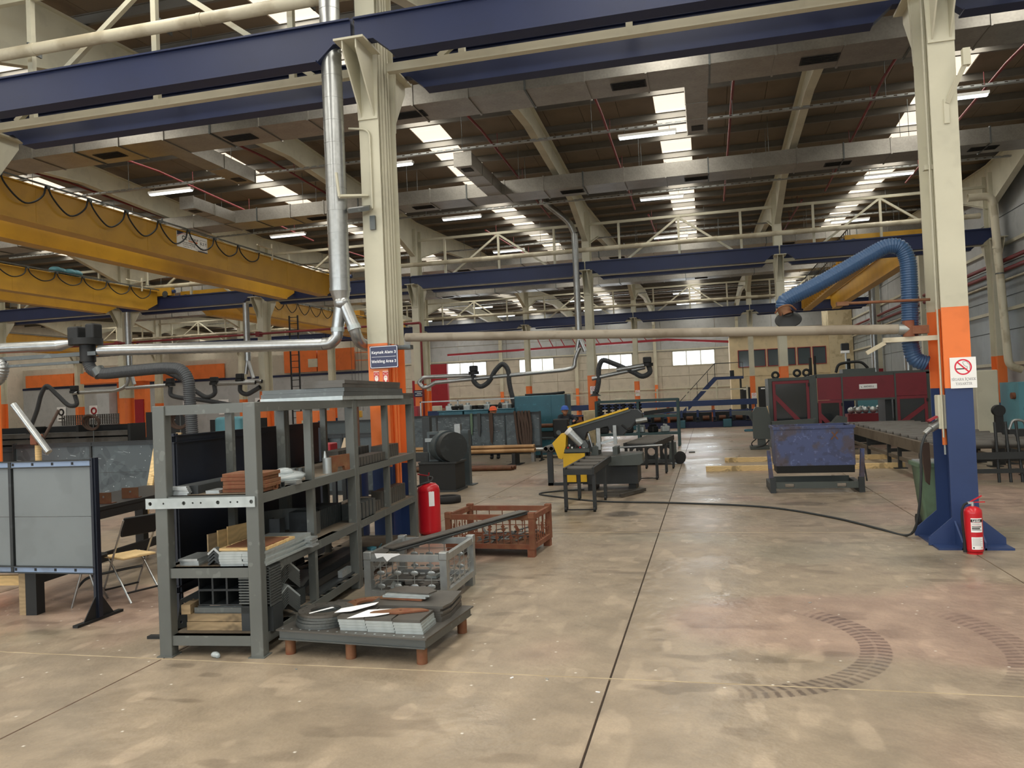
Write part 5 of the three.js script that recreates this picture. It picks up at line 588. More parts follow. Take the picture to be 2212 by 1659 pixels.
// ---------- band saw with roller table ----------
{
  const o = thing('band_saw', 'grey and yellow horizontal band saw with raised bow', 'saw', [0, 0, 0]);
  part(o, 'base_cabinet', M.machineDark, BB(-2.6, -1.45, 0.14, 0.72, -17.2, -16.35)); part(o, 'base_feet', M.black, BB(-2.5, -2.35, 0, 0.14, -17.1, -16.4), BB(-1.65, -1.5, 0, 0.14, -17.1, -16.4)); part(o, 'chip_tray', M.machineGrey, EX([[-2.0, 0.72], [-1.32, 0.78], [-1.3, 0.6], [-1.38, 0.55], [-2.0, 0.55]], 0.5, 0, 0, -16.25));
  part(o, 'door_panel', M.sawYellow, BB(-2.98, -2.52, 0.45, 0.8, -16.33, -16.28)); part(o, 'door_panel', M.sawYellow, BB(-2.96, -2.72, 0.2, 0.44, -16.33, -16.28)); part(o, 'door_panel', M.sawYellow, BB(-2.68, -2.5, 0.2, 0.44, -16.33, -16.28)); part(o, 'cabinet_side', M.machineDark, BB(-2.98, -2.5, 0.16, 0.82, -17.0, -16.33)); print(o, 'warning_label', canvas(128, 110, (x, w, h) => { x.fillStyle = '#f3e9e4'; x.fillRect(0, 0, w, h); x.strokeStyle = '#d03038'; x.lineWidth = 8; x.strokeRect(6, 6, w - 12, h - 12); x.fillStyle = '#c33'; for (let i = 0; i < 4; i++) x.fillRect(22, 28 + i * 18, 84 - 12 * (i % 2), 7); }), 0.14, 0.1, [-2.72, 0.4, -16.272]);
  part(o, 'control_desk', M.machineGrey, EZ([[-16.25, 0.82], [-16.7, 0.82], [-16.75, 0.98], [-16.25, 0.88]], 0.56, -2.66)); for (let r = 0; r < 2; r++) for (let i = 0; i < 6; i++) part(o, 'push_button', [M.red, M.white, M.black][(i + r) % 3], C([-2.88 + i * 0.085, 0.885 + r * 0.045, -16.36 - r * 0.18], [-2.88 + i * 0.085, 0.93 + r * 0.045, -16.37 - r * 0.18], 0.018, 8));
  part(o, 'wheel_cover', M.sawYellow, EX([[-3.2, 1.02], [-3.0, 1.22], [-2.9, 1.18], [-2.92, 0.95], [-3.0, 0.68], [-3.08, 0.7]], 0.5, 0, 0, -16.55));
  const bow = [[-3.02, 1.16], [-2.88, 1.31], [-1.58, 1.67], [-1.42, 1.66], [-1.34, 1.58], [-1.3, 1.38], [-1.62, 1.28], [-1.75, 1.12], [-1.98, 1.2], [-2.05, 1.34], [-2.5, 1.22], [-2.62, 0.92], [-2.9, 0.92]]; part(o, 'bow_frame', M.machineDark, EX(bow, 0.34, 0, 0, -16.72)); part(o, 'bow_edge', M.sawYellow, RAIL([-2.9, 1.33, -16.55], [-1.6, 1.685, -16.55], 0.05, 0.05)); part(o, 'bow_rim', M.machineGrey, RAIL([-2.9, 1.29, -16.54], [-1.56, 1.655, -16.54], 0.03, 0.05));
  part(o, 'motor', M.cutEdge, C([-2.84, 1.25, -16.35], [-2.6, 0.98, -16.4], 0.085, 18)); part(o, 'motor_cap', M.white, C([-2.88, 1.29, -16.34], [-2.83, 1.24, -16.35], 0.09, 18)); part(o, 'gear_box', M.steel, RB(0.16, 0.2, 0.2, 0.02, -2.52, 0.96, -16.45)); part(o, 'blade_guide', M.galv, BB(-2.28, -2.2, 0.85, 1.3, -16.5, -16.44), BB(-1.93, -1.86, 0.95, 1.35, -16.5, -16.44)); part(o, 'blade', M.cutEdge, RAIL([-2.3, 0.96, -16.47], [-1.85, 1.07, -16.47], 0.004, 0.05)); part(o, 'hydraulic_ram', M.galvPipe, C([-2.35, 0.75, -16.45], [-2.45, 1.2, -16.45], 0.025, 10)); part(o, 'hose', M.rubber, TB([[-1.75, 1.35, -16.5], [-1.6, 1.25, -16.48], [-1.45, 1.4, -16.5], [-1.3, 1.42, -16.5]], 0.02, 6), TB([[-2.5, 1.1, -16.3], [-2.4, 0.9, -16.25], [-2.45, 0.7, -16.3]], 0.014, 6)); part(o, 'tension_unit', M.galv, C([-1.45, 1.42, -16.5], [-1.22, 1.45, -16.5], 0.05, 12)); part(o, 'vice', M.machineGrey, BB(-2.4, -2.25, 0.72, 0.92, -16.9, -16.4), BB(-1.95, -1.85, 0.72, 0.9, -16.9, -16.4)); part(o, 'stop_rod', M.galvPipe, C([-2.0, 0.86, -16.8], [-0.95, 0.89, -16.8], 0.02, 8)); part(o, 'bed', M.mill, BB(-2.5, -1.4, 0.7, 0.74, -17.3, -16.3));
}
const rollerTable = (label, pos, ry, w, L, h, n, legs) => { const o = thing('roller_table', label, 'conveyor', pos, ry); for (const x of [-w / 2, w / 2]) part(o, 'side_rail', M.machineDark, BB(x - 0.02, x + 0.02, h - 0.12, h, -L, 0)); part(o, 'end_rail', M.machineDark, BB(-w / 2, w / 2, h - 0.12, h - 0.03, -0.03, 0.01)); for (let i = 0; i < n; i++) part(o, 'roller', M.mill, C([-w / 2 + 0.02, h - 0.03, -0.25 - i * (L - 0.4) / (n - 1)], [w / 2 - 0.02, h - 0.03, -0.25 - i * (L - 0.4) / (n - 1)], 0.045, 14)); for (const x of [-w / 2, w / 2]) for (const z of legs) { part(o, 'leg', M.machineDark, BB(x - 0.03, x + 0.03, 0.03, h - 0.12, z - 0.03, z + 0.03)); part(o, 'caster', M.black, C([x - 0.02, 0.045, z + 0.05], [x + 0.02, 0.045, z + 0.05], 0.045, 12)); } part(o, 'foot_bar', M.black, BB(-w / 2, w / 2, 0.02, 0.04, legs[0] - 0.02, legs[0] + 0.02)); return o; };
rollerTable('dark roller table with three rollers in front of the band saw', [-2.2, 0, -13.42], 0.0, 0.5, 2.5, 0.76, 4, [-0.08, -1.55]); rollerTable('brown topped roller table behind the band saw', [-1.55, 0, -18.2], -0.1, 0.7, 3.0, 0.86, 7, [-0.2, -1.6, -2.8]);
for (let i = 0; i < 2; i++) solo('tube_end', 'open ended white rimmed pipe resting on the stand beside the saw', 'pipe', M.mill, [LA([[0.045, 0], [0.06, 0], [0.06, 3], [0.045, 3], [0.045, 0]], 18, 0, 0, 0, -PI / 2), LA([[0.044, 0], [0.061, 0], [0.061, 0.006]], 18, 0, 0, 0.006, -PI / 2)], [-3.55 + i * 0.125, 0.84, -17.3], 0, 'pipes on the stand beside the saw'); for (const z of [-17.5, -19.9]) solo('pipe_stand', 'square tube stand carrying two open pipes', 'stand', M.darkGrey, [BB(-0.06, 0.06, 0, 0.76, -0.05, 0.05), BB(-0.06, 0.4, 0, 0.06, -0.05, 0.05), BB(-0.16, 0.16, 0.74, 0.78, -0.06, 0.06)], [-3.5, 0, z], 0, 'stands under the open pipes');
solo('steel_frame_parts', 'flat steel frame lying under the saw', 'frame', M.mill, [RAIL([-2.4, 0.05, -15.4], [-1.5, 0.05, -16.1], 0.06, 0.06), RAIL([-1.5, 0.05, -16.1], [-1.9, 0.05, -15.2], 0.06, 0.06), RAIL([-1.9, 0.05, -15.2], [-2.4, 0.05, -15.4], 0.06, 0.06)], [0.2, 0, 0]);
{ const o = thing('pallet_truck', 'low grey trolley with black wheels beyond the saw', 'trolley', [-1.1, 0, -22.4]); part(o, 'deck', M.darkGrey, BB(-1.2, 0.2, 0.06, 0.14, -0.4, 0.4)); part(o, 'upright', M.machineGrey, EX([[0, 0.1], [0.22, 0.1], [0.2, 0.6], [0.04, 0.6]], 0.3)); for (const z of [-0.2, 0.2]) part(o, 'wheel', M.rubber, C([0.3, 0.16, z - 0.04], [0.3, 0.16, z + 0.04], 0.16, 18)); for (const z of [-0.3, 0.3]) part(o, 'caster', M.rubber, C([-1.05, 0.05, z - 0.03], [-1.05, 0.05, z + 0.03], 0.05, 12)); }
for (let i = 0; i < 3; i++) { const o = thing('motor_casting', 'black cast frame with a round bore on the trolley', 'casting', [-2.0 + i * 0.42 - (i === 2 ? 0 : 0), 0.141, -22.4], 0, 'castings on the trolley'); part(o, 'frame', M.black, EX([[-0.18, 0], [0.18, 0], [0.18, 0.42], [0.12, 0.46], [-0.12, 0.46], [-0.18, 0.42]], 0.2, 0, 0, 0, 0, 0, 0, [[0, 0.2, 0.11]])); part(o, 'bar', M.darkGrey, BB(-0.15, 0.15, 0.38, 0.41, 0.1, 0.13)); }
// ---------- blue tipping skip, beams on the floor ----------
{
  const o = thing('tipping_skip', 'scratched blue tipping skip on a dark steel frame', 'skip', [1.92, 0, -15.75]);
  part(o, 'front_wall', M.blueHop, EZ([[0.02, 0.5], [-0.01, 0.5], [-0.04, 1.22], [-0.01, 1.22]], 1.4, 0)); part(o, 'rim', M.blueHop, BB(-0.73, 0.73, 1.19, 1.24, -0.06, 0.02), BB(-0.73, -0.69, 1.19, 1.24, -1.0, -0.06), BB(0.69, 0.73, 1.19, 1.24, -1.0, -0.06), BB(-0.73, 0.73, 1.19, 1.24, -1.04, -1.0)); for (const x of [-0.7, 0.7]) part(o, 'side_wall', M.blueHop, EZ([[0, 0.5], [-0.04, 1.22], [-1.02, 1.22], [-0.7, 0.5]], 0.02, x)); part(o, 'back_wall', M.blueHop, EZ([[-0.7, 0.5], [-0.72, 0.5], [-1.04, 1.22], [-1.02, 1.22]], 1.4, 0)); part(o, 'bottom_lip', M.black, EZ([[0.03, 0.5], [0.0, 0.36], [-0.65, 0.36], [-0.7, 0.5]], 1.38, 0));
  for (const x of [-0.78, 0.78]) { part(o, 'frame_leg', M.darkGrey, BB(x - 0.05, x + 0.05, 0, 0.28, 0.02, 0.12)); part(o, 'frame_upright', M.blueHop, EX([[x - 0.06, 0.26], [x + 0.02, 0.26], [x - 0.02, 0.8], [x - 0.08, 0.8]].map(p => [x < 0 ? p[0] : 2 * x - p[0], p[1]]), 0.1, 0, 0, 0.02)); part(o, 'frame_rail', M.darkGrey, BB(x - 0.05, x + 0.05, 0, 0.16, -1.0, 0.02)); } part(o, 'frame_beam', M.machineGrey, EX([[-0.73, 0.08], [0.73, 0.08], [0.73, 0.2], [-0.73, 0.2]], 0.06, 0, 0, 0.05, 0, 0, 0, [[[-0.56, 0.1], [-0.4, 0.1], [-0.4, 0.17], [-0.56, 0.17]].reverse(), [[0.36, 0.1], [0.52, 0.1], [0.52, 0.17], [0.36, 0.17]].reverse()])); part(o, 'frame_cross', M.machineGrey, BB(-0.73, 0.73, 0.08, 0.2, -1.0, -0.94)); part(o, 'lock_chain', M.black, C([0.88, 0.2, 0.05], [0.84, 0.6, 0.02], 0.015, 6));
  part(o, 'chalk_cross', M.rustPlate, RAIL([0.3, 0.98, 0.012], [0.42, 1.12, 0.0], 0.004, 0.02), RAIL([0.42, 0.98, 0.012], [0.32, 1.12, 0.0], 0.004, 0.02));
}
solo('timber_beam', 'long yellowed timber beam on the floor behind the skip with burn marks', 'beam', M.woodPale, [BB(-0.1, 4.4, 0, 0.12, -20.1, -19.95)]); solo('timber_beam', 'long pale timber beam on the floor towards the drill machine', 'beam', M.woodPale, [BB(0.4, 4.7, 0, 0.12, -22.5, -22.35)]);
// ---------- red drilling machine ----------
const drillWindow = (o, x0, x1, y0, y1, flip, fillTop) => { // red framed door with a diagonal bar over dark glass
  const z = -27.48, f = 0.09, dg = flip ? [[x0 + f, y0 + f * 1.2], [x0 + f, y0 + 0.42], [x1 - f, y1 - f - 0.1], [x1 - f, y1 - f - 0.42]] : [[x1 - f, y0 + f * 1.2], [x1 - f, y0 + 0.42], [x0 + f, y1 - f - 0.35], [x0 + f, y1 - f - 0.62]];
  part(o, 'door_frame', M.machineRed, EX([[x0, y0], [x1, y0], [x1, y1], [x0, y1]], 0.05, 0, 0, z, 0, 0, 0, [[[x0 + f, y0 + f], [x1 - f, y0 + f], [x1 - f, y1 - f], [x0 + f, y1 - f]].reverse()])); const m = (x0 + x1) / 2; part(o, 'diagonal_bar', M.machineRed, flip ? EX([[x0 + f, y0 + 0.28], [x0 + f, y0 + 0.46], [x1 - f, y1 - 0.26], [x1 - f, y1 - 0.42]], 0.05, 0, 0, z) : EX([[x0 + f, y1 - 0.62], [x0 + f, y1 - 0.42], [x1 - f, y0 + 0.36], [x1 - f, y0 + 0.14]], 0.05, 0, 0, z)); part(o, 'door_glass', M.acrylic, BB(x0 + f, x1 - f, y0 + f, y1 - f, z - 0.01, z)); part(o, 'hinge', M.black, BB(x1 - 0.03, x1 + 0.02, y1 - 0.2, y1 - 0.1, z, z + 0.05), BB(x1 - 0.03, x1 + 0.02, y0 + 0.2, y0 + 0.3, z, z + 0.05));
};
{
  const o = thing('drilling_machine', 'big dark red and grey beam drilling machine with windows and gantry opening', 'machine', [0, 0, 0]);
  part(o, 'cabinet_frame', M.machineGrey, BB(2.0, 2.12, 0, 2.3, -28.9, -27.5), BB(3.28, 3.52, 0, 2.33, -28.9, -27.5), BB(2.12, 3.28, 2.2, 2.3, -28.9, -27.5), BB(2.12, 3.28, 0, 2.2, -28.9, -28.85)); part(o, 'cabinet_inner', M.machineDark, BB(2.2, 3.2, 0.1, 2.1, -28.6, -28.2));
  drillWindow(o, 2.13, 3.27, 0.3, 2.19, false); drillWindow(o, 3.53, 4.26, 0.1, 1.5, false); drillWindow(o, 5.9, 6.8, 0.3, 1.55, true);
  part(o, 'door_panel', M.machineRed, BB(3.53, 4.26, 1.51, 2.24, -27.5, -27.46)); part(o, 'door_panel', M.machineRed, BB(4.3, 5.86, 1.52, 2.24, -27.5, -27.46)); part(o, 'door_panel', M.machineRed, BB(5.9, 6.8, 1.56, 2.28, -27.5, -27.46));
  part(o, 'gantry_frame', M.machineGrey, BB(3.5, 6.95, 2.24, 2.36, -28.9, -27.5), BB(4.26, 4.31, 0, 2.26, -27.6, -27.44), BB(5.85, 5.9, 0, 2.3, -27.6, -27.44), BB(6.8, 6.95, 0, 2.3, -28.9, -27.5), BB(4.3, 5.86, 1.46, 1.52, -27.6, -27.44)); part(o, 'side_box', M.machineDark, BB(5.6, 5.8, 0.6, 1.46, -28.8, -27.7)); part(o, 'side_box', M.machineDark, BB(3.6, 4.2, 0.1, 1.4, -28.7, -28.3)); part(o, 'side_box', M.machineDark, BB(6.0, 6.7, 0.2, 2.2, -28.8, -28.4));
  part(o, 'logo_plate', M.white, RB(0.54, 0.16, 0.03, 0.014, 5.07, 1.9, -27.45)); print(o, 'logo_print', canvas(400, 110, (x, w, h) => { x.fillStyle = '#eeeeec'; x.fillRect(0, 0, w, h); x.fillStyle = '#2a2d30'; x.font = 'bold italic 62px sans-serif'; x.textAlign = 'center'; x.fillText('AKDRILL', w / 2 + 12, 78, 300); x.beginPath(); x.moveTo(18, 28); x.lineTo(62, 80); x.lineTo(40, 80); x.fill(); }), 0.5, 0.135, [5.07, 1.9, -27.433]);
  for (const x of [2.3, 3.0, 3.3]) { const t = new THREE.TorusGeometry(0.1, 0.04, 8, 20); MX(t, x, 2.41 + (x > 2.5 ? 0.04 : 0), -28.2); part(o, 'lifting_eye', M.black, t); } part(o, 'signal_post', M.black, C([3.45, 2.36, -28.3], [3.45, 2.95, -28.3], 0.05, 10), C([3.6, 2.36, -28.35], [3.6, 3.0, -28.35], 0.04, 10)); part(o, 'top_unit', M.machineGrey, BB(4.4, 5.4, 2.36, 2.5, -28.6, -27.9)); part(o, 'cable_chain', M.black, TB([[4.2, 2.4, -28], [4.3, 2.65, -28], [4.6, 2.72, -28], [5.0, 2.7, -28], [5.2, 2.5, -28]], 0.045, 8)); part(o, 'spindle_motor', M.black, C([4.62, 2.5, -28.2], [4.62, 2.85, -28.2], 0.08, 12)); part(o, 'motor_head', M.black, RB(0.24, 0.3, 0.24, 0.03, 4.55, 3.22, -28.2)); part(o, 'motor_band', M.white, RB(0.25, 0.1, 0.25, 0.02, 4.55, 3.08, -28.2)); part(o, 'spindle_rod', M.cutEdge, C([4.55, 2.5, -28.1], [4.55, 3.05, -28.1], 0.03, 10)); part(o, 'chip_trough', M.machineGrey, EX([[1.98, 0.7], [3.2, 0.74], [3.3, 0.97], [3.2, 0.95], [1.98, 0.9]], 0.5, 0, 0, -26.6), BB(2.1, 2.2, 0, 0.72, -26.8, -26.4), BB(2.9, 3.0, 0, 0.74, -26.8, -26.4)); part(o, 'drive_unit', M.machineGrey, EX([[3.5, 0.62], [4.1, 0.62], [4.12, 1.0], [3.9, 1.05], [3.72, 0.85], [3.5, 0.8]], 0.5, 0, 0, -26.0), BB(3.6, 4.0, 0, 0.62, -26.2, -25.8)); part(o, 'bed_rails', M.cutEdge, BB(4.35, 5.85, 0.62, 0.66, -27.7, -27.6), BB(4.35, 5.85, 0.7, 0.73, -28.4, -28.3)); part(o, 'bed', M.machineDark, BB(4.3, 5.88, 0.1, 0.6, -28.8, -27.6));
}
{ const o = thing('control_console', 'grey slanted control console with arm beside the drilling machine', 'console', [0, 0, 0]); part(o, 'pedestal', M.machineGrey, EX([[1.42, 0.35], [1.98, 0.32], [2.0, 0.9], [1.88, 1.36], [1.52, 1.38], [1.42, 1.2]], 0.3, 0, 0, -27)); part(o, 'leg', M.machineGrey, BB(1.55, 1.8, 0.1, 0.4, -27.1, -26.9)); part(o, 'base', M.machineGrey, RB(0.6, 0.12, 0.5, 0.02, 1.6, 0.06, -27)); part(o, 'arm', M.machineGrey, EX([[0.78, 1.14], [1.3, 1.12], [1.5, 0.75], [1.56, 0.95], [1.4, 1.26], [0.78, 1.28]], 0.22, 0, 0, -27.2)); part(o, 'pendant', M.teal, RB(0.3, 0.08, 0.25, 0.02, 1.3, 0.62, -27.1)); part(o, 'cable', M.rubber, TB([[1.5, 0.35, -26.82], [1.35, 0.2, -26.8], [1.4, 0.1, -26.78], [1.7, 0.12, -26.75], [1.9, 0.3, -26.8]], 0.02, 6)); part(o, 'side_rod', M.woodPale, BAR([1.95, 0.9, -26.9], [1.9, 1.4, -26.95], 0.03)); }
// ---------- roller conveyor ----------
{
  const o = thing('roller_conveyor', 'long dusty roller conveyor feeding the drilling machine', 'conveyor', [0, 0, 0]); for (const x of [4.28, 6.25]) part(o, 'side_beam', M.shelfDeck, BB(x - 0.05, x + 0.05, 0.5, 0.74, -27.2, -16.85)); part(o, 'end_beam', M.machineDark, BB(4.28, 6.25, 0.45, 0.58, -16.86, -16.78)); for (let i = 0; i < 14; i++) part(o, 'roller', M.mill, C([4.34, 0.72, -17.05 - i * 0.74], [6.2, 0.72, -17.05 - i * 0.74], 0.085, 16)); for (const z of [-18, -19.9, -21, -23.5, -26]) for (const x of [4.28, 6.25]) { part(o, 'leg', M.machineDark, BB(x - 0.04, x + 0.04, 0.02, 0.5, z - 0.04, z + 0.04)); part(o, 'foot_plate', M.machineDark, BB(x - 0.14, x + 0.14, 0, 0.02, z - 0.12, z + 0.12)); } for (const x of [4.28, 6.25]) part(o, 'tie_bar', M.shelfDeck, BB(x - 0.025, x + 0.025, 0.2, 0.28, -26, -18)); for (const z of [-18, -21, -23.5]) part(o, 'cross_bar', M.machineDark, BB(4.3, 6.2, 0.3, 0.38, z - 0.03, z + 0.03)); part(o, 'lower_bar', M.machineDark, BB(4.28, 6.25, 0.18, 0.26, -16.9, -16.82)); for (const x of [5.35, 5.55, 5.75]) part(o, 'end_leg', M.machineDark, C([x, 0, -16.85], [x, 1.15, -16.95 - (x - 5.4) * 0.3], 0.028, 10));
}
{ const o = thing('guide_roller_stand', 'dark upright guide rollers with forked heads beside the conveyor', 'stand', [6.9, 0, -20.5]); for (const [x, z] of [[-0.4, 0.2], [0.35, 0]]) { part(o, 'post', M.black, BB(x - 0.08, x + 0.08, 0, 1.3, z - 0.06, z + 0.06)); part(o, 'roller_head', M.black, C([x, 1.25, z - 0.08], [x, 1.25, z + 0.08], 0.13, 16)); } part(o, 'hose', M.galv, TB([[-0.2, 0.8, 0.2], [-0.1, 1.0, 0.2], [0.1, 0.98, 0.2], [0.15, 0.75, 0.2]], 0.03, 8)); part(o, 'drive_box', M.machineDark, BB(-0.2, 0.25, 0, 0.8, -0.1, 0.2)); }
solo('electrical_cabinet', 'plain off white electrical cabinet behind the blue column', 'cabinet', M.cream, [RB(0.62, 2.25, 0.5, 0.03, 0, 1.125, 0)], [8.3, 0, -27]); { const o = thing('teal_cabinet', 'large teal machine enclosure by the side wall', 'machine', [9.6, 0, -26.5]); part(o, 'enclosure', M.tealLight, BB(-0.75, 0.9, 0, 1.85, -0.9, 0.6)); part(o, 'door_panel', M.machineDark, BB(0.15, 0.8, 0.3, 1.45, 0.6, 0.62)); part(o, 'flange', M.rust, C([-0.85, 1.45, 0.3], [-0.74, 1.45, 0.3], 0.1, 14)); }
// pipes on the side wall
{ const o = thing('wall_downpipe', 'thick cream downpipe with bends on the side wall', 'pipe', [0, 0, 0]); part(o, 'pipe', M.creamPipe, PIPE([[9.2, 8.35, -30.6], [9.95, 8.35, -30.6], [10.0, 7.6, -30.6], [10.2, 2.4, -30.6], [10.6, 2.25, -30.6]], 0.13, 0.25, 14)); part(o, 'clamp', M.steel, C([10.07, 5.6, -30.6], [10.07, 5.64, -30.6], 0.14, 14)); part(o, 'coupling', M.creamPipe, C([10.03, 6.5, -30.6], [10.03, 6.6, -30.6], 0.14, 14)); }
for (let i = 0; i < 2; i++) solo('fire_pipe', i ? 'lower red fire pipe along the side wall' : 'upper red fire pipe along the side wall', 'pipe', M.redPipe, [C([XR - 0.25, 6.25 - i * 0.35, -14], [XR - 0.25, 6.25 - i * 0.35, -63.6], 0.075, 10)]); solo('wall_conduit', 'thin white conduit under the red fire pipes on the side wall', 'conduit', M.creamPipe, [C([XR - 0.2, 5.55, -14], [XR - 0.2, 5.55, -63.6], 0.04, 8)]);
for (const [x, z] of [[9.4, -41], [9.3, -48]]) { const o = thing('silver_flue', 'silver vertical flue pipe standing against the side wall', 'pipe', [x, 0, z], 0, 'silver flues on the side wall'); part(o, 'flue', M.galvPipe, C([0, 0, 0], [0, 9.6, 0], 0.17, 16)); for (const y of [2.4, 4.8, 7.2]) part(o, 'band', M.galvPipe, C([0, y, 0], [0, y + 0.05, 0], 0.18, 16)); }
// ---------- people ----------
function figure(bones, size, res, inflate = 0) { // one continuous surface from tapered capsules; bones: [ax,ay,az,ra,bx,by,bz,rb]
  const mc = new MarchingCubes(res, new THREE.MeshBasicMaterial(), false, false, 60000); mc.isolation = 0; const h = res / 2, cy = size; // cube spans -size..size, y 0..2*size
  const smin = (a, b, k) => { const t = Math.max(k - Math.abs(a - b), 0) / k; return Math.min(a, b) - t * t * k * 0.25; };
  const D = new Float32Array(res * res * res).fill(9), at = (v, lo) => cl(lo ? Math.floor(v / size * h + h) : Math.ceil(v / size * h + h), 0, res - 1) | 0;
  for (const b of bones) {
    const m = Math.max(b[3], b[7]) + inflate + 0.09, bx = b[4] - b[0], by = b[5] - b[1], bz = b[6] - b[2], q = bx * bx + by * by + bz * bz + 1e-9, lo = c => at(Math.min(b[c], b[c + 4]) - m - (c === 1 ? cy : 0), 1), hi = c => at(Math.max(b[c], b[c + 4]) + m - (c === 1 ? cy : 0), 0);
    for (let k = lo(2); k <= hi(2); k++) for (let j = lo(1); j <= hi(1); j++) for (let i = lo(0); i <= hi(0); i++) {
      const x = (i - h) / h * size, y = (j - h) / h * size + cy, z = (k - h) / h * size, n = i + j * res + k * res * res, t = cl(((x - b[0]) * bx + (y - b[1]) * by + (z - b[2]) * bz) / q);
      D[n] = smin(D[n], Math.hypot(x - b[0] - bx * t, y - b[1] - by * t, z - b[2] - bz * t) - (b[3] + (b[7] - b[3]) * t) - inflate, 0.035);
    }
  }
  for (let n = 0; n < D.length; n++) mc.field[n] = -D[n];
  mc.update(); const n = mc.count, g = new THREE.BufferGeometry(), p = new Float32Array(n * 3), q = new Float32Array(n * 3);
  for (let i = 0; i < n; i++) { p[i * 3] = mc.positionArray[i * 3] * size; p[i * 3 + 1] = mc.positionArray[i * 3 + 1] * size + cy; p[i * 3 + 2] = mc.positionArray[i * 3 + 2] * size; q[i * 3] = mc.normalArray[i * 3]; q[i * 3 + 1] = mc.normalArray[i * 3 + 1]; q[i * 3 + 2] = mc.normalArray[i * 3 + 2]; }
  g.setAttribute('position', new THREE.BufferAttribute(p, 3)); g.setAttribute('normal', new THREE.BufferAttribute(q, 3)); return g;
}
function person(label, pos, ry, pose, hat, jacket) {
  const o = thing('person', label, 'person', pos, ry), hd = pose.head, A = pose.arms, legs = [[-0.1, 0.86, 0, 0.085, -0.11, 0.47, 0.02, 0.06], [-0.11, 0.47, 0.02, 0.058, -0.11, 0.09, -0.02, 0.042], [-0.11, 0.06, -0.03, 0.045, -0.11, 0.05, 0.14, 0.035], [0.1, 0.86, 0, 0.085, 0.11, 0.47, 0.02, 0.06], [0.11, 0.47, 0.02, 0.058, 0.11, 0.09, -0.02, 0.042], [0.11, 0.06, -0.03, 0.045, 0.11, 0.05, 0.14, 0.035]];
  const sh = pose.sh, torso = [[-0.07, 0.92, 0, 0.11, 0.07, 0.92, 0, 0.11], [0, 0.95, 0, 0.13, sh[0], sh[1] - 0.12, sh[2], 0.14], [sh[0] - 0.13, sh[1], sh[2], 0.065, sh[0] + 0.13, sh[1], sh[2], 0.065]], arms = [];
  for (const s of [-1, 1]) { const a = A[s < 0 ? 0 : 1], S = [sh[0] + s * 0.18, sh[1] - 0.01, sh[2]]; arms.push([...S, 0.055, ...a[0], 0.042], [...a[0], 0.042, ...a[1], 0.03]); }
  const hands = []; for (const a of A) { const w = a[1], d = [a[1][0] - a[0][0], a[1][1] - a[0][1], a[1][2] - a[0][2]], L = Math.hypot(...d); const u = d.map(v => v / L); hands.push([...w, 0.03, w[0] + u[0] * 0.08, w[1] + u[1] * 0.08, w[2] + u[2] * 0.08, 0.028]); for (let f = 0; f < 4; f++) { const off = (f - 1.5) * 0.019, b0 = [w[0] + u[0] * 0.09 + off, w[1] + u[1] * 0.09, w[2] + u[2] * 0.09], l = [0.06, 0.075, 0.07, 0.05][f]; hands.push([...b0, 0.0095, b0[0] + u[0] * l, b0[1] + u[1] * l - 0.02, b0[2] + u[2] * l, 0.008]); } hands.push([w[0] + u[0] * 0.03 + 0.03, w[1], w[2] + u[2] * 0.03, 0.011, w[0] + u[0] * 0.08 + 0.05, w[1] - 0.01, w[2] + u[2] * 0.08, 0.009]); }
  const H = hd, head = [[sh[0], sh[1] + 0.02, sh[2], 0.055, H[0], H[1] - 0.09, H[2] - 0.01, 0.055], [H[0], H[1] + 0.02, H[2] - 0.01, 0.098, H[0], H[1] - 0.05, H[2] + 0.02, 0.075], [H[0], H[1] - 0.07, H[2] + 0.045, 0.045, H[0], H[1] - 0.075, H[2] + 0.055, 0.04], [H[0], H[1], H[2] + 0.095, 0.014, H[0], H[1] - 0.03, H[2] + 0.115, 0.018], [H[0] - 0.1, H[1] + 0.005, H[2], 0.02, H[0] - 0.1, H[1] - 0.03, H[2], 0.014], [H[0] + 0.1, H[1] + 0.005, H[2], 0.02, H[0] + 0.1, H[1] - 0.03, H[2], 0.014]];
  part(o, 'body', M.skin, figure([...legs, ...torso, ...arms, ...hands, ...head], 0.95, 88)); part(o, 'jacket', jacket, figure([...torso, ...arms], 0.95, 72, 0.016)); part(o, 'trousers', M.cloth, figure(legs.filter((_, i) => i % 3 !== 2).concat([torso[0]]), 0.95, 72, 0.016)); for (const s of [-1, 1]) part(o, 'boot', M.black, RB(0.11, 0.1, 0.29, 0.04, s * 0.11, 0.05, 0.05));
  for (const s of [-1, 1]) part(o, 'eye', M.black, SPH(0.012, H[0] + s * 0.035, H[1] + 0.005, H[2] + 0.088, 1, 0.7, 0.6, 8)); part(o, 'mouth', M.clothRed, SPH(0.02, H[0], H[1] - 0.068, H[2] + 0.085, 1, 0.3, 0.5, 8));
  if (hat === 'mask') { part(o, 'welding_mask', M.mask, LA([[0.001, 0.13], [0.09, 0.11], [0.135, 0.04], [0.14, -0.06], [0.12, -0.14], [0.115, -0.14]], 20, H[0], H[1] + 0.02, H[2] + 0.01)); part(o, 'visor', M.black, RB(0.13, 0.07, 0.03, 0.008, H[0], H[1] + 0.02, H[2] + 0.145)); }
  else { part(o, 'helmet', hat, LA([[0.15, 0], [0.155, 0.008], [0.128, 0.02], [0.125, 0.06], [0.095, 0.12], [0.05, 0.145], [0.001, 0.15]], 22, H[0], H[1] + 0.045, H[2])); part(o, 'helmet_peak', hat, SPH(0.09, H[0], H[1] + 0.05, H[2] + 0.12, 1.1, 0.08, 0.7, 12)); part(o, 'beard', M.brown, SPH(0.06, H[0], H[1] - 0.085, H[2] + 0.035, 1.1, 0.7, 0.8, 10)); }
  return o;
}
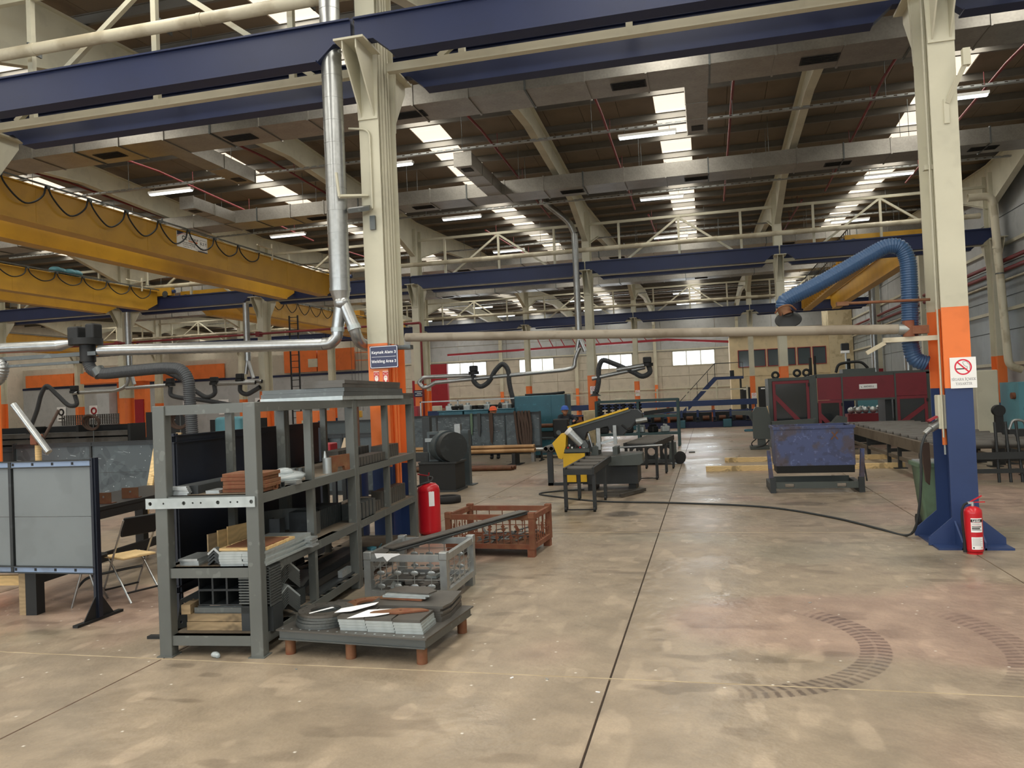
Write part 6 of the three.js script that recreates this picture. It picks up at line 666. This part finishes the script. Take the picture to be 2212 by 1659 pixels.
person('person in an orange helmet standing behind the dark welding bay screen', [-7.0, 0, -25.6], 0.2, { sh: [0, 1.38, 0.05], head: [0, 1.58, 0.08], arms: [[[-0.28, 1.12, 0.1], [-0.2, 1.0, 0.35]], [[0.28, 1.12, 0.1], [0.2, 1.0, 0.35]]] }, M.hatOrange, M.cloth);
person('person in a blue helmet and dark jacket reaching over a machine head', [-4.72, 0, -26.2], 0.45, { sh: [0.02, 1.32, 0.12], head: [0, 1.5, 0.2], arms: [[[-0.25, 1.1, 0.25], [-0.1, 1.12, 0.5]], [[0.36, 1.2, 0.2], [0.22, 1.18, 0.5]]] }, M.hatBlue, M.cloth);
person('person in a pale welding mask and dark overalls bending over work', [-17.75, 0, -22.6], 0.35, { sh: [0, 1.42, 0.12], head: [0, 1.63, 0.2], arms: [[[-0.26, 1.18, 0.25], [-0.1, 1.15, 0.5]], [[0.26, 1.18, 0.25], [0.12, 1.15, 0.5]]] }, 'mask', M.cloth);
// ---------- teal tanks and tube machine of the welding bay ----------
{ const o = thing('teal_tank', 'tall dented teal steel tank behind the welding bay', 'tank', [-5.78, 0, -28.0]); part(o, 'shell', M.teal, RB(1.9, 1.3, 1.0, 0.04, 0, 1.42, 0)); part(o, 'lower_frame', M.black, BB(-0.9, 0.9, 0, 0.78, -0.45, 0.45)); part(o, 'panel_seam', M.teal, BB(0.36, 0.4, 0.8, 2.06, 0.5, 0.515)); part(o, 'edge_angle', M.darkGrey, BB(0.9, 0.97, 0.77, 2.08, 0.45, 0.53)); part(o, 'top_pipes', M.black, C([-0.6, 2.1, 0.2], [0.8, 2.12, 0.2], 0.04, 8), C([0.2, 2.1, 0], [0.85, 2.14, 0.3], 0.05, 8)); }
{ const o = thing('teal_tank', 'long low teal steel tank in three sections behind the screens', 'tank', [-8.15, 0, -27.8]); for (let i = 0; i < 3; i++) part(o, 'section', M.teal, RB(0.93, 1.2, 0.9, 0.03, -0.95 + i * 0.97, 1.02, 0)); part(o, 'lower_frame', M.black, BB(-1.4, 1.4, 0, 0.42, -0.4, 0.4)); part(o, 'top_rim', M.teal, BB(-1.45, 1.45, 1.62, 1.65, -0.47, 0.47)); }
{ const o = thing('tube_machine', 'black tube machine head with brown pipe in front of the teal tank', 'machine', [-4.75, 0, -25.6]); part(o, 'head', M.black, RB(0.5, 0.62, 0.4, 0.05, 0.05, 0.95, 0)); part(o, 'chuck', M.steel, C([0.0, 0.82, 0.2], [0.0, 0.82, 0.26], 0.08, 16)); part(o, 'pipe', M.rustPipe, C([-0.9, 1.05, 0], [-0.2, 1.05, 0], 0.07, 14)); part(o, 'stand', M.teal, BB(-0.9, 0.3, 0.1, 0.6, -0.3, 0.2)); part(o, 'bed', M.darkGrey, BB(-1.0, 0.35, 0.6, 0.66, -0.3, 0.25)); part(o, 'feet', M.black, BB(-0.85, -0.7, 0, 0.1, -0.3, 0.2), BB(0.1, 0.25, 0, 0.1, -0.3, 0.2)); }
{ const o = thing('machine_parts_bench', 'bench cluttered with bright and black machine parts behind the teal tanks', 'bench', [-8.2, 0, -30.0]); part(o, 'bench_top', M.darkGrey, BB(-2.0, 2.0, 1.5, 1.56, -0.4, 0.4)); for (const x of [-1.9, 0, 1.9]) part(o, 'leg', M.darkGrey, BB(x - 0.05, x + 0.05, 0, 1.5, -0.35, 0.35)); part(o, 'guard_rail', M.galv, BB(-3.2, 2, 1.98, 2.03, -0.4, -0.36), BB(-3.2, -3.15, 0, 2.03, -0.4, -0.36), BB(-1.6, -1.55, 1.56, 2.03, -0.4, -0.36)); }
for (let i = 0; i < 15; i++) solo('machine_part', i % 3 ? 'black machine casting on the cluttered bench' : 'bright machined housing on the cluttered bench', 'casting', i % 3 ? M.black : M.zinc, i % 3 ? [C([0, 0, 0], [0, 0.14, 0], 0.12, 12), RB(0.24, 0.1, 0.24, 0.02, 0, 0.18, 0)] : [RB(0.3, 0.26, 0.3, 0.05, 0, 0.13, 0), C([0, 0.26, 0], [0, 0.34, 0], 0.09, 12)], [-10 + i * 0.265, 1.56, -30 + 0.12 * (i % 2)], i, i % 3 ? 'black castings on the bench' : 'bright housings on the bench');
// extraction arms at the second row
function arm(label, m, hosePts, tubePts, drum, hood) { const o = thing('fume_extractor', label, 'extraction arm'); part(o, 'hose', M.hoseDark, HOSE(hosePts, 0.1, 0.05, 0.007, 12)); tubePts.forEach(t => part(o, 'spiral_pipe', M.galvPipe, PIPE(t, 0.085, 0.3, 12))); if (drum) { part(o, 'swivel', M.black, C([drum[0], drum[1] - 0.06, drum[2]], [drum[0], drum[1] + 0.06, drum[2]], 0.22, 16)); part(o, 'fan_box', M.black, RB(0.32, 0.24, 0.26, 0.04, drum[0], drum[1] + 0.18, drum[2])); } if (hood) part(o, 'hood', M.black, LA([[0.1, 0.2], [0.11, 0.1], [0.24, 0], [0.22, 0.0]], 18, ...hood)); return o; }
const Z2 = -31.2;
arm('galvanised extraction arm with a peaked dark hose before the far windows', M, [[-9.3, 3.05, Z2], [-9.32, 2.8, Z2], [-9.05, 2.55, Z2], [-8.7, 2.7, Z2], [-8.35, 3.2, Z2], [-8.05, 3.42, Z2], [-7.85, 3.2, Z2], [-7.8, 2.6, Z2], [-7.65, 1.8, Z2]], [[[-4.85, 3.9, Z2], [-5.05, 3.5, Z2], [-5.1, 3.12, Z2], [-5.5, 3.05, Z2], [-11.0, 2.8, Z2]], [[-11.0, 2.8, Z2], [-11.5, 2.55, Z2], [-11.75, 2.85, Z2], [-11.5, 3.05, Z2], [-9.4, 3.03, Z2]]], [-9.3, 3.12, Z2], [-7.6, 1.62, Z2]);
{ const o = thing('extraction_riser', 'thin galvanised riser pipe splitting into a Y at the second row', 'duct', [-4.85, 0, Z2]); part(o, 'riser', M.galvPipe, C([0, 4.3, 0], [0, 8.5, 0], 0.13, 16)); part(o, 'upper_bend', M.galvPipe, PIPE([[0, 8.5, 0], [-0.2, 9.0, 0], [-1.3, 10.0, 0]], 0.13, 0.3, 14)); part(o, 'branch_leg', M.galvPipe, C([0, 4.35, 0], [-0.12, 3.8, 0], 0.085, 14)); part(o, 'branch_leg', M.galvPipe, C([0, 4.35, 0], [0.22, 3.75, 0], 0.085, 14)); }
arm('dark hose arm with a folded elbow beside the back column', M, [[-2.15, 3.05, Z2], [-2.12, 2.8, Z2], [-2.4, 2.65, Z2], [-2.8, 2.85, Z2], [-3.5, 3.2, Z2], [-3.95, 3.35, Z2], [-4.1, 3.1, Z2], [-4.15, 2.5, Z2], [-4.25, 2.1, Z2]], [[[-4.4, 2.65, Z2], [-2.3, 3.0, Z2]], [[-3.4, 2.95, Z2 + 0.1], [-2.3, 3.08, Z2 + 0.1]]], [-2.2, 3.1, Z2], [-4.3, 1.95, Z2]);
const Z3 = -31.5;
arm('low extraction arm with a long drooping hose between the back columns', M, [[-24.0, 3.2, Z3], [-24.0, 2.85, Z3], [-23.6, 2.7, Z3], [-22.8, 2.6, Z3], [-21.4, 2.35, Z3], [-20.4, 2.15, Z3]], [[[-26.2, 3.75, Z3], [-26.4, 3.3, Z3], [-27.0, 3.15, Z3], [-29.0, 3.15, Z3]], [[-26.4, 3.25, Z3], [-24.1, 3.28, Z3]]], [-24.0, 3.3, Z3]);
arm('extraction arm with a dark hose beside the far partition signs', M, [[-29.3, 3.1, Z3], [-29.2, 2.6, Z3], [-29.6, 2.55, Z3], [-30.3, 3.1, Z3], [-30.9, 3.55, Z3], [-31.2, 3.2, Z3], [-31.5, 2.4, Z3], [-31.9, 1.6, Z3]], [[[-29.0, 3.15, Z3 + 0.1], [-29.3, 3.1, Z3 + 0.1]]], [-29.3, 3.2, Z3], [-32.0, 1.4, Z3]);
arm('short extraction arm with a hanging hose loop near the black ladder', M, [[-21.7, 3.2, Z3], [-21.7, 2.8, Z3], [-22.1, 2.65, Z3], [-22.6, 2.9, Z3], [-23.4, 3.5, Z3], [-24.2, 3.9, Z3]], [[[-21.6, 3.22, Z3], [-19.6, 3.2, Z3]]], [-21.7, 3.25, Z3]); arm('small extraction hose loop hanging from the pipe by the back column', M, [[-20.5, 3.2, Z3 - 0.2], [-20.5, 2.85, Z3 - 0.2], [-20.2, 2.7, Z3 - 0.2], [-19.8, 2.85, Z3 - 0.2], [-19.5, 3.0, Z3 - 0.2]], [[[-20.6, 3.3, Z3 - 0.2], [-19.4, 3.25, Z3 - 0.2]]], [-20.5, 3.35, Z3 - 0.2]);
for (const x of [-26.2, -19.95]) { const o = thing('extraction_riser', 'galvanised riser pipe standing beside a back column under the cranes', 'duct', [x, 0, Z3], 0, 'risers under the cranes'); part(o, 'riser', M.galvPipe, C([0, 4.2, 0], [0, 6.8, 0], 0.14, 16)); part(o, 'branch_leg', M.galvPipe, C([0, 4.25, 0], [-0.12, 3.6, 0], 0.09, 12)); part(o, 'branch_leg', M.galvPipe, C([0, 4.25, 0], [0.25, 3.4, 0], 0.09, 12)); }
{ const o = thing('black_ladder', 'tall black caged steel ladder behind the back column', 'ladder', [-19.0, 0, -34]); for (const x of [-0.22, 0.22]) part(o, 'side_rail', M.black, BB(x - 0.03, x + 0.03, 0, 6.4, -0.03, 0.03)); for (let y = 0.3; y < 6.3; y += 0.3) part(o, 'rung', M.black, BB(-0.2, 0.2, y, y + 0.03, -0.015, 0.015)); }
// dark profile racks on the far side of the work table
{ const o = thing('profile_rack', 'long dark rack of stacked steel profiles behind the scratched screen', 'rack', [-21.2, 0, -22.2]); for (const x of [-3.1, -1.0, 1.0, 3.0]) part(o, 'upright', M.black, BB(x - 0.05, x + 0.05, 0, 1.72, -0.3, 0.42)); part(o, 'base_beam', M.black, BB(-3.1, 3.0, 0, 0.1, -0.3, 0.3)); part(o, 'back_sheet', M.black, BB(-3.1, 3.0, 0.1, 1.7, -0.34, -0.3)); const mp = []; for (let i = 0; i < 26; i++) mp.push(BB(0.3 + i * 0.088, 0.335 + i * 0.088, 1.72, 2.06, 0.3, 0.32)); for (let i = 0; i < 7; i++) mp.push(BB(0.3, 2.56, 1.72 + i * 0.052, 1.742 + i * 0.052, 0.3, 0.32)); part(o, 'mesh_panel', M.mill, mp); }
for (let i = 0; i < 14; i++) solo('steel_profile', 'long dark channel profile lying in the rack behind the scratched screen', 'profile', i % 3 ? M.mill : M.darkGrey, [BB(-3.0, 2.9, 0, 0.13, -0.09, 0.09), BB(-3.0, 2.9, 0.13, 0.15, -0.11, 0.11)], [-21.2 + (i % 2) * 0.06, 0.12 + Math.floor(i / 2) * 0.205, -22.08 + (i % 2) * 0.24], 0, 'profiles in the dark rack');
for (const [x, z, w] of [[-15.7, -23.6, 2.2], [-24.5, -18, 3]]) solo('dark_bench', x > -20 ? 'black work bench with rail beside the masked person' : 'black low bench beyond the wooden post', 'bench', M.black, [BB(-w / 2, w / 2, 1.0, 1.1, -0.5, 0.5), BB(-w / 2, -w / 2 + 0.08, 0, 1.0, -0.5, 0.5), BB(w / 2 - 0.08, w / 2, 0, 1.0, -0.5, 0.5), BB(-w / 2, w / 2, 0.4, 0.5, -0.45, 0.45), BB(-w / 2, w / 2, 1.1, 1.7, -0.5, -0.46)], [x, 0, z]);
for (const [x, y, z] of [[-19.4, 1.5, -21.6], [-14.2, 1.5, -19]]) { const o = thing('cable_coil', x < -18 ? 'brown coiled cable hung on the profile rack' : 'tan coiled rope hanging behind the shelving top', 'coil', [x, y, z]); for (let i = 0; i < 3; i++) { const t = new THREE.TorusGeometry(0.2 + 0.03 * i, 0.035, 8, 20); MX(t, 0, 0.3, 0.06 * i, 0.2 * i, 0.2); part(o, 'loop', M.brown, t); } part(o, 'hanger', M.steel, C([0, -y, 0], [0, 0.55, 0], 0.016, 6)); }
{ const o = thing('star_panel', 'black notice panel with a white star and red crescent emblem', 'panel', [-15.9, 1.3, -20.6]); part(o, 'board', M.black, BB(-0.7, 0.7, -0.25, 0.75, -0.03, 0)); const star = []; for (let i = 0; i < 10; i++) { const a = PI / 2 + i * PI / 5, r = i % 2 ? 0.06 : 0.15; star.push([0.2 + r * Math.cos(a), 0.45 + r * Math.sin(a)]); } part(o, 'star', M.paper, EX(star, 0.01, 0, 0, 0.008)); const cr = new THREE.TorusGeometry(0.17, 0.035, 6, 20, PI * 1.5); MX(cr, -0.2, 0.45, 0.006, 0, 0, PI * 0.25); part(o, 'crescent', M.redDull, cr); part(o, 'stand', M.black, BB(-0.7, -0.62, -1.3, -0.25, -0.04, 0), BB(0.62, 0.7, -1.3, -0.25, -0.04, 0)); }
solo('blue_tarp', 'glossy teal plastic cover on a bin behind the shelving', 'cover', M.tealLight, [RB(0.9, 0.7, 0.8, 0.1, 0, 1.45, 0), BB(-0.45, 0.45, 0, 1.12, -0.38, 0.38)], [-14.5, 0, -22]); { const o = thing('orange_cabinet', 'orange electrical cabinet with a grey lock behind the shelving', 'cabinet', [-14.3, 0, -27]); part(o, 'body', M.orange, BB(-0.6, 0.6, 0, 1.85, -0.4, 0.4)); part(o, 'lock', M.cream, RB(0.16, 0.22, 0.04, 0.02, -0.3, 1.4, 0.41)); part(o, 'door_edge', M.orange, BB(0.3, 0.33, 0.05, 1.8, 0.4, 0.42)); }
// posters on the grey partition
for (let i = 0; i < 6; i++) { const o = thing('safety_poster', 'small white safety poster with a dark pictogram on the grey partition', 'poster', [-53.5 + i * 3.3 + (i > 2 ? 2.5 : 0), 2.3, -56.03], 0, 'safety posters on the partition'); part(o, 'sheet', M.paper, BB(-0.45, 0.45, -0.6, 0.6, 0, 0.02)); const t = new THREE.TorusGeometry(0.24, 0.07, 8, 18); MX(t, 0, 0.15, 0.03); part(o, 'pictogram', i === 1 ? M.redDull : M.black, t, BB(-0.3, 0.3, -0.45, -0.35, 0.02, 0.03)); }
for (const [x, w] of [[-34.5, 1.2], [-27.5, 1.2], [-25.5, 1.2]]) solo('timber_crate', 'pale timber crate standing along the grey partition', 'crate', M.wood, [BB(-w / 2, w / 2, 0.1, 0.9, -0.5, 0.5), BB(-w / 2, w / 2, 0, 0.1, -0.5, -0.35), BB(-w / 2, w / 2, 0, 0.1, 0.35, 0.5), BB(-w / 2 - 0.02, -w / 2 + 0.1, 0.1, 0.92, 0.5, 0.53), BB(w / 2 - 0.1, w / 2 + 0.02, 0.1, 0.92, 0.5, 0.53)], [x, 0, -51.6], 0, 'crates along the partition');
{ const o = thing('orange_machine', 'tall orange press machine frame with grey side near the partition', 'machine', [-37.5, 0, -45]); part(o, 'frame', M.orange, BB(-1.2, 1.0, 0.0, 4.2, -0.8, -0.3)); part(o, 'side_wall', M.wallGrey, BB(-2.2, -1.25, 0, 3.6, -0.8, 0.4)); part(o, 'top_beam', M.orange, BB(-3.5, 1.4, 4.2, 4.9, -0.8, 0.4)); part(o, 'lower_panel', M.redDull, BB(-0.9, 0.9, 0.1, 3.0, -0.3, -0.2)); }
// ---------- red cabinet and signs at the second row ----------
solo('red_cabinet', 'dark red fire hose cabinet beside the second row column', 'cabinet', M.redDull, [RB(0.62, 0.5, 0.3, 0.02, 0, 1.6, 0), BB(-0.05, 0.05, 0, 1.36, -0.05, 0.05)], [-11.85, 0, -30.6]); { const o = thing('area_sign', 'small dark sign with three white lines on the second row column', 'sign', [-12.0, 2.38, -31.93]); part(o, 'plate', M.navy, BB(-0.24, 0.24, -0.14, 0.14, 0, 0.015)); part(o, 'lettering', M.white, BB(-0.19, 0.19, 0.06, 0.085, 0.015, 0.018), BB(-0.1, 0.1, -0.01, 0.015, 0.015, 0.018), BB(-0.17, 0.17, -0.08, -0.055, 0.015, 0.018)); }
solo('stained_panel', 'stained concrete coloured control box at the foot of the back column', 'box', M.beige, [RB(0.52, 1.4, 0.3, 0.02, 0, 0.7, 0)], [-4.5, 0, -31.0]);
// ---------- green rack with parts ----------
{ const o = thing('green_rack', 'dark green steel storage rack full of black parts', 'rack', [-2.55, 0, -29.8]); for (const x of [-1.5, 0.05, 1.5]) for (const z of [-0.35, 0.35]) part(o, 'post', M.greenShelf, BB(x - 0.045, x + 0.045, 0, 1.75, z - 0.045, z + 0.045)); for (const y of [0.48, 1.12, 1.72]) { for (const z of [-0.35, 0.35]) part(o, 'rail', M.greenShelf, BB(-1.5, 1.5, y - 0.045, y + 0.045, z - 0.02, z + 0.02)); part(o, 'deck', M.greenShelf, BB(-1.48, 1.48, y + 0.03, y + 0.045, -0.35, 0.35)); } }
for (let i = 0; i < 6; i++) solo('rack_part', 'black stepped casting standing on the middle deck of the green rack', 'casting', M.black, [0, 1, 2, 3].map(k => C([0, k * 0.12, 0], [0, k * 0.12 + 0.06, 0], 0.12, 10)).concat([C([0, 0, 0], [0, 0.45, 0], 0.05, 8)]), [-3.9 + i * 0.28, 1.166, -29.7 - 0.12 * (i % 2)], 0, 'castings on the green rack'); for (let i = 0; i < 6; i++) solo('rack_part', 'bright and dark machined part on the lower deck of the green rack', 'casting', i % 2 ? M.zinc : M.black, [RB(0.3, 0.22, 0.3, 0.04, 0, 0.11, 0), C([-0.15, 0.25, 0], [0.15, 0.25, 0], 0.05, 8)], [-3.8 + i * 0.45, 0.526, -29.75], i, 'parts on the lower deck'); solo('long_tray', 'long black tray slanting on the green rack', 'tray', M.black, [B(1.1, 0.14, 0.3, 0, 0.12, 0, 0, 0, 0.1)], [-1.75, 1.17, -29.8]);
// ---------- far tubes racks, blue gantry beam and fence ----------
{ const o = thing('tube_line', 'long blue machine line with square tube stops near the far end', 'machine', [0, 0, -44]); part(o, 'base', M.navy, BB(-8, 2.6, 0, 0.3, -0.5, 0.5)); part(o, 'top_beam', M.blue, BB(-18, 2.6, 1.15, 1.45, -0.3, 0.0)); part(o, 'middle_rail', M.blue, BB(-8, 2.6, 0.82, 0.9, -0.1, 0)); part(o, 'backing_sheet', M.darkGrey, BB(-8, 2.6, 0.3, 0.8, -0.4, -0.35)); for (let i = 0; i < 12; i++) { const x = -7.4 + i * 0.86; part(o, 'stop_post', M.blue, BB(x - 0.06, x + 0.06, 0.3, 0.95, 0.1, 0.25)); const s = part(o, 'square_stop', M.darkGrey, tubeSec(0.22, 0.03, 0.4)); s.position.set(x, 0.34, 0.55); part(o, 'idler', M.rustPipe, C([x + 0.25, 0.5, 0.2], [x + 0.6, 0.5, 0.2], 0.13, 12)); } for (const x of [-7, -4.6, -2.1, 0.3, 2.4]) part(o, 'orange_post', M.orange, BB(x - 0.08, x + 0.08, 0.3, 1.15, -0.3, -0.1)); for (let i = 0; i < 4; i++) part(o, 'teal_box', M.teal, RB(0.45, 0.42, 0.3, 0.03, -6.2 + i * 2.4, 0.22, 0.7)); }
{ const o = thing('white_fence', 'white tubular safety fence in front of the office stairs', 'fence', [0, 0, -50]); for (const y of [1.2, 2.0]) part(o, 'rail', M.cream, BB(-12, 2.4, y - 0.04, y + 0.04, -0.03, 0.03)); for (let x = -12; x <= 2.5; x += 1.8) part(o, 'post', M.cream, BB(x - 0.05, x + 0.05, 0, 2.2, -0.05, 0.05)); }
for (let i = 0; i < 9; i++) solo('stored_part', i % 2 ? 'grey motor housing stored on the blue machine line' : 'pale carton stored on the blue machine line', 'part', i % 2 ? M.steel : M.cream, i % 2 ? [C([-0.25, 0.18, 0], [0.25, 0.18, 0], 0.18, 14), BB(-0.2, 0.2, 0, 0.06, -0.15, 0.15)] : [RB(0.5, 0.3, 0.4, 0.03, 0, 0.15, 0)], [-15.5 + i * 1.35, 1.45, -44.15], 0.3 * i, i % 2 ? 'housings on the machine line' : 'cartons on the machine line');
// ---------- office block and stairs ----------
{
  const o = thing('office_block', 'cream two storey office block with a row of dark red framed windows', 'building', [0, 0, -64]); part(o, 'wall', M.office, BB(1.9, 9.2, 0, 6.1, -3, 0)); part(o, 'tall_wall', M.beige, BB(9.2, 10.9, 0, 8.6, -3, 0.2)); part(o, 'ledge', M.darkGrey, BB(1.9, 9.2, 6.1, 6.3, -3, 0.3)); part(o, 'seam', M.beige, BB(1.9, 9.2, 2.95, 3.0, 0, 0.03));
  for (let i = 0; i < 6; i++) { const x = 2.5 + i * 1.1; part(o, 'window_frame', M.redDull, EX([[x, 3.65], [x + 0.98, 3.65], [x + 0.98, 5.0], [x, 5.0]], 0.06, 0, 0, 0.03, 0, 0, 0, [[[x + 0.05, 3.7], [x + 0.93, 3.7], [x + 0.93, 4.95], [x + 0.05, 4.95]].reverse()])); part(o, 'window_glass', M.glassDark, BB(x + 0.05, x + 0.93, 3.7, 4.95, 0.01, 0.02)); } for (const x of [2.6, 3.9]) { part(o, 'door', M.machineDark, BB(x, x + 0.9, 0, 2.1, 0, 0.05)); part(o, 'door_plate', M.paper, BB(x + 0.2, x + 0.5, 1.9, 2.0, 0.05, 0.06)); }
}
{
  const o = thing('office_stairs', 'steel staircase with blue stringer leading up to a landing', 'stairs', [0, 0, -60.5]); part(o, 'landing', M.blue, BB(0.6, 2.7, 2.75, 2.95, -1.4, 0)); for (const z of [-1.3, -0.05]) part(o, 'stringer', M.blue, EX([[-2.3, 0], [-1.9, 0], [0.8, 2.75], [0.8, 2.95], [0.55, 2.95]], 0.06, 0, 0, z)); for (let i = 0; i < 14; i++) part(o, 'tread', M.steel, BB(-2.1 + i * 0.2, -1.85 + i * 0.2, 0.15 + i * 0.195, 0.18 + i * 0.195, -1.25, -0.1)); part(o, 'hand_rail', M.darkGrey, RAIL([-2.2, 1.0, 0], [0.65, 3.95, 0], 0.05, 0.05), BB(0.65, 2.7, 3.93, 3.98, -0.02, 0.03), BB(0.63, 0.68, 2.95, 3.95, -0.02, 0.03), BB(2.65, 2.7, 2.95, 3.95, -0.02, 0.03)); for (let i = 0; i < 3; i++) part(o, 'baluster', M.darkGrey, BB(-1.5 + i * 0.8, -1.46 + i * 0.8, 0.7 + i * 0.8, 1.72 + i * 0.82, -0.02, 0.02)); part(o, 'landing_post', M.darkGrey, BB(2.45, 2.55, 0, 2.75, -0.2, -0.1), BB(2.45, 2.55, 0, 2.75, -1.3, -1.2)); part(o, 'fire_bucket', M.darkGrey, C([1.9, 2.95, -0.6], [1.9, 3.4, -0.6], 0.16, 14)); }
{ const o = thing('red_jib_crane', 'red lattice jib crane under the far windows beam', 'crane', [0, 0, -66]); part(o, 'chord', M.redDull, BAR([-22, 6.05, 0], [-3, 6.3, 0], 0.18)); part(o, 'chord', M.redDull, BAR([-3, 6.3, 0], [3.5, 5.7, 0], 0.18)); part(o, 'chord', M.redDull, BAR([-14, 7.3, 0], [-4, 6.7, 0], 0.12)); for (let i = 0; i < 10; i++) part(o, 'lattice_bar', M.redDull, BAR([-14 + i, 7.3 - i * 0.06, 0], [-13.5 + i, 6.2, 0], 0.07)); }
{ const o = thing('wire_cage', 'white wire storage cage on the far wall beside the window', 'cage', [-26.4, 4.2, -74.8]); const g = []; for (let i = 0; i < 7; i++) g.push(BB(-0.6 + i * 0.2, -0.56 + i * 0.2, 0, 1.4, 0, 0.05)); for (const y of [0, 0.7, 1.35]) g.push(BB(-0.62, 0.66, y, y + 0.06, 0, 0.05)); part(o, 'bars', M.cream, g); part(o, 'shelf_plate', M.cream, BB(-0.65, 0.7, -0.06, 0, -0.6, 0.05)); }
{ const o = thing('red_machine_block', 'red painted machine and panel before the far wall', 'machine', [-24, 0, -68]); part(o, 'panel', M.redDull, BB(-2.2, 1.2, 0, 5.4, -0.4, 0)); part(o, 'white_part', M.wallPanel, BB(-2.2, -1.0, 4.0, 7.6, -0.5, 0.02)); part(o, 'motor', M.rust, RB(1.5, 1.2, 1.0, 0.1, 0.3, 0.8, 0.9)); for (const [y, r] of [[6.6, 0.5], [5.2, -0.5]]) part(o, 'caution_strip', M.yellow, B(0.25, 0.6, 0.02, -1.5, y, 0.04, 0, 0, r)); }
for (let i = 0; i < 3; i++) solo('blue_locker', 'navy machine cabinet seen through the drilling gantry', 'cabinet', i % 2 ? M.tealLight : M.navy, [BB(-0.5, 0.5, 0, 1.7, -0.3, 0.3), BB(-0.45, 0.45, 1.7, 1.78, -0.28, 0.28)], [6.2 + i * 1.15, 0, -40], 0, 'cabinets beyond the drilling gantry'); for (let i = 0; i < 8; i++) solo('chromed_fitting', 'shiny chromed fitting heaped beyond the drilling gantry', 'fitting', M.cutEdge, [SPH(0.15, 0, 0.15, 0, 1, 1, 1, 10), C([0, 0.15, 0], [0.2, 0.3, 0], 0.05, 8)], [6.1 + 0.29 * i, 0.7, -37 + 0.1 * (i % 2)], i, 'chromed fittings beyond the gantry'); solo('fitting_crate', 'dark red crate under the chromed fittings', 'crate', M.machineRed, [BB(-1.2, 1.2, 0.3, 0.7, -0.4, 0.4), BB(-1.2, -1.1, 0, 0.3, -0.4, 0.4), BB(1.1, 1.2, 0, 0.3, -0.4, 0.4)], [7.1, 0, -37]);
// floor litter
for (let i = 0; i < 14; i++) { const x = rr(-6, 3), z = -4.3 - rnd() * 6; solo('floor_scrap', 'tiny pale scrap of swarf lying on the open floor', 'scrap', rnd() < 0.6 ? M.cutEdge : M.paper, [B(rr(0.015, 0.04), 0.004, rr(0.008, 0.02), 0, 0.003, 0)], [x, 0, z], rr(0, 3), 'scraps on the floor'); }
solo('crumpled_wrap', 'crumpled scrap of white wrap under the shelving', 'scrap', M.film, [SPH(0.03, 0, 0.025, 0, 1.3, 0.8, 1, 7), SPH(0.022, 0.03, 0.02, 0.01, 1, 1, 1, 6)], sp(-0.42, 0, 0.0)); solo('dark_scrap', 'small black plate lying on the aisle floor', 'scrap', M.black, [BB(-0.1, 0.1, 0, 0.03, -0.05, 0.05)], [-0.55, 0, -26.2]);
renderer.render(scene, camera);
